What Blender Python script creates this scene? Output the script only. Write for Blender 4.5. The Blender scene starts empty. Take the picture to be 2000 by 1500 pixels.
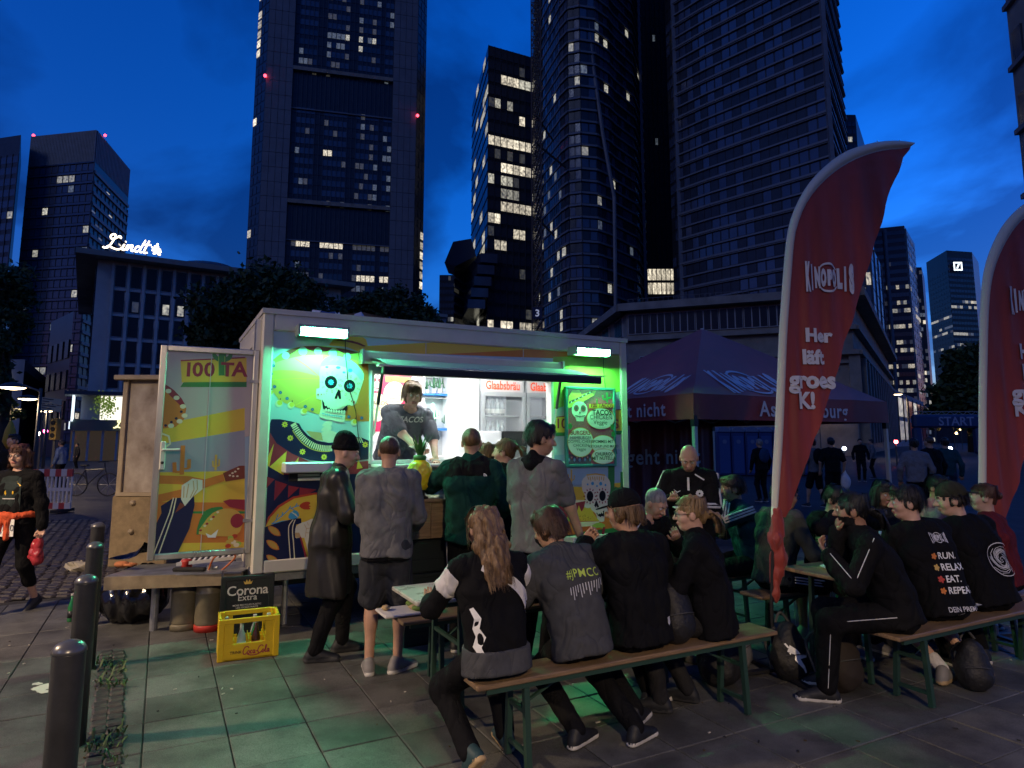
import bpy, bmesh, math, random
import numpy as np
from mathutils import Vector, Matrix
from mathutils.bvhtree import BVHTree
R = math.radians
random.seed(7); RNG = np.random.default_rng(7)
SC = bpy.context.scene
COL = SC.collection

# ------------------------------------------------------------------ camera
CAM_H, FPX, CX, CY, PITCH = 1.75, 1300.0, 1000.0, 692.0, R(7.25)
cam_data = bpy.data.cameras.new('camera'); cam = bpy.data.objects.new('camera', cam_data)
COL.objects.link(cam); SC.camera = cam
cam.location = (0, 0, CAM_H); cam.rotation_euler = (R(90) + PITCH, 0, 0)
cam_data.sensor_width = 36; cam_data.lens = FPX / 2000 * 36
cam_data.shift_y = -(750 - CY) / 2000
cam_data.clip_start = 0.05; cam_data.clip_end = 3000

# ------------------------------------------------------------------ world (dusk)
W = bpy.data.worlds.new('World'); SC.world = W; W.use_nodes = True
nt = W.node_tree; nt.nodes.clear()
def N(nt, t, **kw):
    n = nt.nodes.new(t)
    for k, v in kw.items():
        if k.startswith('i_'):
            n.inputs[k[2:].replace('_', ' ')].default_value = v
        else: setattr(n, k, v)
    return n
sky = N(nt, 'ShaderNodeTexSky', sky_type='NISHITA', sun_disc=False)
sky.sun_elevation = R(-1.0); sky.sun_rotation = R(55); sky.air_density = 1.0; sky.ozone_density = 5.0; sky.dust_density = 0.6
hs = N(nt, 'ShaderNodeHueSaturation'); hs.inputs['Saturation'].default_value = 1.06; hs.inputs['Hue'].default_value = 0.499
nt.links.new(sky.outputs[0], hs.inputs['Color'])
tc = N(nt, 'ShaderNodeTexCoord'); sep = N(nt, 'ShaderNodeSeparateXYZ'); nt.links.new(tc.outputs['Generated'], sep.inputs[0])
# project the view direction on a flat cloud deck
zz = N(nt, 'ShaderNodeMath', operation='ADD'); nt.links.new(sep.outputs[2], zz.inputs[0]); zz.inputs[1].default_value = 0.28
dx = N(nt, 'ShaderNodeMath', operation='DIVIDE'); nt.links.new(sep.outputs[0], dx.inputs[0]); nt.links.new(zz.outputs[0], dx.inputs[1])
dy = N(nt, 'ShaderNodeMath', operation='DIVIDE'); nt.links.new(sep.outputs[1], dy.inputs[0]); nt.links.new(zz.outputs[0], dy.inputs[1])
cmb = N(nt, 'ShaderNodeCombineXYZ'); nt.links.new(dx.outputs[0], cmb.inputs[0]); nt.links.new(dy.outputs[0], cmb.inputs[1])
cn = N(nt, 'ShaderNodeTexNoise'); cn.inputs['Scale'].default_value = 1.7; cn.inputs['Detail'].default_value = 7; cn.inputs['Roughness'].default_value = .52
cn.inputs['Distortion'].default_value = .35
mp = N(nt, 'ShaderNodeMapping'); mp.inputs['Location'].default_value = (2.35, 0.2, 0); mp.inputs['Scale'].default_value = (1, .75, 1)
nt.links.new(cmb.outputs[0], mp.inputs[0]); nt.links.new(mp.outputs[0], cn.inputs['Vector'])
cr = N(nt, 'ShaderNodeValToRGB'); cr.color_ramp.elements[0].position = .45; cr.color_ramp.elements[1].position = .57
cr.color_ramp.elements[0].color = (0, 0, 0, 1); cr.color_ramp.elements[1].color = (.8, .8, .8, 1)
nt.links.new(cn.outputs['Fac'], cr.inputs[0])
dk = N(nt, 'ShaderNodeMixRGB', blend_type='MULTIPLY'); dk.inputs[0].default_value = 1; dk.inputs[2].default_value = (.30, .26, .32, 1)
nt.links.new(hs.outputs[0], dk.inputs[1])
mx = N(nt, 'ShaderNodeMixRGB'); nt.links.new(cr.outputs[0], mx.inputs[0]); nt.links.new(hs.outputs[0], mx.inputs[1]); nt.links.new(dk.outputs[0], mx.inputs[2])
bg = N(nt, 'ShaderNodeBackground'); bg.inputs[1].default_value = 0.15
nt.links.new(mx.outputs[0], bg.inputs[0])
wo = N(nt, 'ShaderNodeOutputWorld'); nt.links.new(bg.outputs[0], wo.inputs[0])

# faint last light of the set sun
sd = bpy.data.lights.new('dusk_sun', 'SUN'); sd.energy = 0.015; sd.angle = R(15); sd.color = (.6, .7, 1)
so = bpy.data.objects.new('dusk_sun', sd); COL.objects.link(so); so.rotation_euler = (R(62), 0, R(-40))

SC.view_settings.view_transform = 'Standard'; SC.view_settings.look = 'None'; SC.view_settings.exposure = 3.75; SC.view_settings.gamma = 1
SC.view_settings.use_curve_mapping = False
SC.cycles.use_denoising = True
SC.cycles.sample_clamp_indirect = 6; SC.cycles.max_bounces = 6; SC.cycles.caustics_reflective = False; SC.cycles.caustics_refractive = False

# ------------------------------------------------------------------ reading places off the photograph
def ray(x, y):
    up = CY - y
    return Vector((x - CX, FPX * math.cos(PITCH) - up * math.sin(PITCH), FPX * math.sin(PITCH) + up * math.cos(PITCH)))
CAMP = Vector((0, 0, CAM_H))
def at(x, y, Y):
    d = ray(x, y); return CAMP + d * (Y / d.y)
def gp(x, y, z=0.0):
    d = ray(x, y); return CAMP + d * ((z - CAM_H) / d.z)
def onplane(x, y, P, n):
    d = ray(x, y); return CAMP + d * ((P - CAMP).dot(n) / d.dot(n))

# ------------------------------------------------------------------ materials
MATS = {}
def mat(name, col=(.5, .5, .5), rough=.6, metal=0.0, var=0.0, scale=8.0, bump=0.0, bscale=60.0, stretch=(1, 1, 1),
        emit=None, estr=0.0, trans=0.0, alpha=1.0, col2=None, spec=.5, coat=0.0, ior=1.45, sheen=0.0, sample=False, coords='Object', rvar=0.0):
    if name in MATS: return MATS[name]
    m = bpy.data.materials.new(name); m.use_nodes = True; MATS[name] = m
    nt = m.node_tree; b = nt.nodes['Principled BSDF']
    c = (*col, 1)
    b.inputs['Base Color'].default_value = c; b.inputs['Roughness'].default_value = rough; b.inputs['Metallic'].default_value = metal
    b.inputs['Specular IOR Level'].default_value = spec; b.inputs['IOR'].default_value = ior
    b.inputs['Coat Weight'].default_value = coat; b.inputs['Sheen Weight'].default_value = sheen
    if trans: b.inputs['Transmission Weight'].default_value = trans
    if alpha < 1: b.inputs['Alpha'].default_value = alpha
    if var or bump or col2 or rvar:
        t = N(nt, 'ShaderNodeTexCoord'); mp = N(nt, 'ShaderNodeMapping'); mp.inputs['Scale'].default_value = stretch
        nt.links.new(t.outputs[coords], mp.inputs[0])
        if var or col2 or rvar:
            n = N(nt, 'ShaderNodeTexNoise'); n.inputs['Scale'].default_value = scale; n.inputs['Detail'].default_value = 6; n.inputs['Roughness'].default_value = .6
            nt.links.new(mp.outputs[0], n.inputs['Vector'])
            r = N(nt, 'ShaderNodeMapRange'); r.inputs[1].default_value = .3; r.inputs[2].default_value = .7
            nt.links.new(n.outputs['Fac'], r.inputs[0])
            mx = N(nt, 'ShaderNodeMixRGB'); nt.links.new(r.outputs[0], mx.inputs[0])
            c2 = col2 if col2 else tuple(min(1, x * (1 + var)) for x in col)
            c1 = col if col2 else tuple(x * (1 - var) for x in col)
            mx.inputs[1].default_value = (*c1, 1); mx.inputs[2].default_value = (*c2, 1)
            nt.links.new(mx.outputs[0], b.inputs['Base Color'])
            if rvar:
                rr = N(nt, 'ShaderNodeMapRange'); rr.inputs[3].default_value = max(.02, rough - rvar); rr.inputs[4].default_value = min(1, rough + rvar)
                nt.links.new(r.outputs[0], rr.inputs[0]); nt.links.new(rr.outputs[0], b.inputs['Roughness'])
        if bump:
            n2 = N(nt, 'ShaderNodeTexNoise'); n2.inputs['Scale'].default_value = bscale; n2.inputs['Detail'].default_value = 4
            nt.links.new(mp.outputs[0], n2.inputs['Vector'])
            bp = N(nt, 'ShaderNodeBump'); bp.inputs['Strength'].default_value = bump; bp.inputs['Distance'].default_value = .02
            nt.links.new(n2.outputs['Fac'], bp.inputs['Height']); nt.links.new(bp.outputs[0], b.inputs['Normal'])
    if emit:
        b.inputs['Emission Color'].default_value = (*emit, 1); b.inputs['Emission Strength'].default_value = estr
        m.cycles.emission_sampling = 'AUTO' if sample else 'NONE'
    return m

# ------------------------------------------------------------------ mesh building
class MB:
    """collects shapes; build() links them as one mesh object"""
    def __init__(s): s.v = []; s.f = []; s.m = []
    def add(s, vs, fs, mi=0):
        o = len(s.v); s.v += [tuple(p) for p in vs]; s.f += [tuple(i + o for i in f) for f in fs]
        s.m += (list(mi) if isinstance(mi, (list, tuple)) else [mi] * len(fs)); return s
    def box(s, c, size, rot=None, mi=0, bev=0.0):
        x, y, z = (a / 2 for a in size)
        if bev:
            b = min(bev, x * .9, y * .9, z * .9); P = []; F = []
            bm = bmesh.new(); bmesh.ops.create_cube(bm, size=1)
            for q in bm.verts: q.co = Vector((q.co.x * 2 * x, q.co.y * 2 * y, q.co.z * 2 * z))
            bmesh.ops.bevel(bm, geom=list(bm.edges), offset=b, segments=1, affect='EDGES')
            bm.verts.index_update(); P = [q.co.copy() for q in bm.verts]; F = [[q.index for q in f.verts] for f in bm.faces]; bm.free()
        else:
            P = [Vector((sx * x, sy * y, sz * z)) for sx in (-1, 1) for sy in (-1, 1) for sz in (-1, 1)]
            F = [(0, 1, 3, 2), (4, 6, 7, 5), (0, 4, 5, 1), (2, 3, 7, 6), (0, 2, 6, 4), (1, 5, 7, 3)]
        M = Matrix.Identity(3) if rot is None else (rot if isinstance(rot, Matrix) else Matrix.Rotation(rot, 3, 'Z'))
        c = Vector(c); return s.add([c + M @ p for p in P], F, mi)
    def bar(s, a, b, w, h, mi=0, up=(0, 0, 1)):
        a = Vector(a); b = Vector(b); d = b - a; L = d.length; d.normalize(); up = Vector(up)
        if abs(d.dot(up)) > .97: up = Vector((0, 1, 0))
        sx = d.cross(up).normalized(); u = sx.cross(d)
        M = Matrix((sx, d, u)).transposed(); return s.box((a + b) / 2, (w, L, h), M, mi)
    def tube(s, pts, r, n=8, mi=0, caps=True):
        pts = [Vector(p) for p in pts]; rs = r if isinstance(r, (list, tuple)) else [r] * len(pts)
        V = []; F = []; prev = None
        for i, p in enumerate(pts):
            t = (pts[min(i + 1, len(pts) - 1)] - pts[max(i - 1, 0)]).normalized()
            if prev is None:
                a = Vector((0, 0, 1)) if abs(t.z) < .9 else Vector((1, 0, 0)); x = t.cross(a).normalized()
            else: x = (prev - t * prev.dot(t)).normalized()
            prev = x; y = t.cross(x)
            V += [p + (x * math.cos(k * math.tau / n) + y * math.sin(k * math.tau / n)) * rs[i] for k in range(n)]
        for i in range(len(pts) - 1):
            for k in range(n):
                F.append((i * n + k, i * n + (k + 1) % n, (i + 1) * n + (k + 1) % n, (i + 1) * n + k))
        if caps: F.append(tuple(range(n))[::-1]); F.append(tuple((len(pts) - 1) * n + k for k in range(n)))
        return s.add(V, F, mi)
    def lathe(s, c, prof, n=20, mi=0, axis=None):
        c = Vector(c); V = []; F = []; M = axis if axis else Matrix.Identity(3)
        for r, z in prof: V += [c + M @ Vector((r * math.cos(k * math.tau / n), r * math.sin(k * math.tau / n), z)) for k in range(n)]
        for i in range(len(prof) - 1):
            for k in range(n): F.append((i * n + k, i * n + (k + 1) % n, (i + 1) * n + (k + 1) % n, (i + 1) * n + k))
        F.append(tuple(range(n))[::-1]); F.append(tuple((len(prof) - 1) * n + k for k in range(n)))
        return s.add(V, F, mi)
    def ball(s, c, r, mi=0, n=10, M=None):
        r = r if isinstance(r, (tuple, list)) else (r, r, r); c = Vector(c); V = []; F = []
        for i in range(1, n):
            th = math.pi * i / n
            for k in range(2 * n):
                ph = math.tau * k / (2 * n); p = Vector((r[0] * math.sin(th) * math.cos(ph), r[1] * math.sin(th) * math.sin(ph), r[2] * math.cos(th)))
                V.append(c + (M @ p if M else p))
        for i in range(n - 2):
            for k in range(2 * n): F.append((i * 2 * n + k, (i + 1) * 2 * n + k, (i + 1) * 2 * n + (k + 1) % (2 * n), i * 2 * n + (k + 1) % (2 * n)))
        F.append(tuple(range(2 * n))); F.append(tuple((n - 2) * 2 * n + k for k in range(2 * n))[::-1])
        return s.add(V, F, mi)
    def prism(s, pts, ext, mi=0):
        """closed outline pts (3-D, planar) pushed along ext"""
        pts = [Vector(p) for p in pts]; e = Vector(ext); n = len(pts)
        F = [tuple(range(n))[::-1], tuple(range(n, 2 * n))] + [(i, (i + 1) % n, n + (i + 1) % n, n + i) for i in range(n)]
        return s.add(pts + [p + e for p in pts], F, mi)
    def build(s, name, mats, parent=None, smooth=False, local=False):
        me = bpy.data.meshes.new(name)
        vs = s.v
        if parent is not None and not local:
            M = world_of(parent).inverted(); vs = [M @ Vector(p) for p in vs]
        me.from_pydata([tuple(p) for p in vs], [], s.f)
        for m in (mats if isinstance(mats, (list, tuple)) else [mats]): me.materials.append(m)
        if any(s.m): me.polygons.foreach_set('material_index', s.m)
        if smooth: me.polygons.foreach_set('use_smooth', [True] * len(me.polygons))
        me.update()
        return link(bpy.data.objects.new(name, me), parent)
def link(o, parent=None):
    COL.objects.link(o)
    if parent is not None: o.parent = parent
    return o
def world_of(o):
    M = o.matrix_basis.copy()
    while o.parent is not None: o = o.parent; M = o.matrix_basis @ M
    return M
def tag(o, label, cat, group=None):
    o['label'] = label; o['category'] = cat
    if group: o['group'] = group
    return o
def thing(name, label, cat, loc=(0, 0, 0), rotz=0.0, group=None):
    o = bpy.data.objects.new(name, None); COL.objects.link(o); o.empty_display_size = .1
    o.location = loc; o.rotation_euler = (0, 0, rotz); return tag(o, label, cat, group)
def struct(o): o['kind'] = 'structure'; return o
def stuff(o): o['kind'] = 'stuff'; return o

_tx = {}
def text2d(s, size=1.0, bold=0.0, shear=0.0, space=1.0):
    """outline text as flat verts / faces, centred on x, baseline at 0"""
    key = (s, bold, shear, space)
    if key not in _tx:
        c = bpy.data.curves.new('t', 'FONT'); c.body = s; c.size = 1; c.offset = bold; c.shear = shear; c.space_character = space; c.align_x = 'CENTER'; c.resolution_u = 3
        o = bpy.data.objects.new('t', c); COL.objects.link(o); bpy.context.view_layer.update()
        me = bpy.data.meshes.new_from_object(o.evaluated_get(bpy.context.evaluated_depsgraph_get()))
        _tx[key] = ([v.co.copy() for v in me.vertices], [tuple(p.vertices) for p in me.polygons])
        bpy.data.objects.remove(o); bpy.data.curves.remove(c); bpy.data.meshes.remove(me)
    v, f = _tx[key]; return [p * size for p in v], f

class Art:
    """flat print: layered outlines on a plane. fr(u, v, lift) -> world point"""
    def __init__(s, fr, step=0.0006): s.fr = fr; s.mb = MB(); s.mats = []; s.lift = 0.0015; s.step = step
    def mi(s, m):
        if m not in s.mats: s.mats.append(m)
        return s.mats.index(m)
    def up(s): s.lift += s.step
    def poly(s, pts, m, closed=True):
        from mathutils.geometry import tessellate_polygon
        tri = tessellate_polygon([[Vector((p[0], p[1], 0)) for p in pts]])
        s.mb.add([s.fr(p[0], p[1], s.lift) for p in pts], [tuple(t) for t in tri], s.mi(m)); s.up()
    def ell(s, c, rx, ry, m, n=18, rot=0.0):
        s.poly([(c[0] + rx * math.cos(a) * math.cos(rot) - ry * math.sin(a) * math.sin(rot), c[1] + rx * math.cos(a) * math.sin(rot) + ry * math.sin(a) * math.cos(rot)) for a in [math.tau * k / n for k in range(n)]], m)
    def line(s, pts, w, m):
        L = []; Rr = []
        for i, p in enumerate(pts):
            a = pts[max(i - 1, 0)]; b = pts[min(i + 1, len(pts) - 1)]; dx, dy = b[0] - a[0], b[1] - a[1]; l = math.hypot(dx, dy) or 1
            ww = w[i] if isinstance(w, (list, tuple)) else w
            nx, ny = -dy / l * ww / 2, dx / l * ww / 2
            L.append((p[0] + nx, p[1] + ny)); Rr.append((p[0] - nx, p[1] - ny))
        V = [s.fr(q[0], q[1], s.lift) for q in L + Rr]; n = len(pts)
        s.mb.add(V, [(i, i + 1, n + i + 1, n + i) for i in range(n - 1)], s.mi(m)); s.up()
    def flower(s, c, r, m, m2=None, k=8, a=.6):
        pts = []
        for i in range(k * 4):
            t = math.tau * i / (k * 4); q = r * (a + (1 - a) * abs(math.cos(k * t / 2))); pts.append((c[0] + q * math.cos(t), c[1] + q * math.sin(t)))
        s.poly(pts, m)
        if m2: s.ell(c, r * .25, r * .25, m2, 8)
    def text(s, st, c, size, m, bold=0.0, shear=0.0, rot=0.0, flip=1, sx=1.0, space=1.0):
        v, f = text2d(st, size, bold, shear, space); cs, sn = math.cos(rot), math.sin(rot)
        s.mb.add([s.fr(c[0] + (p.x * sx * cs - p.y * sn), c[1] + flip * (p.x * sx * sn + p.y * cs), s.lift) for p in v], f, s.mi(m)); s.up()
    def build(s, name, parent=None): return s.mb.build(name, s.mats, parent)
def smooth_pts(pts, n=6, closed=False):
    """Catmull-Rom through 2-D / 3-D points"""
    P = [Vector(p) for p in pts]; out = []; m = len(P)
    for i in range(m if closed else m - 1):
        p0, p1, p2, p3 = (P[(i + k) % m] if closed else P[min(max(i + k, 0), m - 1)] for k in (-1, 0, 1, 2))
        for k in range(n):
            t = k / n; out.append(.5 * ((2 * p1) + (p2 - p0) * t + (2 * p0 - 5 * p1 + 4 * p2 - p3) * t * t + (3 * p1 - p0 - 3 * p2 + p3) * t ** 3))
    if not closed: out.append(P[-1])
    return out
# ================================================================== ground
E = Vector((.887, .462, 0)).normalized(); NN = Vector((E.y, -E.x, 0))      # along the trailer / towards the camera
TH = math.atan2(E.y, E.x)
m_asph = mat('asphalt', (.035, .035, .04), .75, var=.4, scale=1.3, bump=.35, bscale=40, rvar=.15)
m_joint = mat('joint_sand', (.018, .017, .016), .95, var=.4, scale=20)
m_sett = mat('basalt_sett', (.045, .038, .034), .55, var=.5, scale=5, bump=.3, bscale=30, rvar=.15)
def slab_mat():
    m = bpy.data.materials.new('concrete_slab'); m.use_nodes = True; nt = m.node_tree; b = nt.nodes['Principled BSDF']
    oi = N(nt, 'ShaderNodeObjectInfo'); t = N(nt, 'ShaderNodeNewGeometry')
    n1 = N(nt, 'ShaderNodeTexNoise'); n1.inputs['Scale'].default_value = 180; n1.inputs['Detail'].default_value = 3
    n2 = N(nt, 'ShaderNodeTexNoise'); n2.inputs['Scale'].default_value = 1.7; n2.inputs['Detail'].default_value = 8; n2.inputs['Roughness'].default_value = .65
    vor = N(nt, 'ShaderNodeTexVoronoi'); vor.inputs['Scale'].default_value = 9; vor.inputs['Randomness'].default_value = 1
    for n in (n1, n2, vor): nt.links.new(t.outputs['Position'], n.inputs['Vector'])
    c1 = N(nt, 'ShaderNodeValToRGB'); e = c1.color_ramp.elements; e[0].position = .3; e[1].position = .75; e[0].color = (.06, .06, .056, 1); e[1].color = (.2, .2, .185, 1)
    nt.links.new(n1.outputs['Fac'], c1.inputs[0])
    c2 = N(nt, 'ShaderNodeValToRGB'); e = c2.color_ramp.elements; e[0].position = .36; e[1].position = .62; e[0].color = (.34, .33, .32, 1); e[1].color = (1, 1, 1, 1)
    nt.links.new(n2.outputs['Fac'], c2.inputs[0])
    m1 = N(nt, 'ShaderNodeMixRGB', blend_type='MULTIPLY'); m1.inputs[0].default_value = 1; nt.links.new(c1.outputs[0], m1.inputs[1]); nt.links.new(c2.outputs[0], m1.inputs[2])
    rr = N(nt, 'ShaderNodeMapRange'); rr.inputs[3].default_value = .7; rr.inputs[4].default_value = 1.15; nt.links.new(oi.outputs['Random'], rr.inputs[0])
    m2 = N(nt, 'ShaderNodeMixRGB', blend_type='MULTIPLY'); m2.inputs[0].default_value = 1; nt.links.new(m1.outputs[0], m2.inputs[1]); nt.links.new(rr.outputs[0], m2.inputs[2])
    # chewing-gum spots
    gs = N(nt, 'ShaderNodeMath', operation='LESS_THAN'); gs.inputs[1].default_value = .11; nt.links.new(vor.outputs['Distance'], gs.inputs[0])
    gf = N(nt, 'ShaderNodeMath', operation='MULTIPLY'); gf.inputs[1].default_value = .45; nt.links.new(gs.outputs[0], gf.inputs[0])
    m3 = N(nt, 'ShaderNodeMixRGB'); nt.links.new(gf.outputs[0], m3.inputs[0]); nt.links.new(m2.outputs[0], m3.inputs[1]); m3.inputs[2].default_value = (.035, .033, .032, 1)
    nt.links.new(m3.outputs[0], b.inputs['Base Color'])
    r2 = N(nt, 'ShaderNodeMapRange'); r2.inputs[3].default_value = .72; r2.inputs[4].default_value = .42; nt.links.new(n2.outputs['Fac'], r2.inputs[0]); nt.links.new(r2.outputs[0], b.inputs['Roughness'])
    bp = N(nt, 'ShaderNodeBump'); bp.inputs['Strength'].default_value = .35; bp.inputs['Distance'].default_value = .004; nt.links.new(n1.outputs['Fac'], bp.inputs['Height']); nt.links.new(bp.outputs[0], b.inputs['Normal'])
    return m
m_slab = slab_mat()
g = MB().add([(-900, -60, -.03), (900, -60, -.03), (900, 1500, -.03), (-900, 1500, -.03)], [(0, 1, 2, 3)]); struct(g.build('ground', m_asph))
# pavement bed, then slabs
def loc2w(u, v, z=0): return E * u - NN * v + Vector((0, 0, z))      # u along the trailer, v away from the camera
bed = MB().add([loc2w(-7.2, -1.5, -.009), loc2w(9.5, -1.5, -.009), loc2w(9.5, 9.2, -.009), loc2w(-7.2, 9.2, -.009)], [(0, 1, 2, 3)])
pav = struct(bed.build('pavement', m_joint))
SU, SV = .45, .45
sl = MB().box((0, 0, -.03), (SU - .008, SV - .008, .06), bev=.004); slab_me = None
cells = []
for i in range(-15, 21):
    for j in range(-3, 20):
        c = loc2w((i + .5) * SU, (j + .5) * SV)
        if (c.y < 1.6): continue
        f = c.y * math.cos(PITCH) + (-CAM_H) * math.sin(PITCH); u = -c.y * math.sin(PITCH) - CAM_H * math.cos(PITCH)
        x = CX + FPX * c.x / f; y = CY - FPX * u / f
        vis = -60 < x < 2060 and y < 1560
        hid = (c - Vector((1.2, 4.6, 0))).dot(E) < -99
        cells.append((0 if vis else 1, c.length, c, i, j))
cells.sort(key=lambda t: (t[0], t[1])); rest = MB()
tw = (pav, )
for k, (v, d, c, i, j) in enumerate(cells):
    dz = random.uniform(-.0025, .002); tl = Matrix.Rotation(TH + random.uniform(-.003, .003), 3, 'Z') @ Matrix.Rotation(random.uniform(-.004, .004), 3, 'X') @ Matrix.Rotation(random.uniform(-.004, .004), 3, 'Y')
    if k < 300:
        if slab_me is None:
            o = sl.build('paving_slab', m_slab, pav, local=True); slab_me = o.data
        else: o = link(bpy.data.objects.new('paving_slab', slab_me), pav)
        o.location = c + Vector((0, 0, dz)); o.rotation_euler = tl.to_euler()
    elif d < 13:
        rest.box(c + Vector((0, 0, dz - .03)), (SU - .008, SV - .008, .06), tl)
stuff(rest.build('paving_slabs_beyond', m_slab, pav))
# strip of small setts by the bollards, with weeds
sb = MB().box((0, 0, -.015), (.095, .085, .06), bev=.012); sett_me = None; weeds = MB(); k = 0
for i in range(30):
    y = 2.9 + i * .098
    for q in range(2):
        c = Vector((-1.66 - (y - 2.79) * .567 + q * .1 + random.uniform(-.006, .006), y + random.uniform(-.006, .006), .004 + random.uniform(-.004, .006)))
        if sett_me is None: o = sb.build('kerb_sett', m_sett, pav, local=True); sett_me = o.data
        else: o = link(bpy.data.objects.new('kerb_sett', sett_me), pav)
        o.location = c; o.rotation_euler = (random.uniform(-.05, .05), random.uniform(-.05, .05), .52 + random.uniform(-.06, .06))
        if random.random() < (.7 if y < 3.6 or 4.9 < y < 5.5 else .12):
            for b in range(12):
                a = random.uniform(0, 6.28); l = random.uniform(.02, .075); p = c + Vector((random.uniform(-.06, .06), random.uniform(-.06, .06), .01)); w = random.uniform(.003, .008)
                t = Vector((math.cos(a), math.sin(a), 0)); s_ = Vector((-t.y, t.x, 0)) * w
                weeds.add([p - s_, p + s_, p + t * l * .4 + s_ + Vector((0, 0, l * .7)), p + t * l * .9 + Vector((0, 0, l * .9)), p + t * l * .4 - s_ + Vector((0, 0, l * .7))], [(0, 1, 2, 4), (4, 2, 3)])
m_weed = mat('weed', (.05, .09, .02), .6, var=.5, scale=30)
w_ = stuff(weeds.build('weeds', m_weed)); tag(w_, 'tufts of weeds growing along the setts beside the bollards', 'weeds')
# litter, butts and a pale splash on the slabs
lit_ = MB(); rl_ = random.Random(5)
for k in range(170):
    x = rl_.uniform(-5, 5); y = rl_.uniform(2.4, 7); a_ = rl_.uniform(0, 3.1); l = rl_.choice((.012, .016, .022, .03)); lit_.box((x, y, .0055), (l, rl_.uniform(.004, .012), .005), a_, rl_.choice((0, 0, 1, 2)))
o = stuff(lit_.build('ground_litter', [mat('butt_white', (.45, .42, .36), .8), mat('leaf_bit', (.07, .05, .02), .8), mat('gum_dark', (.02, .02, .02), .8)])); tag(o, 'cigarette ends and scraps scattered over the paving', 'litter')
sp_ = gp(78, 1345); ss_ = MB()
for k in range(9):
    c = Vector((sp_.x + rl_.uniform(-.1, .1), sp_.y + rl_.uniform(-.11, .11), .0045 + k * .0003)); r_ = rl_.uniform(.025, .07); ss_.add([c + Vector((r_ * math.cos(t) * rl_.uniform(.7, 1.2), r_ * math.sin(t) * rl_.uniform(.5, 1), 0)) for t in [math.tau * j / 14 for j in range(14)]], [tuple(range(14))])
tag(ss_.build('paint_splash', mat('splash_white', (.5, .5, .45), .6)), 'pale splash stain on the paving left of the bollards', 'stain')
# dark cobbled road to the left behind the pavement
cob = MB()
for i in range(62):
    for j in range(52):
        c = Vector((-10.6 + i * .16 + (j % 2) * .08, 7.4 + j * .145, -.012))
        if (c - loc2w(0, 0)).dot(-NN) < 9.25: continue
        cob.box(c + Vector((random.uniform(-.01, .01), random.uniform(-.01, .01), random.uniform(-.008, .008))), (.145, .125, .04), Matrix.Rotation(random.uniform(-.1, .1), 3, 'Z') @ Matrix.Rotation(random.uniform(-.07, .07), 3, 'X'), bev=.02)
cb = stuff(cob.build('cobblestones', m_sett)); tag(cb, 'dark cobbled roadway behind the pavement on the left', 'cobblestones')

# ================================================================== far buildings
m_dark = mat('dark_facade', (.03, .033, .042), .35, var=.25, scale=.5)
m_glassd = mat('night_glass', (.035, .045, .07), .12, spec=.8, var=.5, scale=.15, rvar=.06)
m_glassb = mat('night_glass_blue', (.07, .085, .13), .16, spec=.8, var=.35, scale=.1)
m_panel = mat('grey_cladding', (.17, .175, .19), .55, var=.12, scale=.3)
m_mull = mat('mullion_metal', (.06, .065, .08), .45)
m_band = mat('pale_band', (.16, .165, .18), .5, var=.2, scale=.4)
m_stone = mat('sandstone', (.27, .24, .2), .85, var=.25, scale=.6, bump=.2, bscale=6)
m_conc = mat('render_grey', (.3, .3, .31), .85, var=.2, scale=.4)
LIT = [mat('lit_window_a', (.5, .45, .35), .5, emit=(1, .88, .66), estr=.066), mat('lit_window_b', (.5, .5, .45), .5, emit=(.95, .9, .7), estr=.036),
       mat('lit_window_c', (.4, .4, .4), .5, emit=(.6, .72, .8), estr=.009), mat('lit_window_d', (.4, .4, .35), .5, emit=(.8, .75, .5), estr=.0035)]
def vary(m):
    nt = m.node_tree; b = nt.nodes['Principled BSDF']; st = b.inputs['Emission Strength'].default_value; t = N(nt, 'ShaderNodeTexCoord'); oi = N(nt, 'ShaderNodeObjectInfo'); g_ = N(nt, 'ShaderNodeNewGeometry')
    n = N(nt, 'ShaderNodeTexNoise'); n.inputs['Scale'].default_value = 2.6; n.inputs['Detail'].default_value = 2; ad = N(nt, 'ShaderNodeVectorMath', operation='ADD'); nt.links.new(t.outputs['Object'], ad.inputs[0]); sc_ = N(nt, 'ShaderNodeVectorMath', operation='SCALE'); nt.links.new(g_.outputs['Position'], sc_.inputs[0]); sc_.inputs['Scale'].default_value = .13; nt.links.new(sc_.outputs[0], ad.inputs[1]); nt.links.new(ad.outputs[0], n.inputs['Vector'])
    r = N(nt, 'ShaderNodeMapRange'); r.inputs[1].default_value = .3; r.inputs[2].default_value = .7; r.inputs[3].default_value = .15 * st; r.inputs[4].default_value = 1.5 * st; nt.links.new(n.outputs['Fac'], r.inputs[0])
    r2 = N(nt, 'ShaderNodeMapRange'); r2.inputs[3].default_value = .45; r2.inputs[4].default_value = 1.2; nt.links.new(oi.outputs['Random'], r2.inputs[0]); mu = N(nt, 'ShaderNodeMath', operation='MULTIPLY'); nt.links.new(r.outputs[0], mu.inputs[0]); nt.links.new(r2.outputs[0], mu.inputs[1]); nt.links.new(mu.outputs[0], b.inputs['Emission Strength'])
for m_ in LIT: vary(m_)
m_red = mat('warning_light', (.5, .02, .02), .4, emit=(1, .05, .08), estr=.5)
_pane = {}
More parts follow.
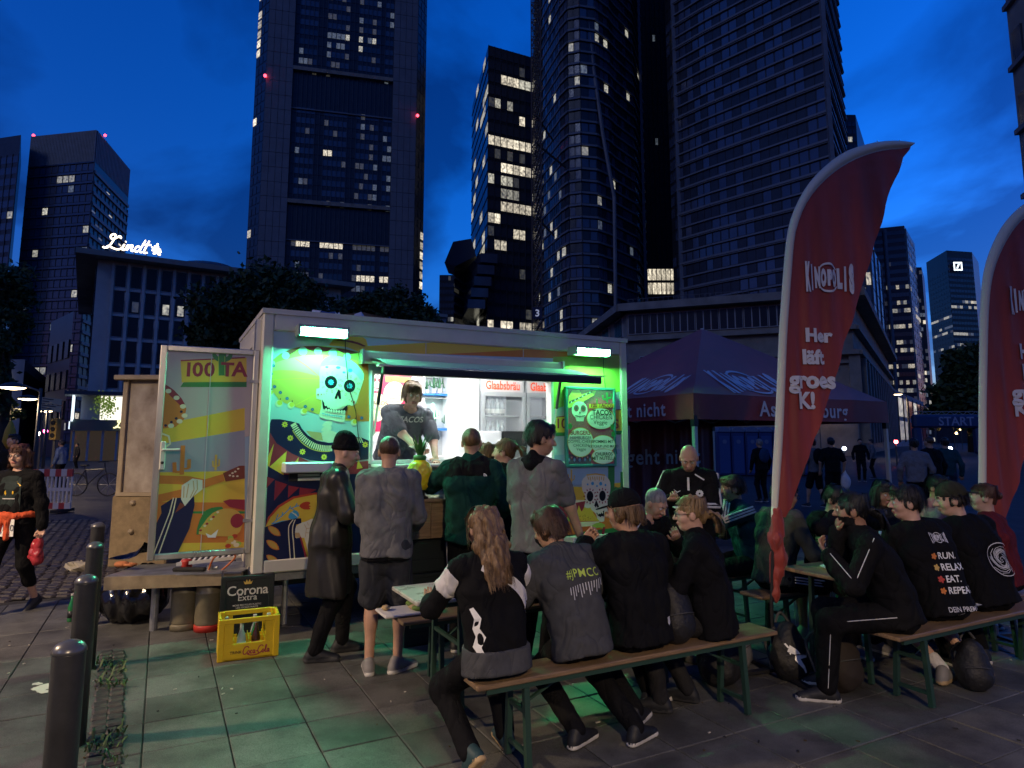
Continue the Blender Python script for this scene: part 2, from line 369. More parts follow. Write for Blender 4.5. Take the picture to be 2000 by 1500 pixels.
def pane_mesh(m):
    if m.name not in _pane:
        me = bpy.data.meshes.new('window'); x, y, z = .5, .5, .5
        P = [(sx * x, sy * y, sz * z) for sx in (-1, 1) for sy in (-1, 1) for sz in (-1, 1)]
        me.from_pydata(P, [], [(0, 1, 3, 2), (4, 6, 7, 5), (0, 4, 5, 1), (2, 3, 7, 6), (0, 2, 6, 4), (1, 5, 7, 3)]); me.materials.append(m); _pane[m.name] = me
    return _pane[m.name]
class Building:
    def __init__(s, name, label, foot, z0, z1, m, cat='building', group=None):
        s.c = sum((Vector((*p, 0)) for p in foot), Vector()) / len(foot); s.c.z = 0
        s.th = thing(name, label, cat, s.c, 0, group); s.panes = []; s.mull = MB(); s.m = m
        s.body = MB().prism([(p[0], p[1], z0) for p in foot], (0, 0, z1 - z0)).build('wall', m, s.th)
    def pane(s, c, d, w, h, m, t=.12): s.panes.append((Vector(c), d, w, h, m, t))
    def facade(s, P0, P1, z0, z1, rows, cols, pick, wf=.84, hf=.72, proud=.06, mull=True, rowoff=0.0, mw=.16):
        P0 = Vector((*P0[:2], 0)); P1 = Vector((*P1[:2], 0)); d = (P1 - P0); L = d.length; d.normalize(); n = Vector((d.y, -d.x, 0))
        cw = L / cols; rh = (z1 - z0) / rows; ang = math.atan2(d.y, d.x)
        for r in range(rows):
            for c in range(cols):
                m = pick(r, c)
                if m is None: continue
                p = P0 + d * (c + .5) * cw + Vector((0, 0, z0 + (r + .5 + rowoff) * rh)) + n * proud
                s.pane(p, ang, cw * wf, rh * hf, m)
        if mull:
            for c in range(cols + 1):
                a = P0 + d * c * cw + n * (proud + .1); s.mull.box(a + Vector((0, 0, (z0 + z1) / 2)), (mw, .3, z1 - z0), ang)
    def bands(s, P0, P1, zs, h, dep, m, name='floor_band'):
        P0 = Vector((*P0[:2], 0)); P1 = Vector((*P1[:2], 0)); d = (P1 - P0); L = d.length; d.normalize(); n = Vector((d.y, -d.x, 0)); ang = math.atan2(d.y, d.x)
        me = pane_mesh(m)
        for z in zs:
            o = link(bpy.data.objects.new(name, me), s.th); o.location = P0 + d * L / 2 + n * (dep / 2) + Vector((0, 0, z)) - s.c; o.scale = (L, dep, h); o.rotation_euler = (0, 0, ang)
    def done(s, limit=300, minpx=8.5, mm=None):
        def size(t): return t[3] * 1300 / max(1, t[0].y)
        def inview(t):
            c = t[0]; z = c.z - CAM_H; f = c.y * math.cos(PITCH) + z * math.sin(PITCH); u = -c.y * math.sin(PITCH) + z * math.cos(PITCH)
            x = CX + FPX * c.x / f; y = CY - FPX * u / f; return -20 < x < 2020 and -20 < y < 900
        ps = sorted([p for p in s.panes if inview(p)], key=lambda t: -size(t)); rest = {}
        for k, (c, a, w, h, m, t) in enumerate(ps):
            if k < limit and size((c, a, w, h, m, t)) >= minpx:
                o = link(bpy.data.objects.new('window', pane_mesh(m)), s.th); o.location = c - s.c; o.scale = (w, t, h); o.rotation_euler = (0, 0, a)
            else: rest.setdefault(m.name, (m, MB()))[1].box(c, (w, t, h), a)
        if rest:
            mb = MB(); ms = []
            for k, (m, b) in enumerate(rest.values()): ms.append(m); mb.add(b.v, b.f, k)
            stuff(mb.build('small_windows', ms, s.th))
        if s.mull.v: stuff(s.mull.build('mullions', mm or m_mull, s.th))
def xy(px, py, Y): p = at(px, py, Y); return (p.x, p.y)
def zat(px, py, Y): return at(px, py, Y).z
rnd = random.Random(11)
def lights(p, base=None, w=(3, 4, 2, 3)):
    return lambda r, c: (rnd.choices(LIT, w)[0] if rnd.random() < p else (base or m_glassd))

# --- Eurotower-like slab on the left
D = 260.0; a = xy(40, 500, D); b = xy(170, 500, D - 6); c = xy(242, 500, D + 34); z1 = zat(100, 268, D); z2 = zat(240, 308, D + 34)
B = Building('office_tower', 'blue ribbed office tower with red roof lights at the far left', [a, b, c, (c[0] - 20, c[1] + 30), (a[0], a[1] + 40)], -1, z1, m_dark, 'tower')
zt = z1 - 13; rows = 26; rh = zt / rows
def pk(r, c): 
    q = rnd.random()
    return LIT[1] if (r, c) in ((24, 5), (24, 6), (24, 7), (8, 7), (8, 8), (8, 9), (6, 4), (6, 5)) else (LIT[rnd.choice((1, 2, 2, 3))] if q < .045 else m_glassb)
B.facade(a, b, 0, zt, rows, 11, pk, .9, .62, mw=.25)
def pk2(r, c): return rnd.choice(LIT) if (r in (20, 18, 16) and rnd.random() < .55) or rnd.random() < .05 else m_dark
B.facade(b, c, 0, zt - 6, rows - 1, 9, pk2, .9, .5, mw=.3)
B.bands(a, b, [k * rh for k in range(1, rows + 1)], .9, .5, m_glassb); B.bands(b, c, [k * rh for k in range(1, rows)], 1.3, .6, m_band)
fin = MB(); 
for P0, P1, n in ((a, b, 44), (b, c, 26)):
    for k in range(n):
        t = (k + .5) / n; fin.box((P0[0] + (P1[0] - P0[0]) * t, P0[1] + (P1[1] - P0[1]) * t - .3, (zt + z1) / 2), (.5, .6, z1 - zt))
stuff(fin.build('crown_fins', m_band, B.th))
for t in (.02, .5, .98):
    MB().ball((a[0] + (b[0] - a[0]) * t, a[1], z1 + .8), .55, n=6).build('warning_light', m_red, B.th)
B.done()
a0 = xy(-260, 500, D + 10); b0 = xy(18, 500, D - 10); b1 = xy(24, 500, D + 20)
B = Building('office_tower', 'dark wing of the ribbed tower cut by the left edge', [a0, b0, b1, (a0[0], a0[1] + 40)], -1, zat(10, 285, D), m_dark, 'tower')
B.facade(xy(-120, 500, D), b0, 0, zat(10, 320, D), 25, 12, lights(.06, m_glassb), .9, .6, mw=.25); B.done()

# --- tall tower with two pale columns and glazed atrium
D = 200.0; et = Vector((.971, .24, 0))
def cb(px, off=0.0):     # point on the front plane seen at column px (read at y = 300)
    n = Vector((et.y, -et.x, 0)); q = onplane(px, 300, Vector(at(660, 300, D)), n); return Vector((q.x, q.y, 0)) - n * off
L0, L1, L2, R2, R1, R0 = cb(485), cb(513), cb(566), cb(764), cb(811), cb(833)
zt = 215.0
nt_ = Vector((et.y, -et.x, 0))
B = Building('office_tower', 'tall tower with two pale columns framing a dark glazed front', [(L0 - nt_ * 6)[:2], L1[:2], R1[:2], (R0 - nt_ * 6)[:2], (R0 - nt_ * 40)[:2], (L0 - nt_ * 40)[:2]], -1, zt, m_dark, 'tower')
for A_, B_ in ((L1, L2), (R2, R1)):
    w = (B_ - A_).length; col = MB(); 
    nz = 46
    jt = MB()
    for r in range(nz):
        for q in range(4):
            p = A_ + et * (w * (q + .5) / 4) + nt_ * 1.2 + Vector((0, 0, zt * (r + .5) / nz))
            col.box(p, (w / 4 - .12, .3, zt / nz - .12), math.atan2(et.y, et.x))
    col_o = col.build('column_cladding', m_panel, B.th); stuff(col_o)
    MB().box((A_ + B_) / 2 + nt_ * .5 + Vector((0, 0, zt / 2)), (w, 1.2, zt), math.atan2(et.y, et.x)).build('column', m_mull, B.th)
fl = 3.3; nrow = int(zt / fl)
zA0, zA1 = zat(660, 475, D), zat(660, 405, D); zB0, zB1 = zat(660, 222, D), zat(660, 150, D)
rowlit = {}
def pkc(r, c):
    z = (r + .5) * fl
    if zA0 < z < zA1 or zB0 < z < zB1: return None
    if c in (0, 5, 6, 12, 13, 19): return m_dark
    y = z
    k = (r, c); q = rnd.random()
    if abs(z - zat(660, 482, D)) < 1.7: return LIT[0] if c < 12 and rnd.random() < .85 else LIT[3]
    if abs(z - zat(660, 534, D)) < 1.7: return LIT[0] if c >= 15 else (LIT[3] if rnd.random() < .6 else m_glassd)
    if abs(z - zat(660, 95, D)) < 1.7 or abs(z - zat(660, 70, D)) < 1.7: return LIT[rnd.choice((1, 2))] if 7 <= c < 18 and rnd.random() < .7 else m_glassd
    if abs(z - zat(660, 294, D)) < 1.7 and c in (7, 8): return LIT[0]
    if q < .22 and 2 < c < 18: return LIT[3]
    if q < .235: return LIT[2]
    return m_glassb
B.facade(L2, R2, 0, nrow * fl, nrow, 22, pkc, .9, .56, mw=.2)
for z0_, z1_ in ((zA0, zA1), (zB0, zB1)):
    MB().box((L2 + R2) / 2 + nt_ * .3 + Vector((0, 0, z1_ + .6)), ((R2 - L2).length, 2.0, 1.2), math.atan2(et.y, et.x)).build('ledge', m_stone, B.th)
    MB().box((L2 + R2) / 2 + nt_ * .25 + Vector((0, 0, z0_)), ((R2 - L2).length, .8, .35), math.atan2(et.y, et.x)).build('ledge', m_panel, B.th)
def pks(r, c):
    z = (r + .5) * fl; y0 = [zat(490, q, D) for q in (5, 28, 50, 72, 95, 118, 240, 452)]
    return LIT[0] if c == 0 and any(abs(z - q) < 1.8 for q in y0) else m_dark
B.facade(L0 - nt_ * 6, L1, 0, nrow * fl, nrow, 3, pks, .8, .7, mull=False)
def pks2(r, c):
    z = (r + .5) * fl; y0 = [zat(828, q, D) for q in (445, 466, 488, 508, 528, 549)]
    return LIT[0] if c == 2 and any(abs(z - q) < 1.9 for q in y0) else m_dark
B.facade(R1, R0 - nt_ * 6, 0, nrow * fl, nrow, 3, pks2, .8, .7, mull=False)
for x, y in ((512, 172), (813, 214)):
    p = cb(x) + nt_ * 2; MB().ball((p.x, p.y, zat(x, y, D)), .5, n=6).build('warning_light', m_red, B.th)
B.done()

# --- small towers between
D = 330; B = Building('office_tower', 'small distant blue tower left of the slanted roof tower', [xy(858, 570, D), xy(892, 570, D), xy(892, 570, D + 20), xy(858, 570, D + 20)], -1, zat(870, 537, D), m_dark, 'tower')
B.facade(xy(858, 570, D), xy(892, 570, D), 0, zat(870, 537, D), 24, 6, lights(.12, m_glassb), .85, .6, mull=False); B.done()
D = 240; a = xy(887, 550, D); b = xy(930, 550, D + 25)
B = Building('office_tower', 'dark tower with a projecting slanted roof between two towers', [a, b, (b[0], b[1] + 20), (a[0], a[1] + 20)], -1, zat(890, 500, D), m_dark, 'tower')
rf = [at(868, 513, D), at(885, 472, D), at(920, 466, D), at(930, 500, D), at(889, 520, D)]
MB().prism(rf, (0, 16, 0)).build('roof', m_mull, B.th)
B.facade(a, b, 0, zat(890, 520, D), 26, 5, lights(.06, m_dark), .9, .55, mull=False); B.bands(a, b, [k * 3.2 for k in range(1, int(zat(890, 515, D) / 3.2))], .8, .4, m_band); B.done()
# --- lit glass tower with stepped lower floors
D = 230; a = xy(953, 300, D); b = xy(1060, 300, D + 10); c = xy(922, 300, D + 45); zt = zat(953, 88, D)
B = Building('office_tower', 'black glass tower with bright office floors beside the hoist mast', [c, a, b, (b[0], b[1] + 40), (c[0], c[1] + 20)], -1, zt, m_dark, 'tower')
rows = 30; rh = zt / rows
rl = {}
for yy, lo, hi, m in ((150, 5, 9, 1), (160, 2, 9, 0), (208, 1, 4, 1), (212, 5, 9, 0), (272, 0, 9, 0), (310, 2, 9, 0), (340, 2, 4, 1), (352, 0, 1, 1), (372, 2, 9, 1), (388, 3, 7, 0), (404, 2, 9, 0), (418, 0, 2, 0), (438, 4, 7, 0), (466, 0, 3, 0), (632, 0, 9, 0)):
    r = int(zat(1000, yy, D) / rh); rl.setdefault(r, []).append((lo, hi, m))
def pko(r, c):
    for lo, hi, m in rl.get(r, []):
        if lo <= c < hi and rnd.random() < .88: return LIT[m]
    return LIT[3] if rnd.random() < .08 else m_glassd
B.facade(a, b, 0, rows * rh, rows, 9, pko, .9, .72, mw=.18)
B.facade(c, a, 0, rows * rh, rows, 7, lambda r, c: LIT[1] if rnd.random() < .1 else m_glassb, .92, .75, mull=False); B.bands(c, a, [k * rh for k in range(1, rows)], .5, .3, m_mull)
for k in range(5):
    z = zat(930, 510 + k * 22, D); p0 = at(912 - k * 0, 560, D + 30); p1 = at(955 - k * 6, 560, D - 4)
    MB().bar((p0.x, p0.y, z), (p1.x, p1.y, z), 6, 3.2).build('stepped_floor', m_glassb, B.th)
B.done()
# --- rounded tower with balcony bands, hoist mast
D = 170; pts = [(1046, 205), (1062, 182), (1096, 168), (1112, 164), (1135, 163), (1165, 164), (1190, 168), (1200, 171), (1238, 180), (1256, 196)]
fp = [xy(x, 300, q) for x, q in pts]; zt = 200
B = Building('residential_tower', 'rounded high-rise with balcony bands behind the hoist mast', fp + [(fp[-1][0], fp[-1][1] + 30), (fp[0][0], fp[0][1] + 30)], -1, zt, m_dark, 'tower')
fh = 3.2; nf = int(zt / fh)
for k in range(len(fp) - 1):
    L = math.dist(fp[k], fp[k + 1]); nc = max(1, round(L / 1.9)); left = k < 2
    B.facade(fp[k], fp[k + 1], 0, nf * fh, nf, nc, (lambda r, c, k=k: (LIT[rnd.choice((1, 1, 2))] if (rnd.random() < (.12 if k == 1 and r < 28 else (.045 if 3 <= k <= 6 else .015))) else (m_glassb if rnd.random() < .55 else m_dark))), .8, .68, mull=False)
    B.bands(fp[k], fp[k + 1], [q * fh for q in range(1, nf + 1)], .55, .5 if k != 1 else .3, m_band)
tr = [at(1148, 0, D - 8), at(1160, 120, D - 8), at(1180, 260, D - 8), at(1202, 380, D - 8), at(1205, 620, D - 8)]
tr = [Vector((p.x, p.y + 2, p.z)) for p in tr]
MB().tube(tr, .5, 6).build('facade_edge_strip', m_band, B.th)
pe = at(1254, 300, 190); MB().box((pe.x, pe.y, 100), (.8, .8, 200)).build('facade_edge_strip', m_band, B.th)
B.done()
# hoist mast
mm_ = mat('mast_steel', (.09, .05, .035), .6)
D = 150; mst = MB(); p = at(1048, 400, D); wq = 1.1
for sx in (-1, 1):
    for sy in (-1, 1): mst.bar((p.x + sx * wq, p.y + sy * wq, 0), (p.x + sx * wq, p.y + sy * wq, 130), .22, .22)
for k in range(58):
    z = k * 2.25; s_ = 1 if k % 2 else -1
    for sy in (-1, 1): mst.bar((p.x - s_ * wq, p.y + sy * wq, z), (p.x + s_ * wq, p.y + sy * wq, z + 2.25), .16, .16); mst.bar((p.x - wq, p.y + sy * wq, z), (p.x + wq, p.y + sy * wq, z), .14, .14)
mt = thing('hoist_mast', 'rust brown lattice hoist mast in front of the rounded tower', 'mast', (p.x, p.y, 0)); mst.build('lattice', mm_, mt)
z3 = zat(1046, 614, D); MB().box((p.x, p.y - 1.6, z3), (2.2, .2, 2.6)).build('number_board', mat('number_board', (.03, .03, .06), .6), mt)
ar = Art(lambda u, v, l: Vector((p.x + u, p.y - 1.72 - l, z3 - .75 + v)), .01); ar.text('3', (0, 0), 2.2, mat('number_white', (.6, .6, .65), .6, emit=(.6, .65, .8), estr=.025), .02); ar.build('number', mt)
for k, yy in enumerate((225, 280, 425)):
    z = zat(1060, yy, D); MB().bar((p.x, p.y, z), (p.x + 5 + 3 * (k % 2), p.y + 14, z), .25, .5).build('wall_tie', mm_, mt)
# --- dark shaft behind, then the angled tower
D = 230; a = xy(1250, 300, D); b = xy(1345, 300, D)
B = Building('residential_tower', 'dark scaffolded tower between the two banded high-rises', [a, b, (b[0], b[1] + 30), (a[0], a[1] + 30)], -1, 230, m_dark, 'tower')
z0_ = zat(1290, 577, D)
B.facade(xy(1258, 300, D), xy(1320, 300, D), z0_, z0_ + 10, 2, 7, lambda r, c: LIT[0], .82, .8, mull=False)
B.facade(a, b, z0_ + 12, 225, 52, 10, lambda r, c: LIT[2] if rnd.random() < .015 else m_dark, .5, .8, mw=.35); B.done(mm=mm_)
D = 150; pts = [(1308, 172), (1322, 168), (1386, 160), (1622, 138), (1653, 168)]
fp = [xy(x, 300, q) for x, q in pts]; zt = 190
B = Building('residential_tower', 'broad dark high-rise with sloping balcony bands left of the red flag', fp + [xy(1653, 300, 200), xy(1310, 300, 210)], -1, zt, m_dark, 'tower')
fh = 3.3; nf = int(zt / fh)
for k in range(len(fp) - 1):
    L = math.dist(fp[k], fp[k + 1]); nc = max(1, round(L / (2.2 if k == 2 else 2.0)))
    B.facade(fp[k], fp[k + 1], 0, nf * fh, nf, nc, (lambda r, c: m_glassb if rnd.random() < .5 else m_dark), .82, .74, mull=False)
    if k > 0: B.bands(fp[k], fp[k + 1], [q * fh for q in range(1, nf + 1)], .42, .55, m_band)
    if k > 0: B.bands(fp[k], fp[k + 1], [q * fh * 2 + .3 for q in range(1, nf // 2 + 1)], .5, .75, m_band)
for q in (1, 3):
    MB().box((fp[q][0], fp[q][1] - .4, zt / 2), (.9, .9, zt)).build('corner_post', m_band, B.th)
B.done()
D = 200; B = Building('office_tower', 'dark tower corner just visible behind the red flag top', [xy(1640, 300, D), xy(1676, 300, D), xy(1692, 300, D + 25), xy(1640, 300, D + 25)], -1, zat(1670, 224, D), m_dark, 'tower')
B.facade(xy(1640, 300, D), xy(1676, 300, D), 0, zat(1670, 235, D), 40, 4, lights(.05, m_glassd), .85, .6, mull=False); B.done()
# blue glass block behind the stone corner
D = 120; B = Building('office_building', 'blue glass block with two lit windows beside the stone building', [xy(1640, 560, D), xy(1702, 560, D), xy(1722, 560, D + 18), xy(1640, 560, D + 18)], -1, zat(1700, 465, D), m_glassb)
B.facade(xy(1655, 560, D), xy(1702, 560, D), zat(1680, 650, D), zat(1680, 470, D), 6, 4, lambda r, c: LIT[0] if r in (2, 3, 5) and c > 1 and rnd.random() < .7 else m_glassb, .85, .8)
B.facade(xy(1702, 560, D), xy(1722, 560, D + 18), zat(1680, 650, D), zat(1680, 470, D), 6, 3, lambda r, c: m_glassb, .9, .9); B.done()
# --- right cluster
D = 250; a = xy(1715, 600, D); b = xy(1778, 600, D - 4); c = xy(1796, 600, D + 20)
B = Building('office_tower', 'black tower with many bright office floors right of the red flag', [a, b, c, xy(1796, 600, D + 40), xy(1720, 600, D + 40)], -1, zat(1745, 447, D), m_dark, 'tower')
z1 = zat(1745, 452, D); rows = 27
B.facade(a, b, 0, z1, rows, 10, lambda r, c: (rnd.choice((LIT[0], LIT[1], LIT[0], LIT[3])) if (r in (2, 3, 6, 7, 9, 11, 12, 14, 16, 17, 19) and rnd.random() < .7) or rnd.random() < .05 else m_glassd), .94, .5, mull=False)
for x in (1739, 1778): q = at(x, 600, D - 3); MB().box((q.x, q.y, z1 / 2), (.9, .9, z1)).build('facade_rib', m_band, B.th)
B.facade(b, c, 0, z1, rows, 4, lights(.25, m_dark), .8, .5, mull=False); B.done()
D = 270; B = Building('office_tower', 'narrow dark tower at the edge of the bright office tower', [xy(1788, 600, D), xy(1806, 600, D), xy(1810, 600, D + 20), xy(1788, 600, D + 20)], -1, zat(1798, 522, D), m_dark, 'tower')
B.facade(xy(1788, 600, D), xy(1806, 600, D), 0, zat(1798, 525, D), 24, 3, lights(.35, m_dark, (1, 3, 3, 3)), .8, .5, mull=False); B.done()
D = 420; a = xy(1816, 600, D + 30); b = xy(1858, 600, D); c = xy(1908, 600, D + 4); d_ = xy(1919, 600, D + 30)
B = Building('office_tower', 'dark blue tower with a glowing square slash emblem at its top', [a, b, c, d_, xy(1919, 600, D + 60), xy(1818, 600, D + 60)], -1, zat(1880, 489, D), m_dark, 'tower')
z1 = zat(1880, 500, D); rows = 34
lw = (1, 3, 3, 2)
B.facade(a, b, 0, z1 * .93, rows, 8, lambda r, c: (rnd.choices(LIT, lw)[0] if (r in (4, 7, 10, 12, 15, 18, 21, 22, 24) and rnd.random() < .7) else m_dark), .9, .45, mull=False)
B.facade(b, c, 0, z1, rows, 9, lambda r, c: (rnd.choices(LIT, lw)[0] if (10 < r < 17 and c < 5 and rnd.random() < .65) or (r in (17, 19, 24, 25) and rnd.random() < .5) else m_glassb), .9, .5, mull=False)
e1 = at(1871, 520, D - 1.2); S = 5.6
m_emb = mat('sign_white', (.8, .8, .8), .5, emit=(.85, .95, 1), estr=.16)
em = thing('rooftop_emblem', 'glowing white square emblem with a slash on the blue tower', 'sign', (e1.x, e1.y, e1.z))
ar = Art(lambda u, v, l: e1 + Vector((u * S, -l, v * S)), .02)
for q in (((-.5, -.5), (.5, -.5), (.5, -.34), (-.5, -.34)), ((-.5, .34), (.5, .34), (.5, .5), (-.5, .5)), ((-.5, -.34), (-.34, -.34), (-.34, .34), (-.5, .34)), ((.34, -.34), (.5, -.34), (.5, .34), (.34, .34)), ((-.22, -.26), (-.02, -.26), (.22, .26), (.02, .26))): ar.poly(q, m_emb)
ar.build('emblem', em)
MB().box(e1 + Vector((0, .12, 0)), (S * 1.04, .1, S * 1.04)).build('board', m_dark, em); B.done()
# near stone building at the right edge
D = 38; a = xy(1984, 200, D); b = xy(2110, 200, D - 6)
B = Building('stone_building', 'beige stone building edge cut by the right edge of the picture', [a, b, xy(2160, 200, D + 8), xy(1988, 200, D + 14)], -.02, 40, m_stone)
B.facade(a, b, 3, 39, 9, 3, lambda r, c: m_glassd, .5, .55, mull=False)
B.bands(a, b, [4 * k for k in range(1, 10)], .3, .25, m_band, 'cornice'); B.done()
D = 300; B = Building('office_building', 'long low dark block closing the street under the towers on the right', [xy(1790, 800, D), xy(1990, 800, D), xy(1990, 800, D + 20), xy(1790, 800, D + 20)], -1, zat(1850, 790, D), m_dark); B.done()
# ================================================================== pale office block with the rooftop script sign
m_eave = mat('eave_slab', (.26, .24, .21), .8, var=.2, scale=.5)
m_win = mat('office_glass', (.012, .016, .026), .25, spec=.35, var=.4, scale=.3)
m_winfr = mat('window_frame_white', (.4, .4, .42), .5)
m_pale = mat('pale_render', (.5, .48, .45), .85, var=.15, scale=.5)
D = 55.0; eL = Vector((.843, .537, 0)).normalized(); nL = Vector((eL.y, -eL.x, 0)); c0 = at(176, 700, D); c0.z = 0
def lw(u, v=0.0, z=0.0): return c0 + eL * u - nL * v + Vector((0, 0, z))
def lpx(x, y):            # photograph point -> (u, z) on the front of that block
    q = onplane(x, y, c0, nL); return (q - c0).dot(eL), q.z
ztop = zat(176, 497, D)
B = Building('office_block', 'pale grey office block with rows of square windows under the script sign', [lw(0)[:2], lw(21)[:2], lw(21, 14)[:2], lw(0, 30)[:2]], -.02, ztop - .4, m_pale)
ev = MB(); ev.prism([lw(-1.6, -1.5, ztop - .4), lw(22, -1.5, ztop - .4), lw(22, 15, ztop - .4), lw(-1.6, 31, ztop - .4)], (0, 0, .45)); ev.build('roof', m_eave, B.th)
wins = [(237, 525, 555), (268, 530, 558), (298, 533, 562), (327, 536, 566), (355, 540, 569), (383, 543, 572), (411, 547, 575)]
u0, zt0 = lpx(237, 523); u1, _ = lpx(383, 541); du = (u1 - u0) / 5; zrow = [lpx(237, y)[1] for y in (540, 590, 637, 687, 737)]
pil = MB()
for r, z in enumerate(zrow):
    for k in range(9):
        u = u0 + du * k; m = m_win
        if r == 1 and k in (1, 3, 4): m = LIT[3 if k == 1 else 1]
        f = MB().box(lw(u, -.02, z), (du * .72, .1, 2.0), math.atan2(eL.y, eL.x)); fo = f.build('window', m_winfr, B.th)
        MB().box(lw(u, -.06, z), (du * .64, .1, 1.84), math.atan2(eL.y, eL.x)).build('pane', m_win, fo)
        if m is not m_win: MB().box(lw(u + du * .06, -.09, z - .35), (du * .42, .1, .9), math.atan2(eL.y, eL.x)).build('lit_pane', m, fo)
        MB().box(lw(u, -.08, z - 1.16), (du * .78, .16, .22), math.atan2(eL.y, eL.x)).build('sill', m_pale, fo)
for k in range(10):
    MB().box(lw(u0 + du * (k - .5), -.12, (ztop + 5) / 2), (du * .2, .24, ztop - 6), math.atan2(eL.y, eL.x)).build('pilaster', m_pale, B.th)
for r in range(5):
    MB().box(lw(9.9, -.05, zrow[r] - 1.75), (17, .1, .7), math.atan2(eL.y, eL.x)).build('spandrel', m_pale, B.th)
for r in range(4):   # ribs of the dark side wall
    for k in range(6): MB().box(lw(-.06, 2 + k * 4.2, zrow[r] - .2), (.12, 3.2, 1.9), math.atan2(eL.y, eL.x)).build('side_window', m_win, B.th)
# rooftop lens-shaped plant room
ce = lw(9, 4, ztop + .1); MB().lathe(ce, [(3.6, 0), (3.3, .55), (2.3, 1.0), (1.0, 1.2), (.1, 1.25)], 24).build('roof_dome', m_mull, B.th)
# ground floor shop
m_shopw = mat('shop_glow', (.6, .6, .55), .4, emit=(1, .93, .78), estr=.1); m_shopc = mat('shop_cool', (.5, .55, .6), .4, emit=(.75, .9, 1), estr=.11)
m_signgr = mat('shop_fascia', (.12, .15, .13), .3); m_gold = mat('sign_gold', (.8, .65, .25), .4, emit=(1, .9, .45), estr=.14)
zf0, zf1 = zat(180, 838, D), zat(180, 824, D); zg1 = zat(180, 774, D)
hL = math.atan2(eL.y, eL.x)
MB().box(lw(3, -1.3, zg1 + .12), (9, 3.2, .3), hL).build('canopy', m_mull, B.th)
MB().box(lw(-.9, 0, (zf1 + zg1) / 2), (.15, 3.6, zg1 - zf1), hL).build('shop_window', m_shopc, B.th)
MB().box(lw(.3, -1.25, (zf1 + zg1) / 2), (1.3, .15, zg1 - zf1), hL).build('shop_column', m_winfr, B.th)
MB().box(lw(3.2, -1.2, (zf1 + zg1) / 2), (4.4, .15, zg1 - zf1), hL).build('shop_window', m_shopw, B.th)
MB().box(lw(2.3, -1.4, (zf0 + zf1) / 2), (6.6, .3, zf1 - zf0 + .3), hL).build('fascia', m_signgr, B.th)
MB().box(lw(-.98, .3, (zf0 + zf1) / 2), (.2, 3.2, zf1 - zf0), hL).build('fascia_lit', m_shopc, B.th)
MB().box(lw(1.6, -1.2, zf0 / 2), (5, .12, zf0), hL).build('display_window', mat('shop_dim', (.06, .05, .04), .2, emit=(1, .7, .4), estr=.002), B.th)
for k in range(5): MB().box(lw(-.7 + k * 1.0, -1.28, zf0 / 2), (.16, .16, zf0), hL).build('door_post', m_winfr, B.th)
MB().box(lw(3.6, -1.3, zf0 * .68), (1.7, .06, 1.2), hL).build('poster', mat('pink_poster', (.6, .25, .2), .5, emit=(1, .45, .35), estr=.1), B.th)
MB().box(lw(3.6, -1.3, zf0 * .25), (1.7, .06, .9), hL).build('poster', mat('white_poster', (.6, .6, .6), .5, emit=(1, .95, .9), estr=.06), B.th)
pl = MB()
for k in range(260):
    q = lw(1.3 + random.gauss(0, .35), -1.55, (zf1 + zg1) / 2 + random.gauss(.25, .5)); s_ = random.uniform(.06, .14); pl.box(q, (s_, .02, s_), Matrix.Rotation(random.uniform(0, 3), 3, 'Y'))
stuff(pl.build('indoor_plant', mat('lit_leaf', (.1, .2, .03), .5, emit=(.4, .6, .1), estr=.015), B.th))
B.done()
# script lettering: drawn strokes
LINDT = [[(.0, .06), (.06, .0), (.16, .0), (.3, .1), (.46, .3), (.6, .62), (.72, .95), (.66, 1.08), (.5, 1.02), (.42, .86), (.5, .72), (.7, .78), (.95, .98), (1.06, .94), (1.02, .84)],
         [(.42, .26), (.3, .06), (.2, .02), (.34, .16), (.6, .06), (.86, .0), (1.06, .06), (1.2, .2)],
         [(1.2, .2), (1.3, .46), (1.2, .2), (1.18, .06), (1.26, .03), (1.4, .14)], [(1.36, .64), (1.4, .68)],
         [(1.4, .14), (1.56, .46), (1.46, .04), (1.6, .3), (1.76, .46), (1.82, .4), (1.74, .1), (1.84, .04), (1.96, .14)],
         [(2.3, .4), (2.16, .46), (2.02, .3), (1.98, .1), (2.08, .03), (2.22, .14), (2.4, .46), (2.62, .98), (2.4, .46), (2.3, .14), (2.36, .04), (2.5, .1)],
         [(2.86, .98), (2.68, .5), (2.56, .12), (2.64, .03), (2.78, .1)], [(2.5, .62), (2.7, .66), (3.0, .7)]]
m_neon = mat('neon_sign', (.9, .8, .65), .4, emit=(1, .84, .6), estr=.3)
def script_sign(strokes, fr, scale, w, dep, name, mtl, parent):
    for st in strokes:
        P = smooth_pts([(p[0] * scale, p[1] * scale, 0) for p in st], 5)
        MB().tube([fr(p.x, p.y) for p in P], w, 6).build('letter_stroke', mtl, parent, smooth=True)
ua, za = lpx(200, 492); ub, zb = lpx(292, 500); sc = (ub - ua) / 3.0
sg = thing('rooftop_sign', 'glowing Lindt script sign with an emblem on the pale block roof', 'sign', lw(ua, -1.3, ztop))
for k in range(5): MB().bar(lw(ua + .5 + k * .9, -1.3, ztop), lw(ua + .5 + k * .9, -1.3, ztop + .75), .06, .06).build('support', m_mull, sg)
script_sign(LINDT, lambda u, v: lw(ua + u, -1.3, ztop + .35 + v - u * .02), sc, .07, .1, 'lettering', m_neon, sg)
ue = ua + 3.35 * sc; em = MB()
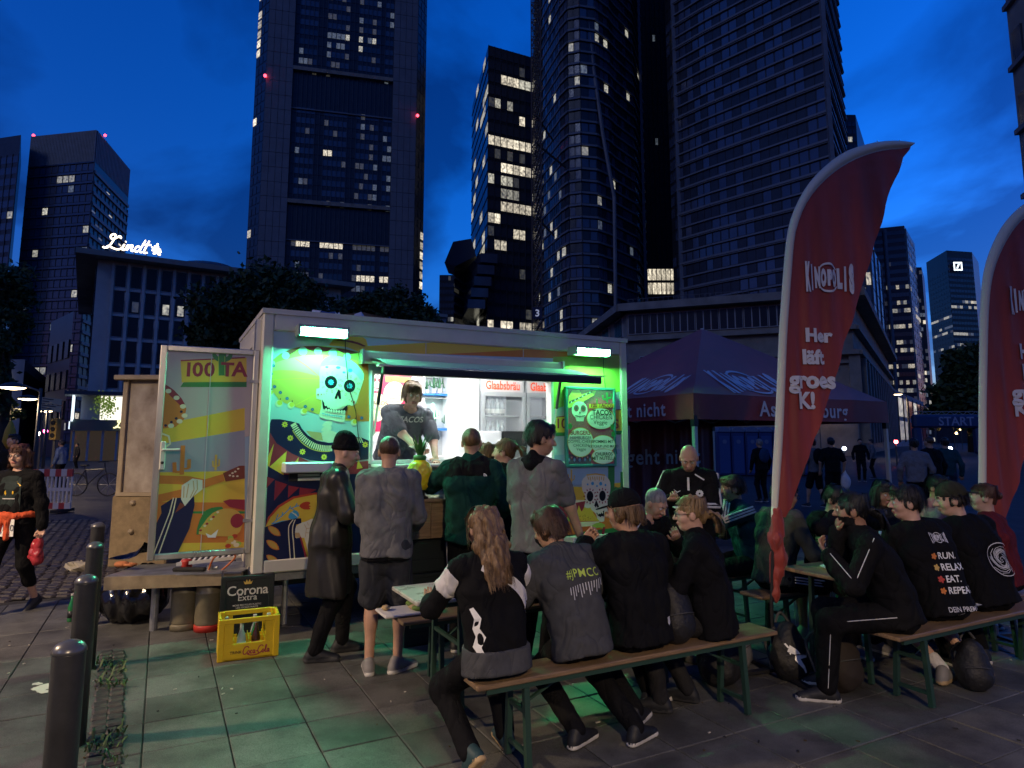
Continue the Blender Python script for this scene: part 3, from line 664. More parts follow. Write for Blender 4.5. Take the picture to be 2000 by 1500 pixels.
for (x, y, rx, ry) in ((0, .62, .17, .1), (-.12, .48, .16, .07), (.1, .42, .2, .12), (-.2, .3, .12, .06), (.05, .22, .2, .14), (-.12, .08, .1, .07), (.2, .06, .12, .08), (.06, .8, .07, .09), (-.28, .52, .07, .05), (.28, .28, .07, .09)):
    em.ball(lw(ue + x * sc, -1.3, ztop + .3 + y * sc), (rx * sc, .08, ry * sc), n=6, M=Matrix.Rotation(hL, 3, 'Z'))
em.build('emblem', m_neon, sg)
# fascia lettering of the shop
uf, zf = lpx(178, 836)
fs = thing('fascia_sign', 'gold Lindt script on the dark fascia above the corner shop', 'sign', lw(1.2, -1.6, zf0))
script_sign(LINDT[:4], lambda u, v: lw(2.0 + u, -1.62, zf0 + .1 + v), .62, .05, .05, 'lettering', m_gold, fs)

# low blocks further left, street canyon
D = 85; B = Building('office_block', 'dark narrow block in the street beyond the pale corner building', [xy(85, 800, 70), xy(128, 800, 64), xy(128, 800, 100), xy(85, 800, 110)], -.02, zat(140, 600, 62), m_dark)
B.facade(xy(85, 800, 70), xy(128, 800, 64), 3, 12, 3, 4, lambda r, c: m_win, .6, .6, mull=False); B.done()
D = 75; B = Building('office_block', 'grey windowless block behind the street lamps at the left', [xy(-40, 800, D), xy(40, 800, D), xy(95, 800, D + 30), xy(-40, 800, D + 40)], -.02, zat(20, 702, D), m_conc)
fn = MB()
for k in range(22):
    t = (k + .5) / 22; a_ = Vector((*xy(40, 800, D), 0)); b_ = Vector((*xy(95, 800, D + 30), 0)); q = a_.lerp(b_, t); fn.box((q.x + .1, q.y - .2, 5.4), (.25, .4, 8))
stuff(fn.build('fins', m_dark, B.th)); B.facade(xy(-40, 800, D - .3), xy(12, 800, D - .3), 3, 9.5, 3, 3, lambda r, c: LIT[1], .8, .8, mull=False); B.done()

# ================================================================== classical stone building behind the canopy tent
D = 80.0; a = xy(1226, 700, D); b = xy(1668, 700, D - 9); c = xy(1742, 800, D + 52); w0 = xy(1120, 700, D + 34)
zt = zat(1300, 604, D)
B = Building('stone_building', 'classical stone building with attic windows and pillared side behind the tent', [w0, a, b, c, (c[0], c[1] + 10), (w0[0], w0[1] + 10)], -.02, zt, m_stone)
def cw(P0, P1, t, z, out=0.0):
    P0 = Vector((*P0, 0)); P1 = Vector((*P1, 0)); d = (P1 - P0).normalized(); n = Vector((d.y, -d.x, 0)); q = P0.lerp(P1, t) + n * out; q.z = z; return q, math.atan2(d.y, d.x)
za0, za1 = zat(1300, 656, D), zat(1300, 614, D)
for P0, P1, L in ((w0, a, None), (a, b, None), (b, c, None)):
    ln = math.dist(P0, P1)
    for z, h, o_ in ((zt, .9, 1.5), (za0 - .5, .45, .7), (za0 - 3.2, .5, .9), (za0 - 4.2, .3, .4), (4.6, .4, .5)):
        q, an = cw(P0, P1, .5, z, 0); MB().box(q, (ln + o_, o_ * 2, h), an).build('cornice', m_stone, B.th)
def swin(P0, P1, t, z, w, h, m, mulls=1):
    q, an = cw(P0, P1, t, z, .05); f = MB().box(q, (w, .25, h), an).build('window', m_winfr, B.th)
    n = mulls + 1
    for k in range(n):
        d = Vector((math.cos(an), math.sin(an), 0)); MB().box(q + d * (w * ((k + .5) / n - .5)) + Vector((math.sin(an), -math.cos(an), 0)) * .1, (w / n - .14, .2, h - .2), an).build('pane', m, f)
for k in range(9): swin(a, b, (k + .55) / 9.2, (za0 + za1) / 2, 2.55, za1 - za0 - .2, LIT[1] if k == 8 else m_win, 2)
for k in range(5): swin(w0, a, (k + .5) / 5, (za0 + za1) / 2, 3.4, za1 - za0 - .3, m_win, 2)
for k in range(6): swin(a, b, (k + .5) / 6, zat(1250, 716, D), 1.1, 2.3, m_win if k != 2 else LIT[3], 1)
for k in range(5): swin(a, b, (k + 1.2) / 6, zat(1450, 800, D), 2.0, 1.6, LIT[0] if k in (1, 2) else m_win, 2)
for k in range(16):
    q, an = cw(b, c, (k + .5) / 16, 0, .5); q.z = (za0 - 3.4 + 1) / 2; MB().box(q, (1.4, 1.0, za0 - 5), an).build('pillar', m_stone, B.th)
for k in range(7):
    q, an = cw(a, b, k / 6, 0, .2); q.z = (za0 - 3.4 + 4.8) / 2; MB().box(q, (1.1, .5, za0 - 8.4), an).build('pilaster', m_stone, B.th)
B.mull = MB(); 
for k in range(40):
    q, an = cw(a, b, k / 40, zt + .9, -1); B.mull.box(q, (.06, .06, 1.1), an)
q, an = cw(a, b, .5, zt + 1.4, -1); B.mull.box(q, (math.dist(a, b), .06, .06), an); B.done()
D = 150; B = Building('low_building', 'small flat-roofed building with lit glass end beside the stone pillars', [xy(1742, 820, D), xy(1806, 820, D + 60), xy(1806, 820, D + 90), xy(1735, 820, D + 30)], -.02, zat(1742, 757, D), m_conc)
B.facade(xy(1742, 820, D), xy(1806, 820, D + 60), 1, zat(1742, 765, D), 2, 7, lambda r, c: LIT[1] if c in (1, 2, 4) else m_glassd, .8, .8); B.done()
D = 110; B = Building('low_building', 'plain terraced building hidden behind the trees and the trailer', [xy(430, 700, D), xy(870, 700, D + 20), xy(870, 700, D + 30), xy(430, 700, D + 14)], -.02, zat(640, 572, D), m_conc)
B.bands(xy(430, 700, D), xy(870, 700, D + 20), [zat(640, 576, D), zat(640, 600, D)], .6, .8, m_eave, 'cornice'); B.done()

# ================================================================== trees
m_bark = mat('bark', (.04, .03, .022), .9, var=.4, scale=4)
m_leaf = [mat('leaf_a', (.03, .055, .018), .6, var=.5, scale=1.2), mat('leaf_b', (.045, .075, .02), .6, var=.4, scale=1.2)]
def tree(label, base, h, crown, n, leaf=.16, name='broadleaf_tree', group='dark broadleaf trees around the square'):
    """crown: list of (x, y, z, r) lobes relative to base"""
    th = thing(name, label, 'tree', base, 0, group); tr = MB(); cz = sum(q[2] for q in crown) / len(crown)
    b = Vector(base); tr.tube([b, b + Vector((.1, .05, h * .22)), b + Vector((.05, .1, cz * .75)), b + Vector((0, 0, cz))], [h * .03, h * .022, h * .016, h * .006], 8)
    for q in crown: e = b + Vector(q[:3]); tr.tube([b + Vector((.05, .05, cz * .5)), (b + Vector((0, 0, cz * .7))).lerp(e, .5), e], [h * .012, h * .008, h * .002], 5)
    tr.build('trunk', m_bark, th, smooth=True)
    pos = []; tot = sum(q[3] ** 3 for q in crown)
    for x, y, z, r in crown:
        k = int(n * r ** 3 / tot); d = RNG.normal(size=(k, 3)); d /= np.linalg.norm(d, axis=1)[:, None]; rad = r * RNG.uniform(.25, 1, (k, 1)) ** .45
        # clumps: pull the leaves to cluster centres
        cl = RNG.normal(size=(max(8, k // 90), 3)); cl = cl / np.linalg.norm(cl, axis=1)[:, None] * r * RNG.uniform(.55, 1.12, (len(cl), 1))
        p = cl[RNG.integers(0, len(cl), k)] + RNG.normal(size=(k, 3)) * r * .17; mixm = RNG.random(k) < .25; p[mixm] = (d * rad)[mixm]
        pos.append(p * (1, 1, .85) + (x, y, z))
    P = np.concatenate(pos); k = len(P)
    a = RNG.normal(size=(k, 3)); a /= np.linalg.norm(a, axis=1)[:, None]; t = RNG.normal(size=(k, 3)); bb = np.cross(a, t); bb /= np.linalg.norm(bb, axis=1)[:, None]
    s_ = leaf * RNG.uniform(.6, 1.3, (k, 1)); V = np.stack([P - a * s_, P + bb * s_ * .5, P + a * s_, P - bb * s_ * .5], 1).reshape(-1, 3)
    me = bpy.data.meshes.new('crown'); me.vertices.add(4 * k); me.vertices.foreach_set('co', V.ravel()); me.loops.add(4 * k); me.loops.foreach_set('vertex_index', np.arange(4 * k)); me.polygons.add(k)
    me.polygons.foreach_set('loop_start', np.arange(0, 4 * k, 4)); me.polygons.foreach_set('loop_total', np.full(k, 4)); 
    for m in m_leaf: me.materials.append(m)
    me.polygons.foreach_set('material_index', (RNG.random(k) < .4).astype(int)); me.update(calc_edges=True)
    o = link(bpy.data.objects.new('crown', me), th); return th
def tpx(x, y, Y, r): q = at(x, y, Y); return (q, r)
def tree_px(label, x, Y, lobes, n, leaf):
    bx = at(x, 850, Y); base = Vector((bx.x, Y, 0)); cr = []
    for lx, ly, pr in lobes:
        q = at(lx, ly, Y); cr.append((q.x - base.x, random.uniform(-.8, .8), q.z, pr * Y / 1300))
    return tree(label, base, max(c[2] for c in cr) * 1.1, cr, n, leaf)
tree_px('large dark tree rising behind the left half of the trailer roof', 520, 30, [(520, 585, 72), (455, 620, 62), (580, 605, 60), (420, 665, 50), (640, 630, 40), (500, 545, 34), (560, 560, 42), (480, 680, 60), (590, 680, 60)], 26000, .15)
tree_px('lower dark tree behind the middle of the trailer roof', 770, 34, [(770, 610, 46), (720, 600, 36), (815, 615, 36), (690, 630, 40), (745, 585, 24), (830, 650, 34), (740, 660, 40)], 15000, .15)
tree_px('leafy tree overhanging the left edge beside the street lamps', 0, 26, [(5, 640, 44), (-25, 560, 60), (30, 670, 28), (-10, 740, 40), (0, 800, 30), (-30, 690, 50)], 11000, .13)
tree_px('dark roadside tree under the far towers at the right', 1895, 90, [(1895, 735, 50), (1880, 790, 55), (1915, 690, 30), (1870, 700, 26)], 7000, .5)
# ================================================================== food trailer
Cc = at(490, 1125, 6.2); C0 = Vector((Cc.x, Cc.y, 0))
def tr(u, w, z): return C0 + E * u + NN * w + Vector((0, 0, z))
def tpx(x, y, w=0.0):
    q = onplane(x, y, C0 + NN * w, NN); return (q - C0).dot(E), q.z
class PArt(Art):
    """print on a plane; points are read off an enlargement (x0, y0, scale) of the photograph and laid out in metres on the plane"""
    def __init__(s, P0, ux, n, zoom=(0, 0, 1), step=.00004):
        s.P0 = Vector(P0); s.ux = Vector(ux); s.n = Vector(n); s.zoom = zoom
        super().__init__(lambda u, v, l: s.P0 + s.ux * u + Vector((0, 0, v)) + s.n * l, step)
    def p(s, a):
        q = onplane(s.zoom[0] + a[0] * s.zoom[2], s.zoom[1] + a[1] * s.zoom[2], s.P0, s.n) - s.P0; return (q.dot(s.ux), q.z)
    def r(s, a, rr):
        q = onplane(s.zoom[0] + a[0] * s.zoom[2], s.zoom[1] + a[1] * s.zoom[2], s.P0, s.n); return rr * s.zoom[2] * q.y / 1320
    def P(s, pts, m, sm=0, closed=True):
        q = [s.p(a) for a in pts]
        if sm: q = [(v.x, v.y) for v in smooth_pts([(a[0], a[1], 0) for a in q], sm, True)]
        s.poly(q, m)
    def Ell(s, c, rx, ry, m, n=18, rot=0.0): s.ell(s.p(c), s.r(c, rx), s.r(c, ry), m, n, rot)
    def Line(s, pts, w, m, sm=0):
        q = [s.p(a) for a in pts]
        if sm: q = [(v.x, v.y) for v in smooth_pts([(a[0], a[1], 0) for a in q], sm)]
        s.line(q, s.r(pts[0], w), m)
    def Flower(s, c, r, m, m2=None, k=8): s.flower(s.p(c), s.r(c, r), m, m2, k)
    def Text(s, st, c, size, m, **k): s.text(st, s.p(c), s.r(c, size), m, **k)
def pm(name, c, rough=.3): return mat('print_' + name, c, rough, coat=.15)
k_bg = pm('sky', (.42, .55, .6)); k_blue = pm('haze', (.3, .45, .6)); k_yel = pm('yellow', (.72, .5, .06)); k_gold = pm('gold', (.62, .4, .08)); k_tan = pm('tan', (.55, .38, .18))
k_or = pm('orange', (.62, .2, .04)); k_brn = pm('brown', (.2, .05, .03)); k_cream = pm('cream', (.75, .68, .45)); k_bone = pm('bone', (.7, .68, .55)); k_navy = pm('navy', (.008, .014, .06)); k_mar = pm('maroon', (.3, .03, .05))
k_blk = pm('black', (.008, .008, .01)); k_cyan = pm('cyan', (.06, .35, .6)); k_grn = pm('green', (.04, .22, .06)); k_lime = pm('lime', (.35, .5, .08)); k_mint = pm('mint', (.4, .65, .5)); k_red = pm('red', (.5, .06, .03)); k_dblue = pm('flowerblue', (.03, .1, .3))
k_white = pm('white', (.78, .78, .74)); k_pink = pm('magenta', (.55, .03, .1)); k_dk = pm('ink', (.03, .02, .02))
m_frame = mat('trailer_frame', (.6, .56, .46), .45, var=.1, scale=3, rvar=.1); m_int = mat('interior_white', (.75, .76, .78), .4, var=.04, scale=2)
m_alu = mat('aluminium', (.55, .54, .5), .32, metal=.9, var=.15, scale=6, stretch=(1, 1, .1), rvar=.1)
m_blackm = mat('black_metal', (.015, .015, .017), .4); m_rub = mat('black_rubber', (.012, .012, .012), .8); m_steel = mat('galvanised', (.35, .36, .37), .42, metal=.8, var=.3, scale=9)
m_wood = mat('beer_wood', (.2, .13, .07), .42, var=.35, scale=6, stretch=(1, 12, 12), bump=.15, bscale=30, rvar=.12)
m_conn = mat('panel_grey', (.5, .52, .53), .35)
uR, zTR = tpx(1222, 668); uL0, zTL = tpx(508, 610); zT = (zTR + zTL) / 2; zB = tpx(497, 1122)[1]; LEN = uR
o_l, _ = tpx(722, 800); o_r, _ = tpx(1078, 800); _, o_b = tpx(735, 905); _, o_t = tpx(722, 724)
DEP = 2.1
T = thing('food_trailer', 'white framed taco food trailer with sugar skull artwork and open hatch', 'food trailer', tr(LEN / 2, -1, 0), TH)
fl = zB + .02
fw, tw_, bw = .1, .17, .12       # post, top rail, bottom rail
w0 = -.05
def wall(name, u0, u1, z0, z1, m=k_bg, d=.05, w=w0):
    return MB().box(tr((u0 + u1) / 2, w + d / 2, (z0 + z1) / 2), (u1 - u0, d, z1 - z0), TH).build(name, m, T)
wall('front_panel', fw, o_l, zB + bw, zT - tw_); wall('front_panel', o_r, LEN - fw, zB + bw, zT - tw_)
wall('front_panel', o_l, o_r, zB + bw, o_b); wall('front_panel', o_l, o_r, o_t, zT - tw_)
for u0, u1, z0, z1, n in ((0, fw, zB, zT, 'corner_post'), (LEN - fw, LEN, zB, zT, 'corner_post'), (fw, LEN - fw, zT - tw_, zT, 'top_rail'), (fw, LEN - fw, zB, zB + bw, 'bottom_rail')):
    MB().box(tr((u0 + u1) / 2, -.03, (z0 + z1) / 2), (u1 - u0 - .001, .1, z1 - z0 - .001), TH, bev=.012).build(n, m_frame, T)
m_lip = mat('window_lip', (.6, .62, .62), .3)
for u0, u1, z0, z1 in ((o_l, o_l + .03, o_b, o_t), (o_r - .03, o_r, o_b, o_t), (o_l + .03, o_r - .03, o_b, o_b + .03), (o_l + .03, o_r - .03, o_t - .03, o_t)):
    MB().box(tr((u0 + u1) / 2, -.02, (z0 + z1) / 2), (u1 - u0, .12, z1 - z0), TH).build('hatch_frame', m_lip, T)
for u in (tpx(828, 900)[0], tpx(1022, 800)[0]):     # panel seams
    MB().box(tr(u, .002, (o_t + zT - tw_) / 2), (.006, .006, zT - tw_ - o_t), TH).build('panel_seam', m_conn, T)
# rest of the box
MB().box(tr(LEN / 2, -DEP, (zB + zT) / 2), (LEN, .06, zT - zB), TH).build('back_wall', m_int, T)
MB().box(tr(LEN - .03, -DEP / 2 - .04, (zB + zT) / 2), (.06, DEP - .1, zT - zB - .01), TH).build('side_wall', m_int, T)
MB().box(tr(LEN / 2, -DEP / 2 - .03, zT + .015), (LEN + .02, DEP + .12, .05), TH).build('roof', m_frame, T)
MB().box(tr(LEN / 2, -DEP / 2 - .04, zB - .04), (LEN, DEP, .08), TH).build('floor', m_steel, T)
# end wall with the doorway
MB().box(tr(.03, -.45, (zB + zT) / 2), (.06, .68, zT - zB - .02), TH).build('side_wall', m_frame, T)
MB().box(tr(.03, -1.78, (zB + zT) / 2), (.06, .6, zT - zB - .02), TH).build('side_wall', m_frame, T)
MB().box(tr(.03, -1.13, zT - .12), (.06, .7, .22), TH).build('side_wall', m_frame, T)
MB().box(tr(-.02, -.16, (zB + zT) / 2), (.05, .12, zT - zB - .1), TH).build('door_jamb', m_alu, T)
# ---- print on the front
A = PArt(C0, E, NN, (0, 0, 1)); Lb = (fw, zB + bw); 
def rect(a, u0, u1, z0, z1, m): a.poly([(u0, z0), (u1, z0), (u1, z1), (u0, z1)], m)
zt_ = zT - tw_ - .002
# top beams (photograph pixels)
def clipP(a, pts, m):
    q = [a.p(v) for v in pts]; a.poly([(min(max(x, fw + .003), LEN - fw - .003), min(max(z, zB + bw + .003), zt_)) for x, z in q], m)
clipP(A, [(710, 676), (845, 655), (1010, 650), (1225, 668), (1225, 690), (1010, 690), (720, 692)], k_yel)
clipP(A, [(860, 692), (1040, 676), (1225, 676), (1225, 692), (1090, 700)], k_or)
clipP(A, [(1080, 697), (1225, 690), (1225, 765), (1078, 800)], k_lime)
A.zoom = (500, 620, .1867)
def hatpoly(pts, m): clipP(A, pts, m)
hatpoly([(130, 520), (170, 445), (250, 385), (350, 335), (430, 312), (500, 300), (600, 296), (700, 300), (900, 320), (1080, 365), (1175, 430), (1185, 1085), (1060, 1088), (920, 1078), (700, 1020), (640, 1010), (500, 965), (380, 925), (300, 895), (240, 860), (180, 780), (130, 700)], k_gold)
hatpoly([(130, 520), (190, 480), (250, 455), (380, 420), (500, 400), (700, 390), (670, 620), (560, 590), (400, 555), (250, 550), (135, 560)], k_tan)
hatpoly([(1060, 470), (1175, 480), (1185, 1085), (1070, 1078), (930, 1060), (960, 940), (1060, 900), (1110, 700)], k_or)
for l in ([(660, 640), (420, 640), (140, 655)], [(640, 800), (520, 860), (410, 920)], [(660, 620), (520, 500), (410, 430)]): A.Line(l, 8, k_yel)
hatpoly([(130, 520), (170, 445), (250, 385), (350, 335), (430, 312), (500, 300), (600, 296), (700, 300), (900, 320), (1080, 365), (1175, 430), (1175, 490), (1080, 455), (900, 412), (700, 388), (500, 392), (300, 440), (200, 470)], k_lime)
for q in ([(250, 385), (350, 335), (470, 308), (400, 365), (340, 400), (290, 395)], [(500, 302), (640, 298), (800, 318), (740, 360), (640, 372), (560, 345)], [(830, 318), (950, 336), (1080, 370), (1000, 385), (930, 385), (870, 350)]): A.P(q, k_brn)
for c, r in (((310, 398), 40), ((490, 350), 46), ((648, 352), 40), ((805, 372), 46), ((955, 410), 40), ((165, 480), 34)): A.Ell(c, r, r, k_mint)
hatpoly([(760, 292), (800, 240), (850, 200), (900, 160), (960, 140), (1060, 145), (1120, 175), (1150, 230), (1168, 290), (1168, 400), (1080, 362), (950, 310)], k_yel)
A.P([(800, 245), (860, 235), (930, 235), (1010, 245), (1080, 265), (1150, 300), (1125, 305), (1050, 278), (930, 250)], k_brn)
for c, r in (((240, 900), 38), ((365, 920), 36), ((500, 985), 36), ((1025, 1098), 34), ((150, 790), 30)): A.Ell(c, r, r, k_cream); A.Ell((c[0] + 8, c[1] - 8), r * .7, r * .7, k_yel); A.Ell((c[0] + 14, c[1] - r - 8), 6, 10, k_dk, 8)
for c in ((182, 505), (160, 590), (195, 725), (255, 785), (325, 848), (515, 932), (590, 962), (970, 1040), (1105, 1052)): A.Flower(c, 20, k_dblue, k_cyan)
# skull
A.P([(700, 450), (760, 410), (850, 405), (1000, 450), (1080, 520), (1130, 600), (1110, 700), (1075, 800), (1060, 855), (1040, 905), (1000, 925), (965, 915), (935, 1000), (920, 1095), (850, 1090), (760, 1070), (680, 1050), (658, 1025), (680, 950), (682, 862), (632, 850), (632, 745), (665, 735), (668, 560)], k_bone, 2)
A.P([(676, 510), (760, 498), (850, 500), (930, 520), (1000, 560), (1060, 610), (1105, 660), (1130, 600), (1080, 520), (1000, 450), (850, 405), (760, 410), (700, 450)], k_mint, 2)
for c, rx, ry in (((740, 520), 16, 10), ((860, 525), 24, 15), ((985, 555), 24, 20), ((920, 575), 16, 11)): A.Ell(c, rx, ry, k_cyan)
for x in (790, 850, 915, 975): A.Line([(x - 15, 460), (x + 15, 440)], 12, k_tan)
for c, rx, ry in (((783, 678), 66, 70), ((978, 718), 62, 68)):
    for k in range(11):
        a_ = math.tau * k / 11 + .3; q = (c[0] + 96 * math.cos(a_), c[1] + 98 * math.sin(a_)); A.Ell(q, 18, 10, k_tan, 8, -a_); A.Ell(q, 11, 5, k_bone, 8, -a_)
    A.Ell(c, rx + 8, ry + 8, k_bone); A.Ell(c, rx, ry, k_blk, 22); A.Flower(c, 33, k_cyan, k_dblue)
A.P([(862, 750), (835, 800), (818, 850), (845, 852), (855, 815), (870, 856), (888, 850), (882, 770)], k_blk)
A.P([(688, 855), (720, 905), (770, 945), (830, 968), (900, 962), (958, 912), (950, 965), (935, 1000), (880, 1003), (760, 988), (700, 955)], k_blk)
for k in range(8):
    t = k / 7; x = 728 + t * 190; y = 905 + 40 * math.sin(t * 3.0); A.Ell((x, y), 15, 24, k_bone, 10); A.Ell((x + 4, 968 + 22 * t * (1 - t) + t * 20), 13, 18, k_bone, 10)
for c, r in (((648, 808), 13), ((682, 806), 8), ((710, 803), 6), ((735, 799), 4), ((950, 845), 4), ((972, 863), 7), ((995, 876), 9), ((1022, 886), 14)): A.Ell(c, r * .7, r, k_red, 8)
A.Line([(685, 1000), (760, 1022), (840, 1030), (905, 1040)], 7, k_cyan)
for k in range(9): A.Line([(695 + k * 24, 1000 + k * 4), (700 + k * 24, 1022 + k * 4)], 4, k_cyan)
# neck bones, ruffled collar
for k in range(4): A.P([(735 - k * 18, 1085 + k * 55), (795 - k * 6, 1090 + k * 52), (775 - k * 5, 1140 + k * 50), (690 - k * 10, 1135 + k * 52)], k_bone, 3)
A.P([(520, 1185), (680, 1205), (700, 1290), (600, 1280)], k_tan); A.P([(760, 1180), (900, 1250), (780, 1310), (700, 1280)], k_bone, 3)
hatpoly([(95, 1150), (110, 1105), (160, 1065), (250, 1065), (360, 1085), (450, 1110), (480, 1165), (540, 1232), (640, 1292), (760, 1312), (860, 1300), (940, 1262), (1000, 1248), (1100, 1255), (1180, 1290), (1185, 1480), (1000, 1505), (750, 1512), (560, 1492), (420, 1452), (300, 1392), (190, 1312), (110, 1245)], k_navy)
cv = smooth_pts([(392, 1115, 0), (445, 1200, 0), (515, 1280, 0), (610, 1340, 0), (710, 1364, 0), (800, 1364, 0)], 5)
for i in range(0, len(cv) - 1):
    d = (cv[i + 1] - cv[i]).normalized(); n = Vector((-d.y, d.x, 0)); A.Line([tuple((cv[i] - n * 26)[:2]), tuple((cv[i] + n * 34)[:2])], 13, k_cream)
A.Line([tuple((p - Vector((-.6, .8, 0)) * -46)[:2]) for p in cv[2:]], 9, k_gold)
for x in range(5): A.Line([(1010 + x * 20, 1262 - x * 2), (1035 + x * 20, 1310)], 10, k_cream)
for c in ((300, 1120), (357, 1262), (485, 1405), (710, 1460), (1140, 1330)): A.Flower(c, 33, k_yel, k_brn)
# poncho
A.zoom = (490, 840, .2)
hatpoly([(85, 330), (135, 20), (250, 130), (400, 230), (560, 300), (760, 335), (1160, 330), (1160, 1350), (60, 1375)], k_navy)
hatpoly([(135, 20), (250, 130), (400, 230), (560, 300), (760, 330), (1150, 300), (1150, 420), (760, 440), (560, 440), (330, 435), (180, 362), (110, 330)], k_mar)
for q in ([(128, 330), (225, 130), (178, 356)], [(180, 360), (350, 205), (318, 440)], [(400, 350), (465, 265), (458, 330)], [(1030, 380), (1045, 290), (1090, 370)]): A.P(q, k_yel)
for q in ([(112, 440), (230, 480), (110, 610)], [(235, 490), (355, 530), (225, 690)], [(365, 540), (470, 560), (360, 662)], [(475, 560), (640, 580), (530, 640), (470, 640)]): A.P(q, k_mar)
hatpoly([(100, 960), (165, 850), (262, 738), (410, 648), (620, 610), (800, 615), (800, 1350), (520, 1345), (480, 1040), (300, 880)], k_red)
A.P([(140, 945), (190, 850), (282, 752), (420, 668), (620, 630), (790, 632), (790, 1340), (560, 1280), (490, 1040), (300, 890)], k_yel)
for q in ([(200, 918), (260, 870), (320, 820), (380, 765), (470, 735)], [(240, 885), (265, 820)], [(300, 845), (310, 800)], [(370, 775), (385, 740)], [(430, 750), (450, 715)], [(210, 915), (300, 890), (380, 880)], [(390, 760), (430, 790)]): A.Line(q, 9, k_cyan)
A.P([(470, 742), (510, 705), (560, 698), (580, 715), (560, 732), (585, 742), (565, 755), (580, 770), (520, 775)], k_red, 2); A.P([(365, 850), (385, 805), (440, 785), (470, 830), (430, 872), (385, 868)], k_cyan, 3)
for k in range(3): A.Line([(395 + k * 18, 800 + k * 8), (430 + k * 12, 822 + k * 12)], 7, k_cream)
A.P([(75, 960), (140, 945), (300, 893), (430, 862), (488, 860), (492, 908), (440, 922), (425, 1020), (480, 1042), (545, 1250), (530, 1345), (66, 1368)], k_navy)
for l in ([(412, 872), (372, 930), (366, 1000), (372, 1100), (390, 1350)], [(432, 872), (410, 930), (405, 1000), (414, 1100), (430, 1345)]): A.Line(l, 9, k_cream, 3)
for x, y in ((165, 940), (150, 1075), (150, 1220)): A.P([(x, y), (x + 45, y - 2), (x + 100, y + 30), (x + 125, y + 92), (x + 60, y + 85), (x + 15, y + 45)], k_or, 2); A.P([(x + 12, y + 6), (x + 45, y + 6), (x + 90, y + 34), (x + 112, y + 82), (x + 60, y + 74), (x + 22, y + 40)], k_gold, 2)
A.P([(432, 960), (470, 915), (540, 890), (640, 885), (640, 1240), (560, 1200), (520, 1050), (440, 1055)], k_bone, 2); A.P([(430, 1000), (470, 1000), (490, 1050), (430, 1050)], k_tan)
for l in ([(520, 920), (540, 960), (530, 1040)], [(540, 960), (620, 950)], [(535, 1000), (620, 1010)], [(550, 900), (560, 930)]): A.Line(l, 5, k_tan)
A.Line([(480, 1042), (520, 1180), (545, 1300)], 14, k_mar)
# middle strip under the hatch
A.zoom = (0, 0, 1)
clipP(A, [(722, 985), (1230, 955), (1230, 1010), (722, 1050)], k_yel); clipP(A, [(722, 1045), (1100, 1012), (1230, 1006), (1230, 1030), (722, 1065)], k_or); clipP(A, [(722, 1062), (1100, 1038), (1230, 1026), (1230, 1045), (722, 1085)], k_grn); clipP(A, [(722, 1083), (1100, 1055), (1230, 1044), (1230, 1120), (722, 1130)], k_lime)
for k in range(24):
    x = 860 + k * 14; y = 1078 - (x - 860) * .085; A.Line([(x, y), (x + random.uniform(-4, 4), y - random.uniform(5, 11))], 1.6, k_grn)
# right part
A.zoom = (1040, 740, .2268)
clipP(A, [(170, 660), (790, 600), (790, 905), (140, 925)], k_blue); clipP(A, [(140, 920), (420, 930), (790, 890), (790, 1160), (140, 1190)], k_yel)
clipP(A, [(140, 1180), (790, 1120), (800, 1330), (140, 1350)], k_or); clipP(A, [(380, 1320), (800, 1270), (800, 1360), (380, 1400)], k_grn)
A.P([(185, 332), (765, 262), (768, 445), (190, 462)], k_yel); A.P([(190, 462), (768, 445), (758, 478), (200, 492)], k_grn); A.Line([(185, 332), (765, 262)], 8, k_mar)
A.Text('10', (243, 424), 118, k_mar, bold=.02); A.Text('S', (718, 425), 110, k_mar, bold=.02)
clipP(A, [(646, 700), (702, 700), (700, 1140), (646, 1140)], k_grn)
A.Line([(700, 945), (735, 955), (765, 940), (768, 900), (768, 800)], 40, k_grn, 4)
A.Line([(330, 780), (330, 900)], 16, k_gold); A.Line([(305, 820), (308, 855), (330, 862)], 10, k_gold); A.Line([(355, 830), (352, 865), (330, 875)], 10, k_gold)
A.P([(420, 880), (450, 840), (480, 825), (600, 825), (640, 850), (664, 890), (665, 960), (650, 1020), (640, 1070), (662, 1090), (640, 1140), (615, 1150), (612, 1225), (560, 1222), (540, 1160), (480, 1112), (438, 1100), (450, 1010), (425, 960)], k_bone, 2)
A.Line([(460, 828), (540, 818), (620, 830)], 12, k_gold); 
for k in range(8): A.Line([(470 + k * 20, 840), (480 + k * 18, 868 + 8 * (k % 2))], 9, k_gold)
for c, r in (((512, 900), 15), ((470, 908), 9), ((550, 922), 9), ((582, 902), 16), ((623, 914), 10)): A.Ell(c, r, r, k_cyan, 12)
for c in ((490, 1010), (597, 1006)):
    for k in range(12): a_ = math.tau * k / 12; A.Ell((c[0] + 50 * math.cos(a_), c[1] + 60 * math.sin(a_)), 9, 6, k_mar, 8, -a_)
    A.Ell(c, 40, 50, k_bone); A.Ell(c, 34, 45, k_blk)
A.P([(543, 1040), (525, 1090), (540, 1108), (545, 1090), (555, 1110), (568, 1100)], k_blk); A.P([(540, 1150), (575, 1160), (612, 1130), (610, 1185), (590, 1180), (580, 1190), (560, 1178)], k_blk)
for k in range(3): A.Ell((560 + k * 18, 1158 - k * 4), 7, 10, k_bone, 8)
A.P([(100, 1030), (190, 985), (260, 1030), (330, 1040), (455, 1045), (440, 1060), (100, 1090)], k_cream, 2); A.P([(140, 945), (168, 908), (195, 960), (222, 1022), (150, 1000)], k_or); A.P([(252, 955), (300, 970), (362, 996), (318, 1050), (268, 1042)], k_or)
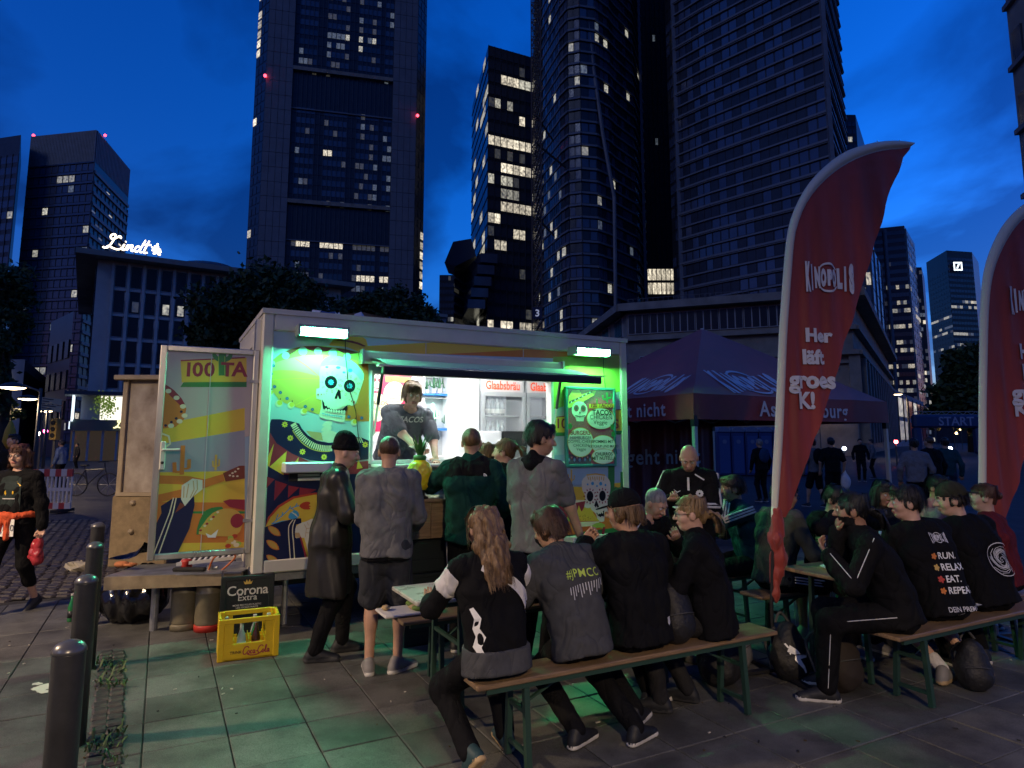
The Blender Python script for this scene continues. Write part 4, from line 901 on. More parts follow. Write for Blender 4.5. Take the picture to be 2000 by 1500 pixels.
A.P([(100, 1090), (250, 1085), (450, 1048), (440, 1100), (415, 1150), (380, 1185), (100, 1200)], k_mar); A.Line([(100, 1090), (250, 1083), (450, 1046)], 9, k_cream)
A.P([(288, 1225), (300, 1160), (312, 1122), (350, 1160), (375, 1150), (392, 1088), (415, 1140), (450, 1130), (492, 1104), (520, 1160), (570, 1222)], k_yel); A.P([(288, 1225), (312, 1122), (360, 1165), (392, 1225)], k_lime)
for k in range(26): A.Ell((310 + random.random() * 220, 1170 + random.random() * 45), 3, 3, k_brn, 6)
A.P([(340, 1232), (572, 1226), (555, 1262), (380, 1275)], k_cream); A.Ell((680, 1185), 32, 55, k_mar); A.Line([(500, 1380), (490, 1320), (520, 1275), (570, 1258), (612, 1275)], 42, k_lime, 4); A.Line([(612, 1275), (600, 1330), (585, 1390)], 24, k_mar, 3)
A.build('printed_artwork', T)
# ---- green tubes
def tube_lamp(x0, y0, x1, y1, col, st, name):
    (ua, za), (ub, zb) = tpx(x0, y0, .1), tpx(x1, y1, .1); z = (za + zb) / 2
    h = MB().box(tr((ua + ub) / 2, .1, z + .035), (ub - ua, .19, .03), TH, bev=.008)
    for u in (ua, ub): h.box(tr(u, .1, z + .0), (.02, .2, .1), TH)
    h.box(tr((ua + ub) / 2, .125, z - .005), (ub - ua, .008, .095), TH)  # added shield plate, keeps the tube's direct light off the wall behind
    ho = h.build('lamp_housing', mat('lamp_housing', (.25, .3, .28), .4), T)
    m = mat(name, (.6, .9, .75), .4, emit=col, estr=st, sample=True)
    MB().tube([tr(ua + .03, .17, z), tr(ub - .03, .17, z)], .013, 8).build('light_tube', m, ho)
    MB().tube([tr(ub, .05, z + .03), tr(ub + .02, .02, z - .2), tr(ub + .06, .012, z - .5), tr(ub + .14, .012, z - .75), tr(ub + .2, .012, z - 1.2)], .004, 5).build('cable', m_rub, ho)
tube_lamp(582, 645, 676, 652, (.12, 1, .52), 92, 'green_tube'); tube_lamp(1118, 684, 1183, 690, (.16, 1, .33), 92, 'green_tube_warm')
# ---- awning
ua, _ = tpx(708, 690, .1); ub, _ = tpx(1098, 710, .1); _, z1 = tpx(708, 684, .1); z0 = z1 - .125
MB().box(tr((ua + ub) / 2, .06, (z0 + z1) / 2), (ub - ua, .12, z1 - z0), TH, bev=.02).build('awning_cassette', m_frame, T)
for u in (ua, ub): MB().box(tr(u, .065, (z0 + z1) / 2), (.02, .15, z1 - z0 + .02), TH).build('cassette_end', m_alu, T)
wb = .8; zb = 2.36
MB().box(tr((ua + ub) / 2 + .02, wb, zb), (ub - ua + .04, .06, .07), TH, bev=.01).build('awning_rail', m_blackm, T)
MB().box(tr((ua + ub) / 2 + .02, wb - .02, zb + .045), (ub - ua + .12, .08, .012), TH).build('rail_trim', m_alu, T)
fab = MB(); n = 8
for k in range(n + 1):
    t = k / n; p0 = tr(ua + .06, .1 + (wb - .12) * t, z0 + .05 + (zb + .05 - z0 - .05) * t + .02 * math.sin(t * math.pi)); p1 = tr(ub - .06, .1 + (wb - .12) * t, z0 + .05 + (zb - z0) * t + .02 * math.sin(t * math.pi)); fab.v += [tuple(p0), tuple(p1)]
fab.f = [(2 * k, 2 * k + 1, 2 * k + 3, 2 * k + 2) for k in range(n)]; fab.m = [0] * n; fab.build('awning_cloth', mat('awning_cloth', (.35, .36, .35), .8), T)
for u, s_ in ((ua + .1, 1), (ub - .1, -1)):
    MB().tube([tr(u, .1, z0 + .02), tr(u + s_ * .22, .42, (z0 + zb) / 2), tr(u + s_ * .02, wb - .03, zb)], .017, 6).build('awning_arm', m_alu, T)
for u, u2 in ((o_l + .04, ua + .04), (o_r + .0, ub - .38)):
    lo = tr(u, .02, o_b + .28); hi = tr(u2, wb - .12, zb + .02); md = lo.lerp(hi, .5)
    MB().tube([lo, md], .011, 6).build('strut', m_alu, T); MB().tube([md, hi], .016, 6).build('strut', m_blackm, T)
# ---- interior
def ibox(name, x0, y0, x1, y1, w, d, m, parent=None, bev=0):
    (ua, za), (ub, zb_) = tpx(x0, y0, w), tpx(x1, y1, w); return MB().box(tr((ua + ub) / 2, w - d / 2, (za + zb_) / 2), (abs(ub - ua), d, abs(za - zb_)), TH, bev=bev).build(name, m, parent or T)
m_led = mat('white_tube', (.9, .9, .9), .4, emit=(.95, .97, 1), estr=8.5, sample=True)
for w in (-.35, -1.2): MB().tube([tr(o_l + .2, w, zT - .1), tr(o_r - .2, w, zT - .1)], .016, 8).build('ceiling_tube', m_led, T)
MB().box(tr((o_l + o_r) / 2, -.22, o_b - .03), (o_r - o_l, .5, .04), TH).build('counter', m_steel, T)
MB().box(tr((o_l + o_r) / 2, .16, o_b - .02), (o_r - o_l - .04, .3, .03), TH, bev=.006).build('serving_ledge', m_lip, T)
ibox('serving_ledge', 557, 904, 668, 922, .22, .2, m_lip, bev=.01)
ibox('price_strip', 565, 924, 640, 938, .03, .025, m_blackm); ibox('price_label', 582, 926, 625, 930, .034, .003, k_white); ibox('price_label', 582, 933, 625, 938, .034, .003, k_white)
MB().box(tr(o_l - .55, -1.05, (fl + zT) / 2), (.05, 1.9, zT - fl - .1), TH).build('partition', m_int, T)
# worktop at the back with a steel box
MB().box(tr((o_l + o_r) / 2, -1.75, (fl + 1.55) / 2), (o_r - o_l + .5, .6, 1.5 - fl), TH).build('back_counter', m_int, T)
ibox('warmer', 942, 842, 980, 872, -1.35, .3, m_int, bev=.01); ibox('warmer', 982, 842, 1030, 872, -1.4, .3, m_blackm, bev=.01)
# shelves
for y0, y1 in ((735, 768), (778, 836)):
    s_ = ibox('wall_shelf', 828, y1, 882, y1 + 5, -1.85, .2, mat('blue_shelf', (.03, .2, .55), .4))
    ibox('shelf_side', 826, y0, 829, y1, -1.85, .2, m_int, s_); ibox('shelf_side', 881, y0, 884, y1, -1.85, .2, m_int, s_); ibox('shelf_top', 826, y0 - 2, 884, y0, -1.85, .2, m_int, s_)
m_cact = mat('cactus_green', (.05, .16, .08), .6, var=.3, scale=20); m_pot = mat('white_pot', (.7, .7, .7), .4)
def cactus(x, y, s, name='potted cactus'):
    (u, z) = tpx(x, y, -1.9); b = tr(u, -1.95, z); o = thing('potted_cactus', name, 'plant', b, 0, 'cacti on the trailer shelves')
    MB().lathe(b, [(.022 * s, 0), (.032 * s, .05 * s)], 12).build('pot', m_pot, o)
    c = MB(); c.tube([b + Vector((0, 0, .05 * s)), b + Vector((0, 0, .14 * s)), b + Vector((0, 0, .19 * s))], [.016 * s, .017 * s, .006 * s], 8)
    for q in (-1, 1): c.tube([b + E * q * .01 + Vector((0, 0, (.09 + .02 * q) * s)), b + E * q * .04 * s + Vector((0, 0, (.1 + .02 * q) * s)), b + E * q * .042 * s + Vector((0, 0, (.16 + .02 * q) * s))], [.01 * s, .01 * s, .004 * s], 6)
    c.build('cactus', m_cact, o, smooth=True)
cactus(836, 767, .95, 'cactus at the left end of the upper shelf'); cactus(850, 767, 1.15, 'taller cactus in the middle of the upper shelf'); cactus(861, 767, 1.1, 'cactus right of the middle on the upper shelf'); cactus(874, 767, .95, 'cactus at the right end of the upper shelf')
cactus(851, 834, 1.25, 'green potted cactus on the lower blue shelf'); cactus(871, 834, .9, 'small potted cactus at the right of the lower blue shelf')
m_neong = mat('neon_green', (.3, .8, .5), .4, emit=(.4, 1, .7), estr=.25); (u, z) = tpx(840, 832, -1.95)
nc = thing('neon_cactus', 'pale green neon cactus lamp on the lower shelf', 'lamp', tr(u, -1.9, z)); q = MB()
for l in ([(0, .02), (0, .28), (.02, .31), (.04, .28), (.04, .02)], [(0, .12), (-.04, .13), (-.05, .2)], [(.04, .1), (.08, .12), (.09, .2)]): q.tube([tr(u + a, -1.9, z + b) for a, b in l], .006, 6)
q.build('neon_outline', m_neong, nc)
# menu board on the back wall
A2 = PArt(tr(0, -1.98, 0), E, NN, (700, 660, .26)); 
ibox('wall_menu', 723, 712, 802, 860, -2.0, .02, k_white)
A2.P([(95, 150), (400, 195), (400, 720), (95, 700)], k_pink); A2.P([(95, 160), (190, 195), (270, 240), (200, 260), (95, 300)], k_yel); A2.Ell((140, 330), 46, 72, k_white); A2.Ell((125, 315), 13, 15, k_mar); A2.Ell((158, 318), 13, 15, k_mar); A2.Line([(110, 370), (140, 380), (170, 375)], 9, k_mar)
A2.P([(205, 285), (392, 300), (392, 335), (205, 330)], k_yel); A2.Text('100 TACOS', (298, 328), 36, k_mar, bold=.02)
A2.Ell((270, 420), 85, 95, k_cream); A2.Ell((140, 520), 80, 110, k_cream)
for k in range(6): A2.Text(('CHICKEN', 'Veggie, Bean', 'Salsa', 'Guacamole', 'Jalapenos', 'Quesadilla')[k], (270, 365 + k * 24), 22, k_dk)
A2.Text('TACOS', (150, 505), 44, k_dk, bold=.01); A2.Text('mit Dip', (150, 545), 34, k_dk); A2.build('menu_print', T)
# fridges
(uf0, _), (uf1, zf) = tpx(940, 740, -1.45), tpx(1078, 740, -1.45); uf1 += .25; fm = (uf0 + uf1) / 2; zft = tpx(940, 733, -1.45)[1]
m_fr = mat('fridge_grey', (.38, .4, .42), .4); m_head = mat('fridge_header', (.55, .55, .55), .4, emit=(.9, .92, 1), estr=.01)
m_frg = mat('fridge_inside', (.6, .62, .65), .3, emit=(.8, .88, 1), estr=.01); m_shelfm = mat('wire_shelf', (.5, .5, .5), .3, metal=.7)
m_letter = mat('fridge_letters', (.6, .08, .03), .5, emit=(1, .12, .04), estr=.05)
zhd = tpx(940, 764, -1.45)[1]
for i, (u0, u1) in enumerate(((uf0, fm - .01), (fm + .01, uf1))):
    F = thing('glass_door_fridge', ('left' if i == 0 else 'right') + ' glass door drinks fridge with lit header inside the trailer', 'fridge', tr((u0 + u1) / 2, -1.7, fl), TH, 'fridges in the trailer')
    w = u1 - u0
    MB().box(tr((u0 + u1) / 2, -2.0, (fl + zft) / 2), (w, .05, zft - fl), TH).build('cabinet', m_frg, F)
    for u in (u0 + .012, u1 - .012): MB().box(tr(u, -1.72, (fl + zft) / 2), (.024, .5, zft - fl), TH).build('side', m_fr, F)
    MB().box(tr((u0 + u1) / 2, -1.72, (zhd + zft) / 2), (w - .05, .5, zft - zhd), TH).build('header', m_head, F)
    for k, zz_ in enumerate((zhd - .32, zhd - .62, zhd - .92)):
        MB().box(tr((u0 + u1) / 2, -1.75, zz_), (w - .06, .4, .012), TH).build('shelf', m_shelfm, F)
    for zz_, h in ((zhd - .03, .06), (fl + .1, .2)): MB().box(tr((u0 + u1) / 2, -1.45, zz_), (w, .04, h), TH).build('door_rail', m_fr, F)
    for u in (u0 + .025, u1 - .025): MB().box(tr(u, -1.45, (zhd + fl) / 2), (.05, .04, zhd - fl - .1), TH).build('door_stile', m_fr, F)
    MB().box(tr(u1 - .16, -1.4, zhd - .95), (.24, .03, .025), TH).build('handle', m_alu, F)
    MB().box(tr((u0 + u1) / 2, -1.452, (zhd + fl) / 2), (w - .1, .006, zhd - fl - .2), TH).build('glass', mat('fridge_glass', (.9, .95, 1), .03, alpha=.12), F)
    a = Art(lambda u, v, l, u0=u0, u1=u1: tr((u0 + u1) / 2 + u, -1.466 + l, zhd + .035 + v), .002); a.lift = .004; a.text('Glaabsbräu', (0, 0), .16, m_letter, bold=.025, sx=.72); a.build('lettering', F)
    if i == 0:
        m_gl = mat('clear_glass', (.75, .85, .85), .06, alpha=.4)
        for k in range(14):
            r_, c_ = divmod(k, 5); q = tr(u0 + .1 + c_ * .075, -1.62, zhd - .32 * (r_ + 1) + .007); bo = thing('glass_bottle', ('first', 'second', 'third', 'fourth', 'fifth')[c_] + ' clear glass from the left on the ' + ('upper', 'middle', 'lower')[r_] + ' shelf of the left fridge', 'glass', q, 0, 'glasses in the fridge')
            MB().lathe(q, [(.03, 0), (.034, .1), (.034, .16), (.016, .2), (.016, .25)] if r_ < 2 else [(.03, 0), (.035, .12)], 10).build('body', m_gl, bo, smooth=True); MB().lathe(q + Vector((0, 0, .03)), [(.036, 0), (.036, .06)], 10).build('label', k_white, bo)
MB().box(tr(uf0 - .17, -1.75, (fl + zft) / 2 + .02), (.3, .55, zft - fl + .04), TH).build('tall_cabinet', m_int, T)
# ---- framed menu on the outside
PB = thing('framed_menu', 'teal framed menu poster with skull and food lists on the trailer front', 'poster', tr(tpx(1150, 830)[0], .03, tpx(1150, 905)[1]), TH)
(pu0, pz1), (pu1, pz0) = tpx(1105, 760), tpx(1196, 905)
m_teal = mat('teal_frame', (.05, .25, .24), .35)
MB().box(tr((pu0 + pu1) / 2, .012, (pz0 + pz1) / 2), (pu1 - pu0, .02, pz1 - pz0), TH).build('backing', k_white, PB)
for u0, u1, z0_, z1_ in ((pu0 - .03, pu0, pz0 - .03, pz1 + .03), (pu1, pu1 + .03, pz0 - .03, pz1 + .03), (pu0, pu1, pz1, pz1 + .03), (pu0, pu1, pz0 - .03, pz0)): MB().box(tr((u0 + u1) / 2, .026, (z0_ + z1_) / 2), (u1 - u0, .05, z1_ - z0_), TH, bev=.005).build('frame', m_teal, PB)
PW, PH = pu1 - pu0, pz1 - pz0
a = Art(lambda u, v, l: tr(pu0 + u * PW, .024 + l, pz0 + v * PH), .0006)
a.poly([(0, 0), (1, 0), (1, 1), (0, 1)], k_pink); a.poly([(0, 0), (.5, 0), (.5, .13), (0, .13)], k_navy)
for k in range(9): a.flower((.03 + k * .055, .06 + .03 * (k % 2)), .028, k_mar if k % 2 else k_cyan, k_white)
a.poly([(.03, .9), (.1, .98), (.25, .99), (.3, .93), (.5, .98), (.62, .99), (.58, .93), (.3, .82), (.02, .74), (0, .78)], k_yel)
a.poly([(.03, .8), (.3, .89), (.55, .97), (.52, .985), (.28, .905), (.03, .83)], k_dk)
for k in range(6): a.ell((.08 + k * .08, .825 + k * .028), .015, .01, k_white, 8)
a.ell((.25, .72), .17, .12, k_white); a.poly([(.14, .66), (.36, .66), (.33, .57), (.18, .57)], k_white)
for x in (.18, .33): a.ell((x, .745), .055, .045, k_mar); a.ell((x, .745), .03, .025, k_blk)
a.poly([(.25, .71), (.235, .675), (.275, .675)], k_blk); a.line([(.15, .645), (.25, .63), (.36, .645)], .012, k_blk); 
for k in range(6): a.line([(.17 + k * .032, .655), (.17 + k * .032, .615)], .006, k_blk)
a.line([(.85, .83), (.85, .97)], .05, k_grn); a.line([(.75, .93), (.76, .88), (.85, .87)], .035, k_grn); a.line([(.95, .96), (.94, .9), (.85, .89)], .035, k_grn); a.line([(.62, .8), (.62, .88)], .03, k_grn)
a.poly([(.44, .745), (1, .765), (1, .82), (.45, .805)], k_yel)
for c, rx, ry in (((.7, .61), .3, .14), ((.25, .29), .27, .19), ((.74, .26), .26, .12), ((.74, .1), .25, .1)): a.ell(c, rx * 1.04, ry * 1.05, k_gold, 26); a.ell(c, rx, ry, k_white, 26)
for c in ((.95, .5), (.97, .4), (.03, .5)): a.flower(c, .05, k_grn, None, 5)
def ptxt(s, c, size, bold=.0, m=k_dk):
    v, f = text2d(s, 1, bold); w = max(p.x for p in v) - min(p.x for p in v); a.mb.add([a.fr(c[0] + p.x * size / PW, c[1] + p.y * size / PH, a.lift) for p in v], f, a.mi(m)); a.up()
ptxt('100 TACOS', (.72, .765), .065, .03, k_mar); ptxt('TACOS', (.72, .66), .085, .03); ptxt('CHICKEN', (.7, .6), .075); ptxt('Veggie', (.68, .53), .075)
ptxt('BURGERS', (.24, .39), .066, .03, k_mar); 
for k, s_ in enumerate(('HAMBURGER', 'DOPPEL-CHEESE', 'CHICKEN', 'Veggie')): ptxt(s_, (.25, .33 - k * .05), .05)
ptxt('POMMES MIT', (.74, .28), .05, .01); ptxt('KETCHUP UND MAYO', (.74, .22), .042, .01); ptxt('CHURROS', (.74, .11), .055, .02); ptxt('MIT NUTELLA', (.74, .055), .055, .02)
a.build('print', PB)
MB().box(tr((pu0 + pu1) / 2, .05, (pz0 + pz1) / 2), (PW, .003, PH), TH).build('acrylic_cover', mat('acrylic', (1, 1, 1), .06, alpha=.06, spec=.6), PB)
# ---- roof gear
q = onplane(700, 622, tr(0, -.8, 0), NN); tq = MB(); rs = []
tp = thing('roof_tarp', 'crumpled blue and white plastic bundle on the trailer roof', 'tarp', Vector((q.x, q.y, zT + .04)), TH)
for i in range(15):
    for j in range(6):
        tq.v.append(tuple(tr((q - C0).dot(E) - .55 + i * .075, -.75 - j * .12, zT + .045 + (0 if j in (0, 5) or i in (0, 14) else .13 + random.uniform(-.05, .09)))))
tq.f = [(i * 6 + j, (i + 1) * 6 + j, (i + 1) * 6 + j + 1, i * 6 + j + 1) for i in range(14) for j in range(5)]; tq.m = [random.randint(0, 2) for _ in tq.f]
tq.build('sheet', [mat('tarp_blue', (.06, .1, .22), .25), mat('tarp_white', (.5, .52, .56), .25), mat('tarp_dark', (.03, .04, .08), .25)], tp)
bd = MB(); ub_ = (q - C0).dot(E)
bd.prism([tr(ub_ - .25, -.95, zT + .2), tr(ub_ + .1, -.95, zT + .27), tr(ub_ + .45, -.95, zT + .22), tr(ub_ + .45, -1.0, zT + .19), tr(ub_ - .25, -1.0, zT + .18)], NN * -.03); bd.build('board', m_wood, tp)
q = onplane(890, 640, tr(0, -1.2, 0), NN); uc = (q - C0).dot(E)
ch = thing('roof_vent', 'round steel roof vent under a flat plate on the trailer roof', 'vent', tr(uc, -1.2, zT + .04), TH)
MB().lathe(tr(uc + .05, -1.2, zT + .04), [(.14, 0), (.14, .1), (.16, .1), (.16, .13), (.12, .14), (.12, .18)], 18).build('pipe', m_steel, ch, smooth=True)
MB().prism([tr(uc - .35, -1.0, zT + .15), tr(uc - .05, -1.3, zT + .24), tr(uc + .45, -1.3, zT + .24), tr(uc + .4, -1.0, zT + .15)], (0, 0, .015)).build('plate', m_steel, ch)
# ---- wheels
for u in (LEN * .5 - .32, LEN * .5 + .32):
    M_ = Matrix((E, Vector((0, 0, 1)), NN)).transposed(); wh = MB().lathe(tr(u, -.32, .29), [(.1, 0), (.27, 0), (.29, .04), (.29, .14), (.27, .18), (.1, .18)], 22, axis=M_).build('wheel', m_rub, T, smooth=True)
    MB().lathe(tr(u, -.31, .29), [(.05, 0), (.17, .0), (.18, .17), (.05, .175)], 16, axis=M_).build('rim', m_steel, wh)
for u in (.35, LEN - .3): MB().tube([tr(u, -.3, 0), tr(u, -.3, zB)], .03, 8).build('support_leg', m_steel, T); 
MB().box(tr(LEN / 2, -.35, zB - .13), (LEN - .2, .08, .1), TH).build('chassis_beam', m_blackm, T)
# ---- open end door
Yh = 6.27; Hh = at(489, 1080, Yh); Fr = at(286, 1097, Yh * 399 / 424 - .02); dE = Vector((Hh.x - Fr.x, Hh.y - Fr.y, 0)); DW = dE.length; dE.normalize(); dN = Vector((dE.y, -dE.x, 0))
F0 = Vector((Fr.x, Fr.y, 0)); dz0 = (Hh.z + Fr.z) / 2; dz1 = (at(312, 674, Fr.y).z + at(490, 683, Yh).z) / 2; aD = math.atan2(dE.y, dE.x)
def dr(u, w, z): return F0 + dE * u + dN * w + Vector((0, 0, z))
DR = MB().box(dr(DW / 2, -.025, (dz0 + dz1) / 2), (DW - .02, .045, dz1 - dz0 - .02), aD).build('open_door', k_bg, T)
for u0, u1, z0, z1 in ((0, .055, dz0, dz1), (DW - .055, DW, dz0, dz1), (.055, DW - .055, dz1 - .055, dz1), (.055, DW - .055, dz0, dz0 + .055)): MB().box(dr((u0 + u1) / 2, -.015, (z0 + z1) / 2), (u1 - u0 - .001, .06, z1 - z0 - .001), aD, bev=.008).build('door_frame', m_alu, DR)
MB().box(dr(DW * .5, .0015, (dz0 + dz1) / 2), (.005, .004, dz1 - dz0 - .12), aD).build('door_seam', m_conn, DR)
m_pvc = mat('handle_white', (.6, .58, .5), .35); hz = at(318, 890, Fr.y).z; hu = .07
MB().box(dr(hu, .022, hz), (.045, .018, .25), aD, bev=.01).build('handle_plate', m_pvc, DR); MB().tube([dr(hu, .03, hz + .05), dr(hu, .07, hz + .05), dr(hu + .13, .07, hz + .05)], .011, 8).build('door_handle', m_pvc, DR); MB().ball(dr(hu, .032, hz - .06), .014, n=6).build('door_lock', m_blackm, DR)
for z in (dz1 - .3, dz0 + .3): MB().box(dr(DW - .01, .02, z), (.14, .014, .03), aD).build('hinge', m_steel, DR)
MB().tube([dr(DW + .035, .0, dz0 - .02), dr(DW + .035, 0, dz1 + .02)], .014, 8).build('hinge_rod', mat('rod_white', (.75, .75, .72), .3), DR)
a = PArt(dr(0, 0, 0), dE, dN, (280, 660, .3)); b0, b1, c0_, c1_ = .057, DW - .057, dz0 + .057, dz1 - .057
def dP(pts, m): q = [a.p(v) for v in pts]; a.poly([(min(max(x, b0), b1), min(max(z, c0_), c1_)) for x, z in q], m)
k_dbg = pm('door_bg', (.5, .42, .38)); k_dgrey = pm('door_grey', (.32, .32, .36)); a.lift = .0012
dP([(100, 60), (720, 60), (720, 640), (60, 700)], k_dbg); dP([(100, 560), (660, 455), (660, 605), (90, 690)], k_yel); dP([(90, 690), (660, 600), (660, 870), (80, 880)], k_dgrey); dP([(80, 875), (660, 865), (660, 1080), (60, 1080)], k_yel); dP([(80, 895), (300, 900), (420, 925), (300, 955), (80, 950)], k_or)
dP([(60, 1070), (660, 1072), (660, 1140), (60, 1140)], k_or); dP([(60, 1130), (660, 1128), (660, 1146), (60, 1146)], k_grn); dP([(60, 1144), (660, 1144), (660, 1345), (40, 1345)], k_or); dP([(40, 1340), (660, 1330), (660, 1420), (40, 1420)], k_yel)
dP([(242, 150), (672, 128), (672, 290), (250, 290)], k_yel); dP([(262, 288), (672, 286), (672, 320), (240, 320)], k_grn); a.Line([(244, 148), (664, 128)], 9, k_mar)
a.Ell((515, 112), 62, 48, k_grn); a.Ell((515, 100), 40, 30, k_dbg); a.Line([(515, 100), (515, 245)], 46, k_grn); a.Line([(490, 120), (490, 240)], 4, k_lime); a.Line([(530, 120), (530, 240)], 4, k_lime)
for s_, x, sz in (('1', 292, 128), ('0', 352, 128), ('0', 428, 128), ('T', 545, 128), ('A', 625, 135)): a.Text(s_, (x, 248), sz, k_mar, bold=.03)
dP([(125, 315), (150, 305), (200, 340), (250, 395), (280, 460), (265, 530), (210, 580), (120, 590)], k_or); dP([(125, 312), (150, 305), (200, 340), (250, 395), (275, 440), (240, 440), (200, 400), (130, 345)], k_mar)
for c in ((163, 346), (216, 390), (258, 446), (268, 506), (236, 543), (180, 572)): a.Ell(c, 18, 15, k_cream, 12)
for c in ((247, 480), (214, 524), (182, 548), (145, 570)): a.Ell(c, 9, 9, k_navy, 8)
a.Line([(120, 622), (165, 640), (175, 690), (130, 720)], 12, k_cream)
a.Line([(258, 700), (250, 890)], 26, k_or); a.Line([(202, 810), (204, 875)], 24, k_or); a.Line([(205, 872), (250, 872)], 14, k_or); a.Line([(298, 790), (296, 850)], 22, k_or); a.Line([(296, 850), (258, 852)], 12, k_or)
a.Line([(474, 760), (470, 862)], 14, k_gold); a.Line([(452, 800), (454, 835), (472, 840)], 10, k_gold); a.Line([(494, 790), (492, 830), (472, 838)], 10, k_gold)
dP([(84, 1020), (250, 985), (400, 920), (520, 885), (528, 930), (400, 975), (260, 1030), (80, 1075)], k_or)
dP([(518, 880), (625, 832), (660, 832), (660, 915), (535, 935)], k_brn)
for c in ((563, 895), (580, 880), (598, 870), (617, 852), (585, 900), (612, 900)): a.Ell(c, 8, 6, k_cream, 8)
dP([(70, 1110), (190, 1045), (330, 1030), (333, 1090), (300, 1240), (225, 1405), (60, 1420)], k_navy)
for l in ([(196, 1040), (170, 1140), (120, 1270), (62, 1420)], [(214, 1040), (190, 1150), (145, 1280), (95, 1420)]): a.Line(l, 7, k_cream)
dP([(70, 1060), (112, 1080), (118, 1140), (75, 1205)], k_or); dP([(205, 1140), (240, 1070), (275, 1090)], k_brn); dP([(245, 1050), (250, 960), (320, 915), (385, 925), (385, 985), (320, 1035), (270, 1095)], k_bone)
for l in ([(265, 965), (262, 1040)], [(295, 950), (280, 1040)], [(325, 930), (330, 985), (305, 1040)], [(350, 925), (352, 985), (320, 1035)]): a.Line(l, 6, k_tan)
a.P([(345, 1280), (365, 1190), (410, 1120), (480, 1100), (520, 1110), (430, 1190), (390, 1260)], k_grn, 2); a.P([(360, 1275), (390, 1210), (450, 1140), (530, 1110), (600, 1120), (640, 1160), (640, 1230), (600, 1285), (480, 1290)], k_gold, 2)
for k in range(9): a.Ell((372 + k * 14, 1245 - k * 14 + random.uniform(-8, 8)), 9, 7, (k_mar, k_lime, k_cream)[k % 3], 8)
dP([(518, 1062), (560, 1050), (660, 1052), (660, 1120), (560, 1100)], k_mar); a.Ell((610, 1190), 40, 45, k_mar); a.P([(405, 1270), (440, 1285), (488, 1245), (470, 1300), (420, 1300)], k_white)
for k in range(10): a.Ell((540 + random.random() * 90, 1285 + random.random() * 70), 18, 14, (k_red, k_gold, k_lime, k_cream)[k % 4], 8)
for x in (415, 510, 590): a.Line([(x, 1405), (x + 6, 1378)], 6, k_brn)
a.build('printed_artwork', DR)
# ================================================================== street lamps
m_pole = mat('lamp_pole', (.06, .06, .06), .5); m_lampg = mat('lamp_glass', (.9, .8, .6), .4, emit=(1, .72, .4), estr=1.6, sample=False)
def street_lamp(base, h, label, energy=0.0, armdir=(-1, 0, 0), col=(1, .73, .44), group='street lamps'):
    b = Vector(base); o = thing('street_lamp', label, 'street lamp', b, 0, group); d = Vector(armdir).normalized()
    MB().tube([b, b + Vector((0, 0, h * .5)), b + Vector((0, 0, h))], [.07, .055, .045], 10).build('pole', m_pole, o, smooth=True)
    MB().tube([b + Vector((0, 0, h - .1)), b + d * .5 + Vector((0, 0, h + .08)), b + d * .8 + Vector((0, 0, h + .08))], .03, 8).build('arm', m_pole, o)
    c = b + d * .85 + Vector((0, 0, h + .02)); MB().lathe(c, [(.36, .0), (.34, .05), (.2, .13), (.05, .16)], 18).build('lamp_hood', m_pole, o, smooth=True)
    MB().lathe(c + Vector((0, 0, -.06)), [(.1, 0), (.26, .03), (.33, .055)], 18).build('lamp_glass', m_lampg, o, smooth=True)
    if energy:
        L = bpy.data.lights.new('lamp_light', 'SPOT'); L.energy = energy; L.color = col; L.shadow_soft_size = .18; L.spot_size = R(165); L.spot_blend = .6
        lo = bpy.data.objects.new('lamp_light', L); COL.objects.link(lo); lo.parent = o; lo.location = c - b + Vector((0, 0, -.12))
    return o
street_lamp((-8.6, 2.6, 0), 5.2, 'street lamp on the pavement left of the bollards', 225, (1, .2, 0))
street_lamp((2.5, -7.0, 0), 6.2, 'street lamp standing behind the benches', 350, (-.3, 1, 0))
for (x, y, Y, en, lb) in ((22, 757, 20, 40, 'nearest glowing street lamp at the left edge'), (52, 779, 27, 30, 'second glowing street lamp beside the direction sign'), (88, 803, 38, 20, 'small glowing street lamp far down the left street')):
    q = at(x, y, Y); street_lamp((q.x + .9, Y, 0), q.z - .02, lb, en, (-1, 0, 0))
q = at(1757, 771, 60); street_lamp((q.x + .6, 60, 0), q.z, 'glowing lamp on a tall post beside the stone pillars', 30, (-1, -.2, 0))
m_pt = mat('far_lamp', (1, .8, .5), .4, emit=(1, .62, .25), estr=2.2)
for k, (x, y, Y) in enumerate(((1862, 832, 90), (1877, 838, 110), (1889, 833, 95), (1868, 846, 140), (1600, 815, 70))):
    q = at(x, y, Y); o = thing('distant_lamp', ('left of the four orange lamps under the START banner', 'third orange lamp under the START banner', 'rightmost orange lamp under the START banner', 'lowest small orange lamp under the START banner', 'small lamp glowing behind the red flag')[k], 'street lamp', (q.x, Y, 0), 0, 'distant lamps')
    MB().ball(q, .22, n=6).build('globe', m_pt, o); MB().tube([(q.x, Y, 0), (q.x, Y, q.z)], .05, 6).build('pole', m_pole, o)
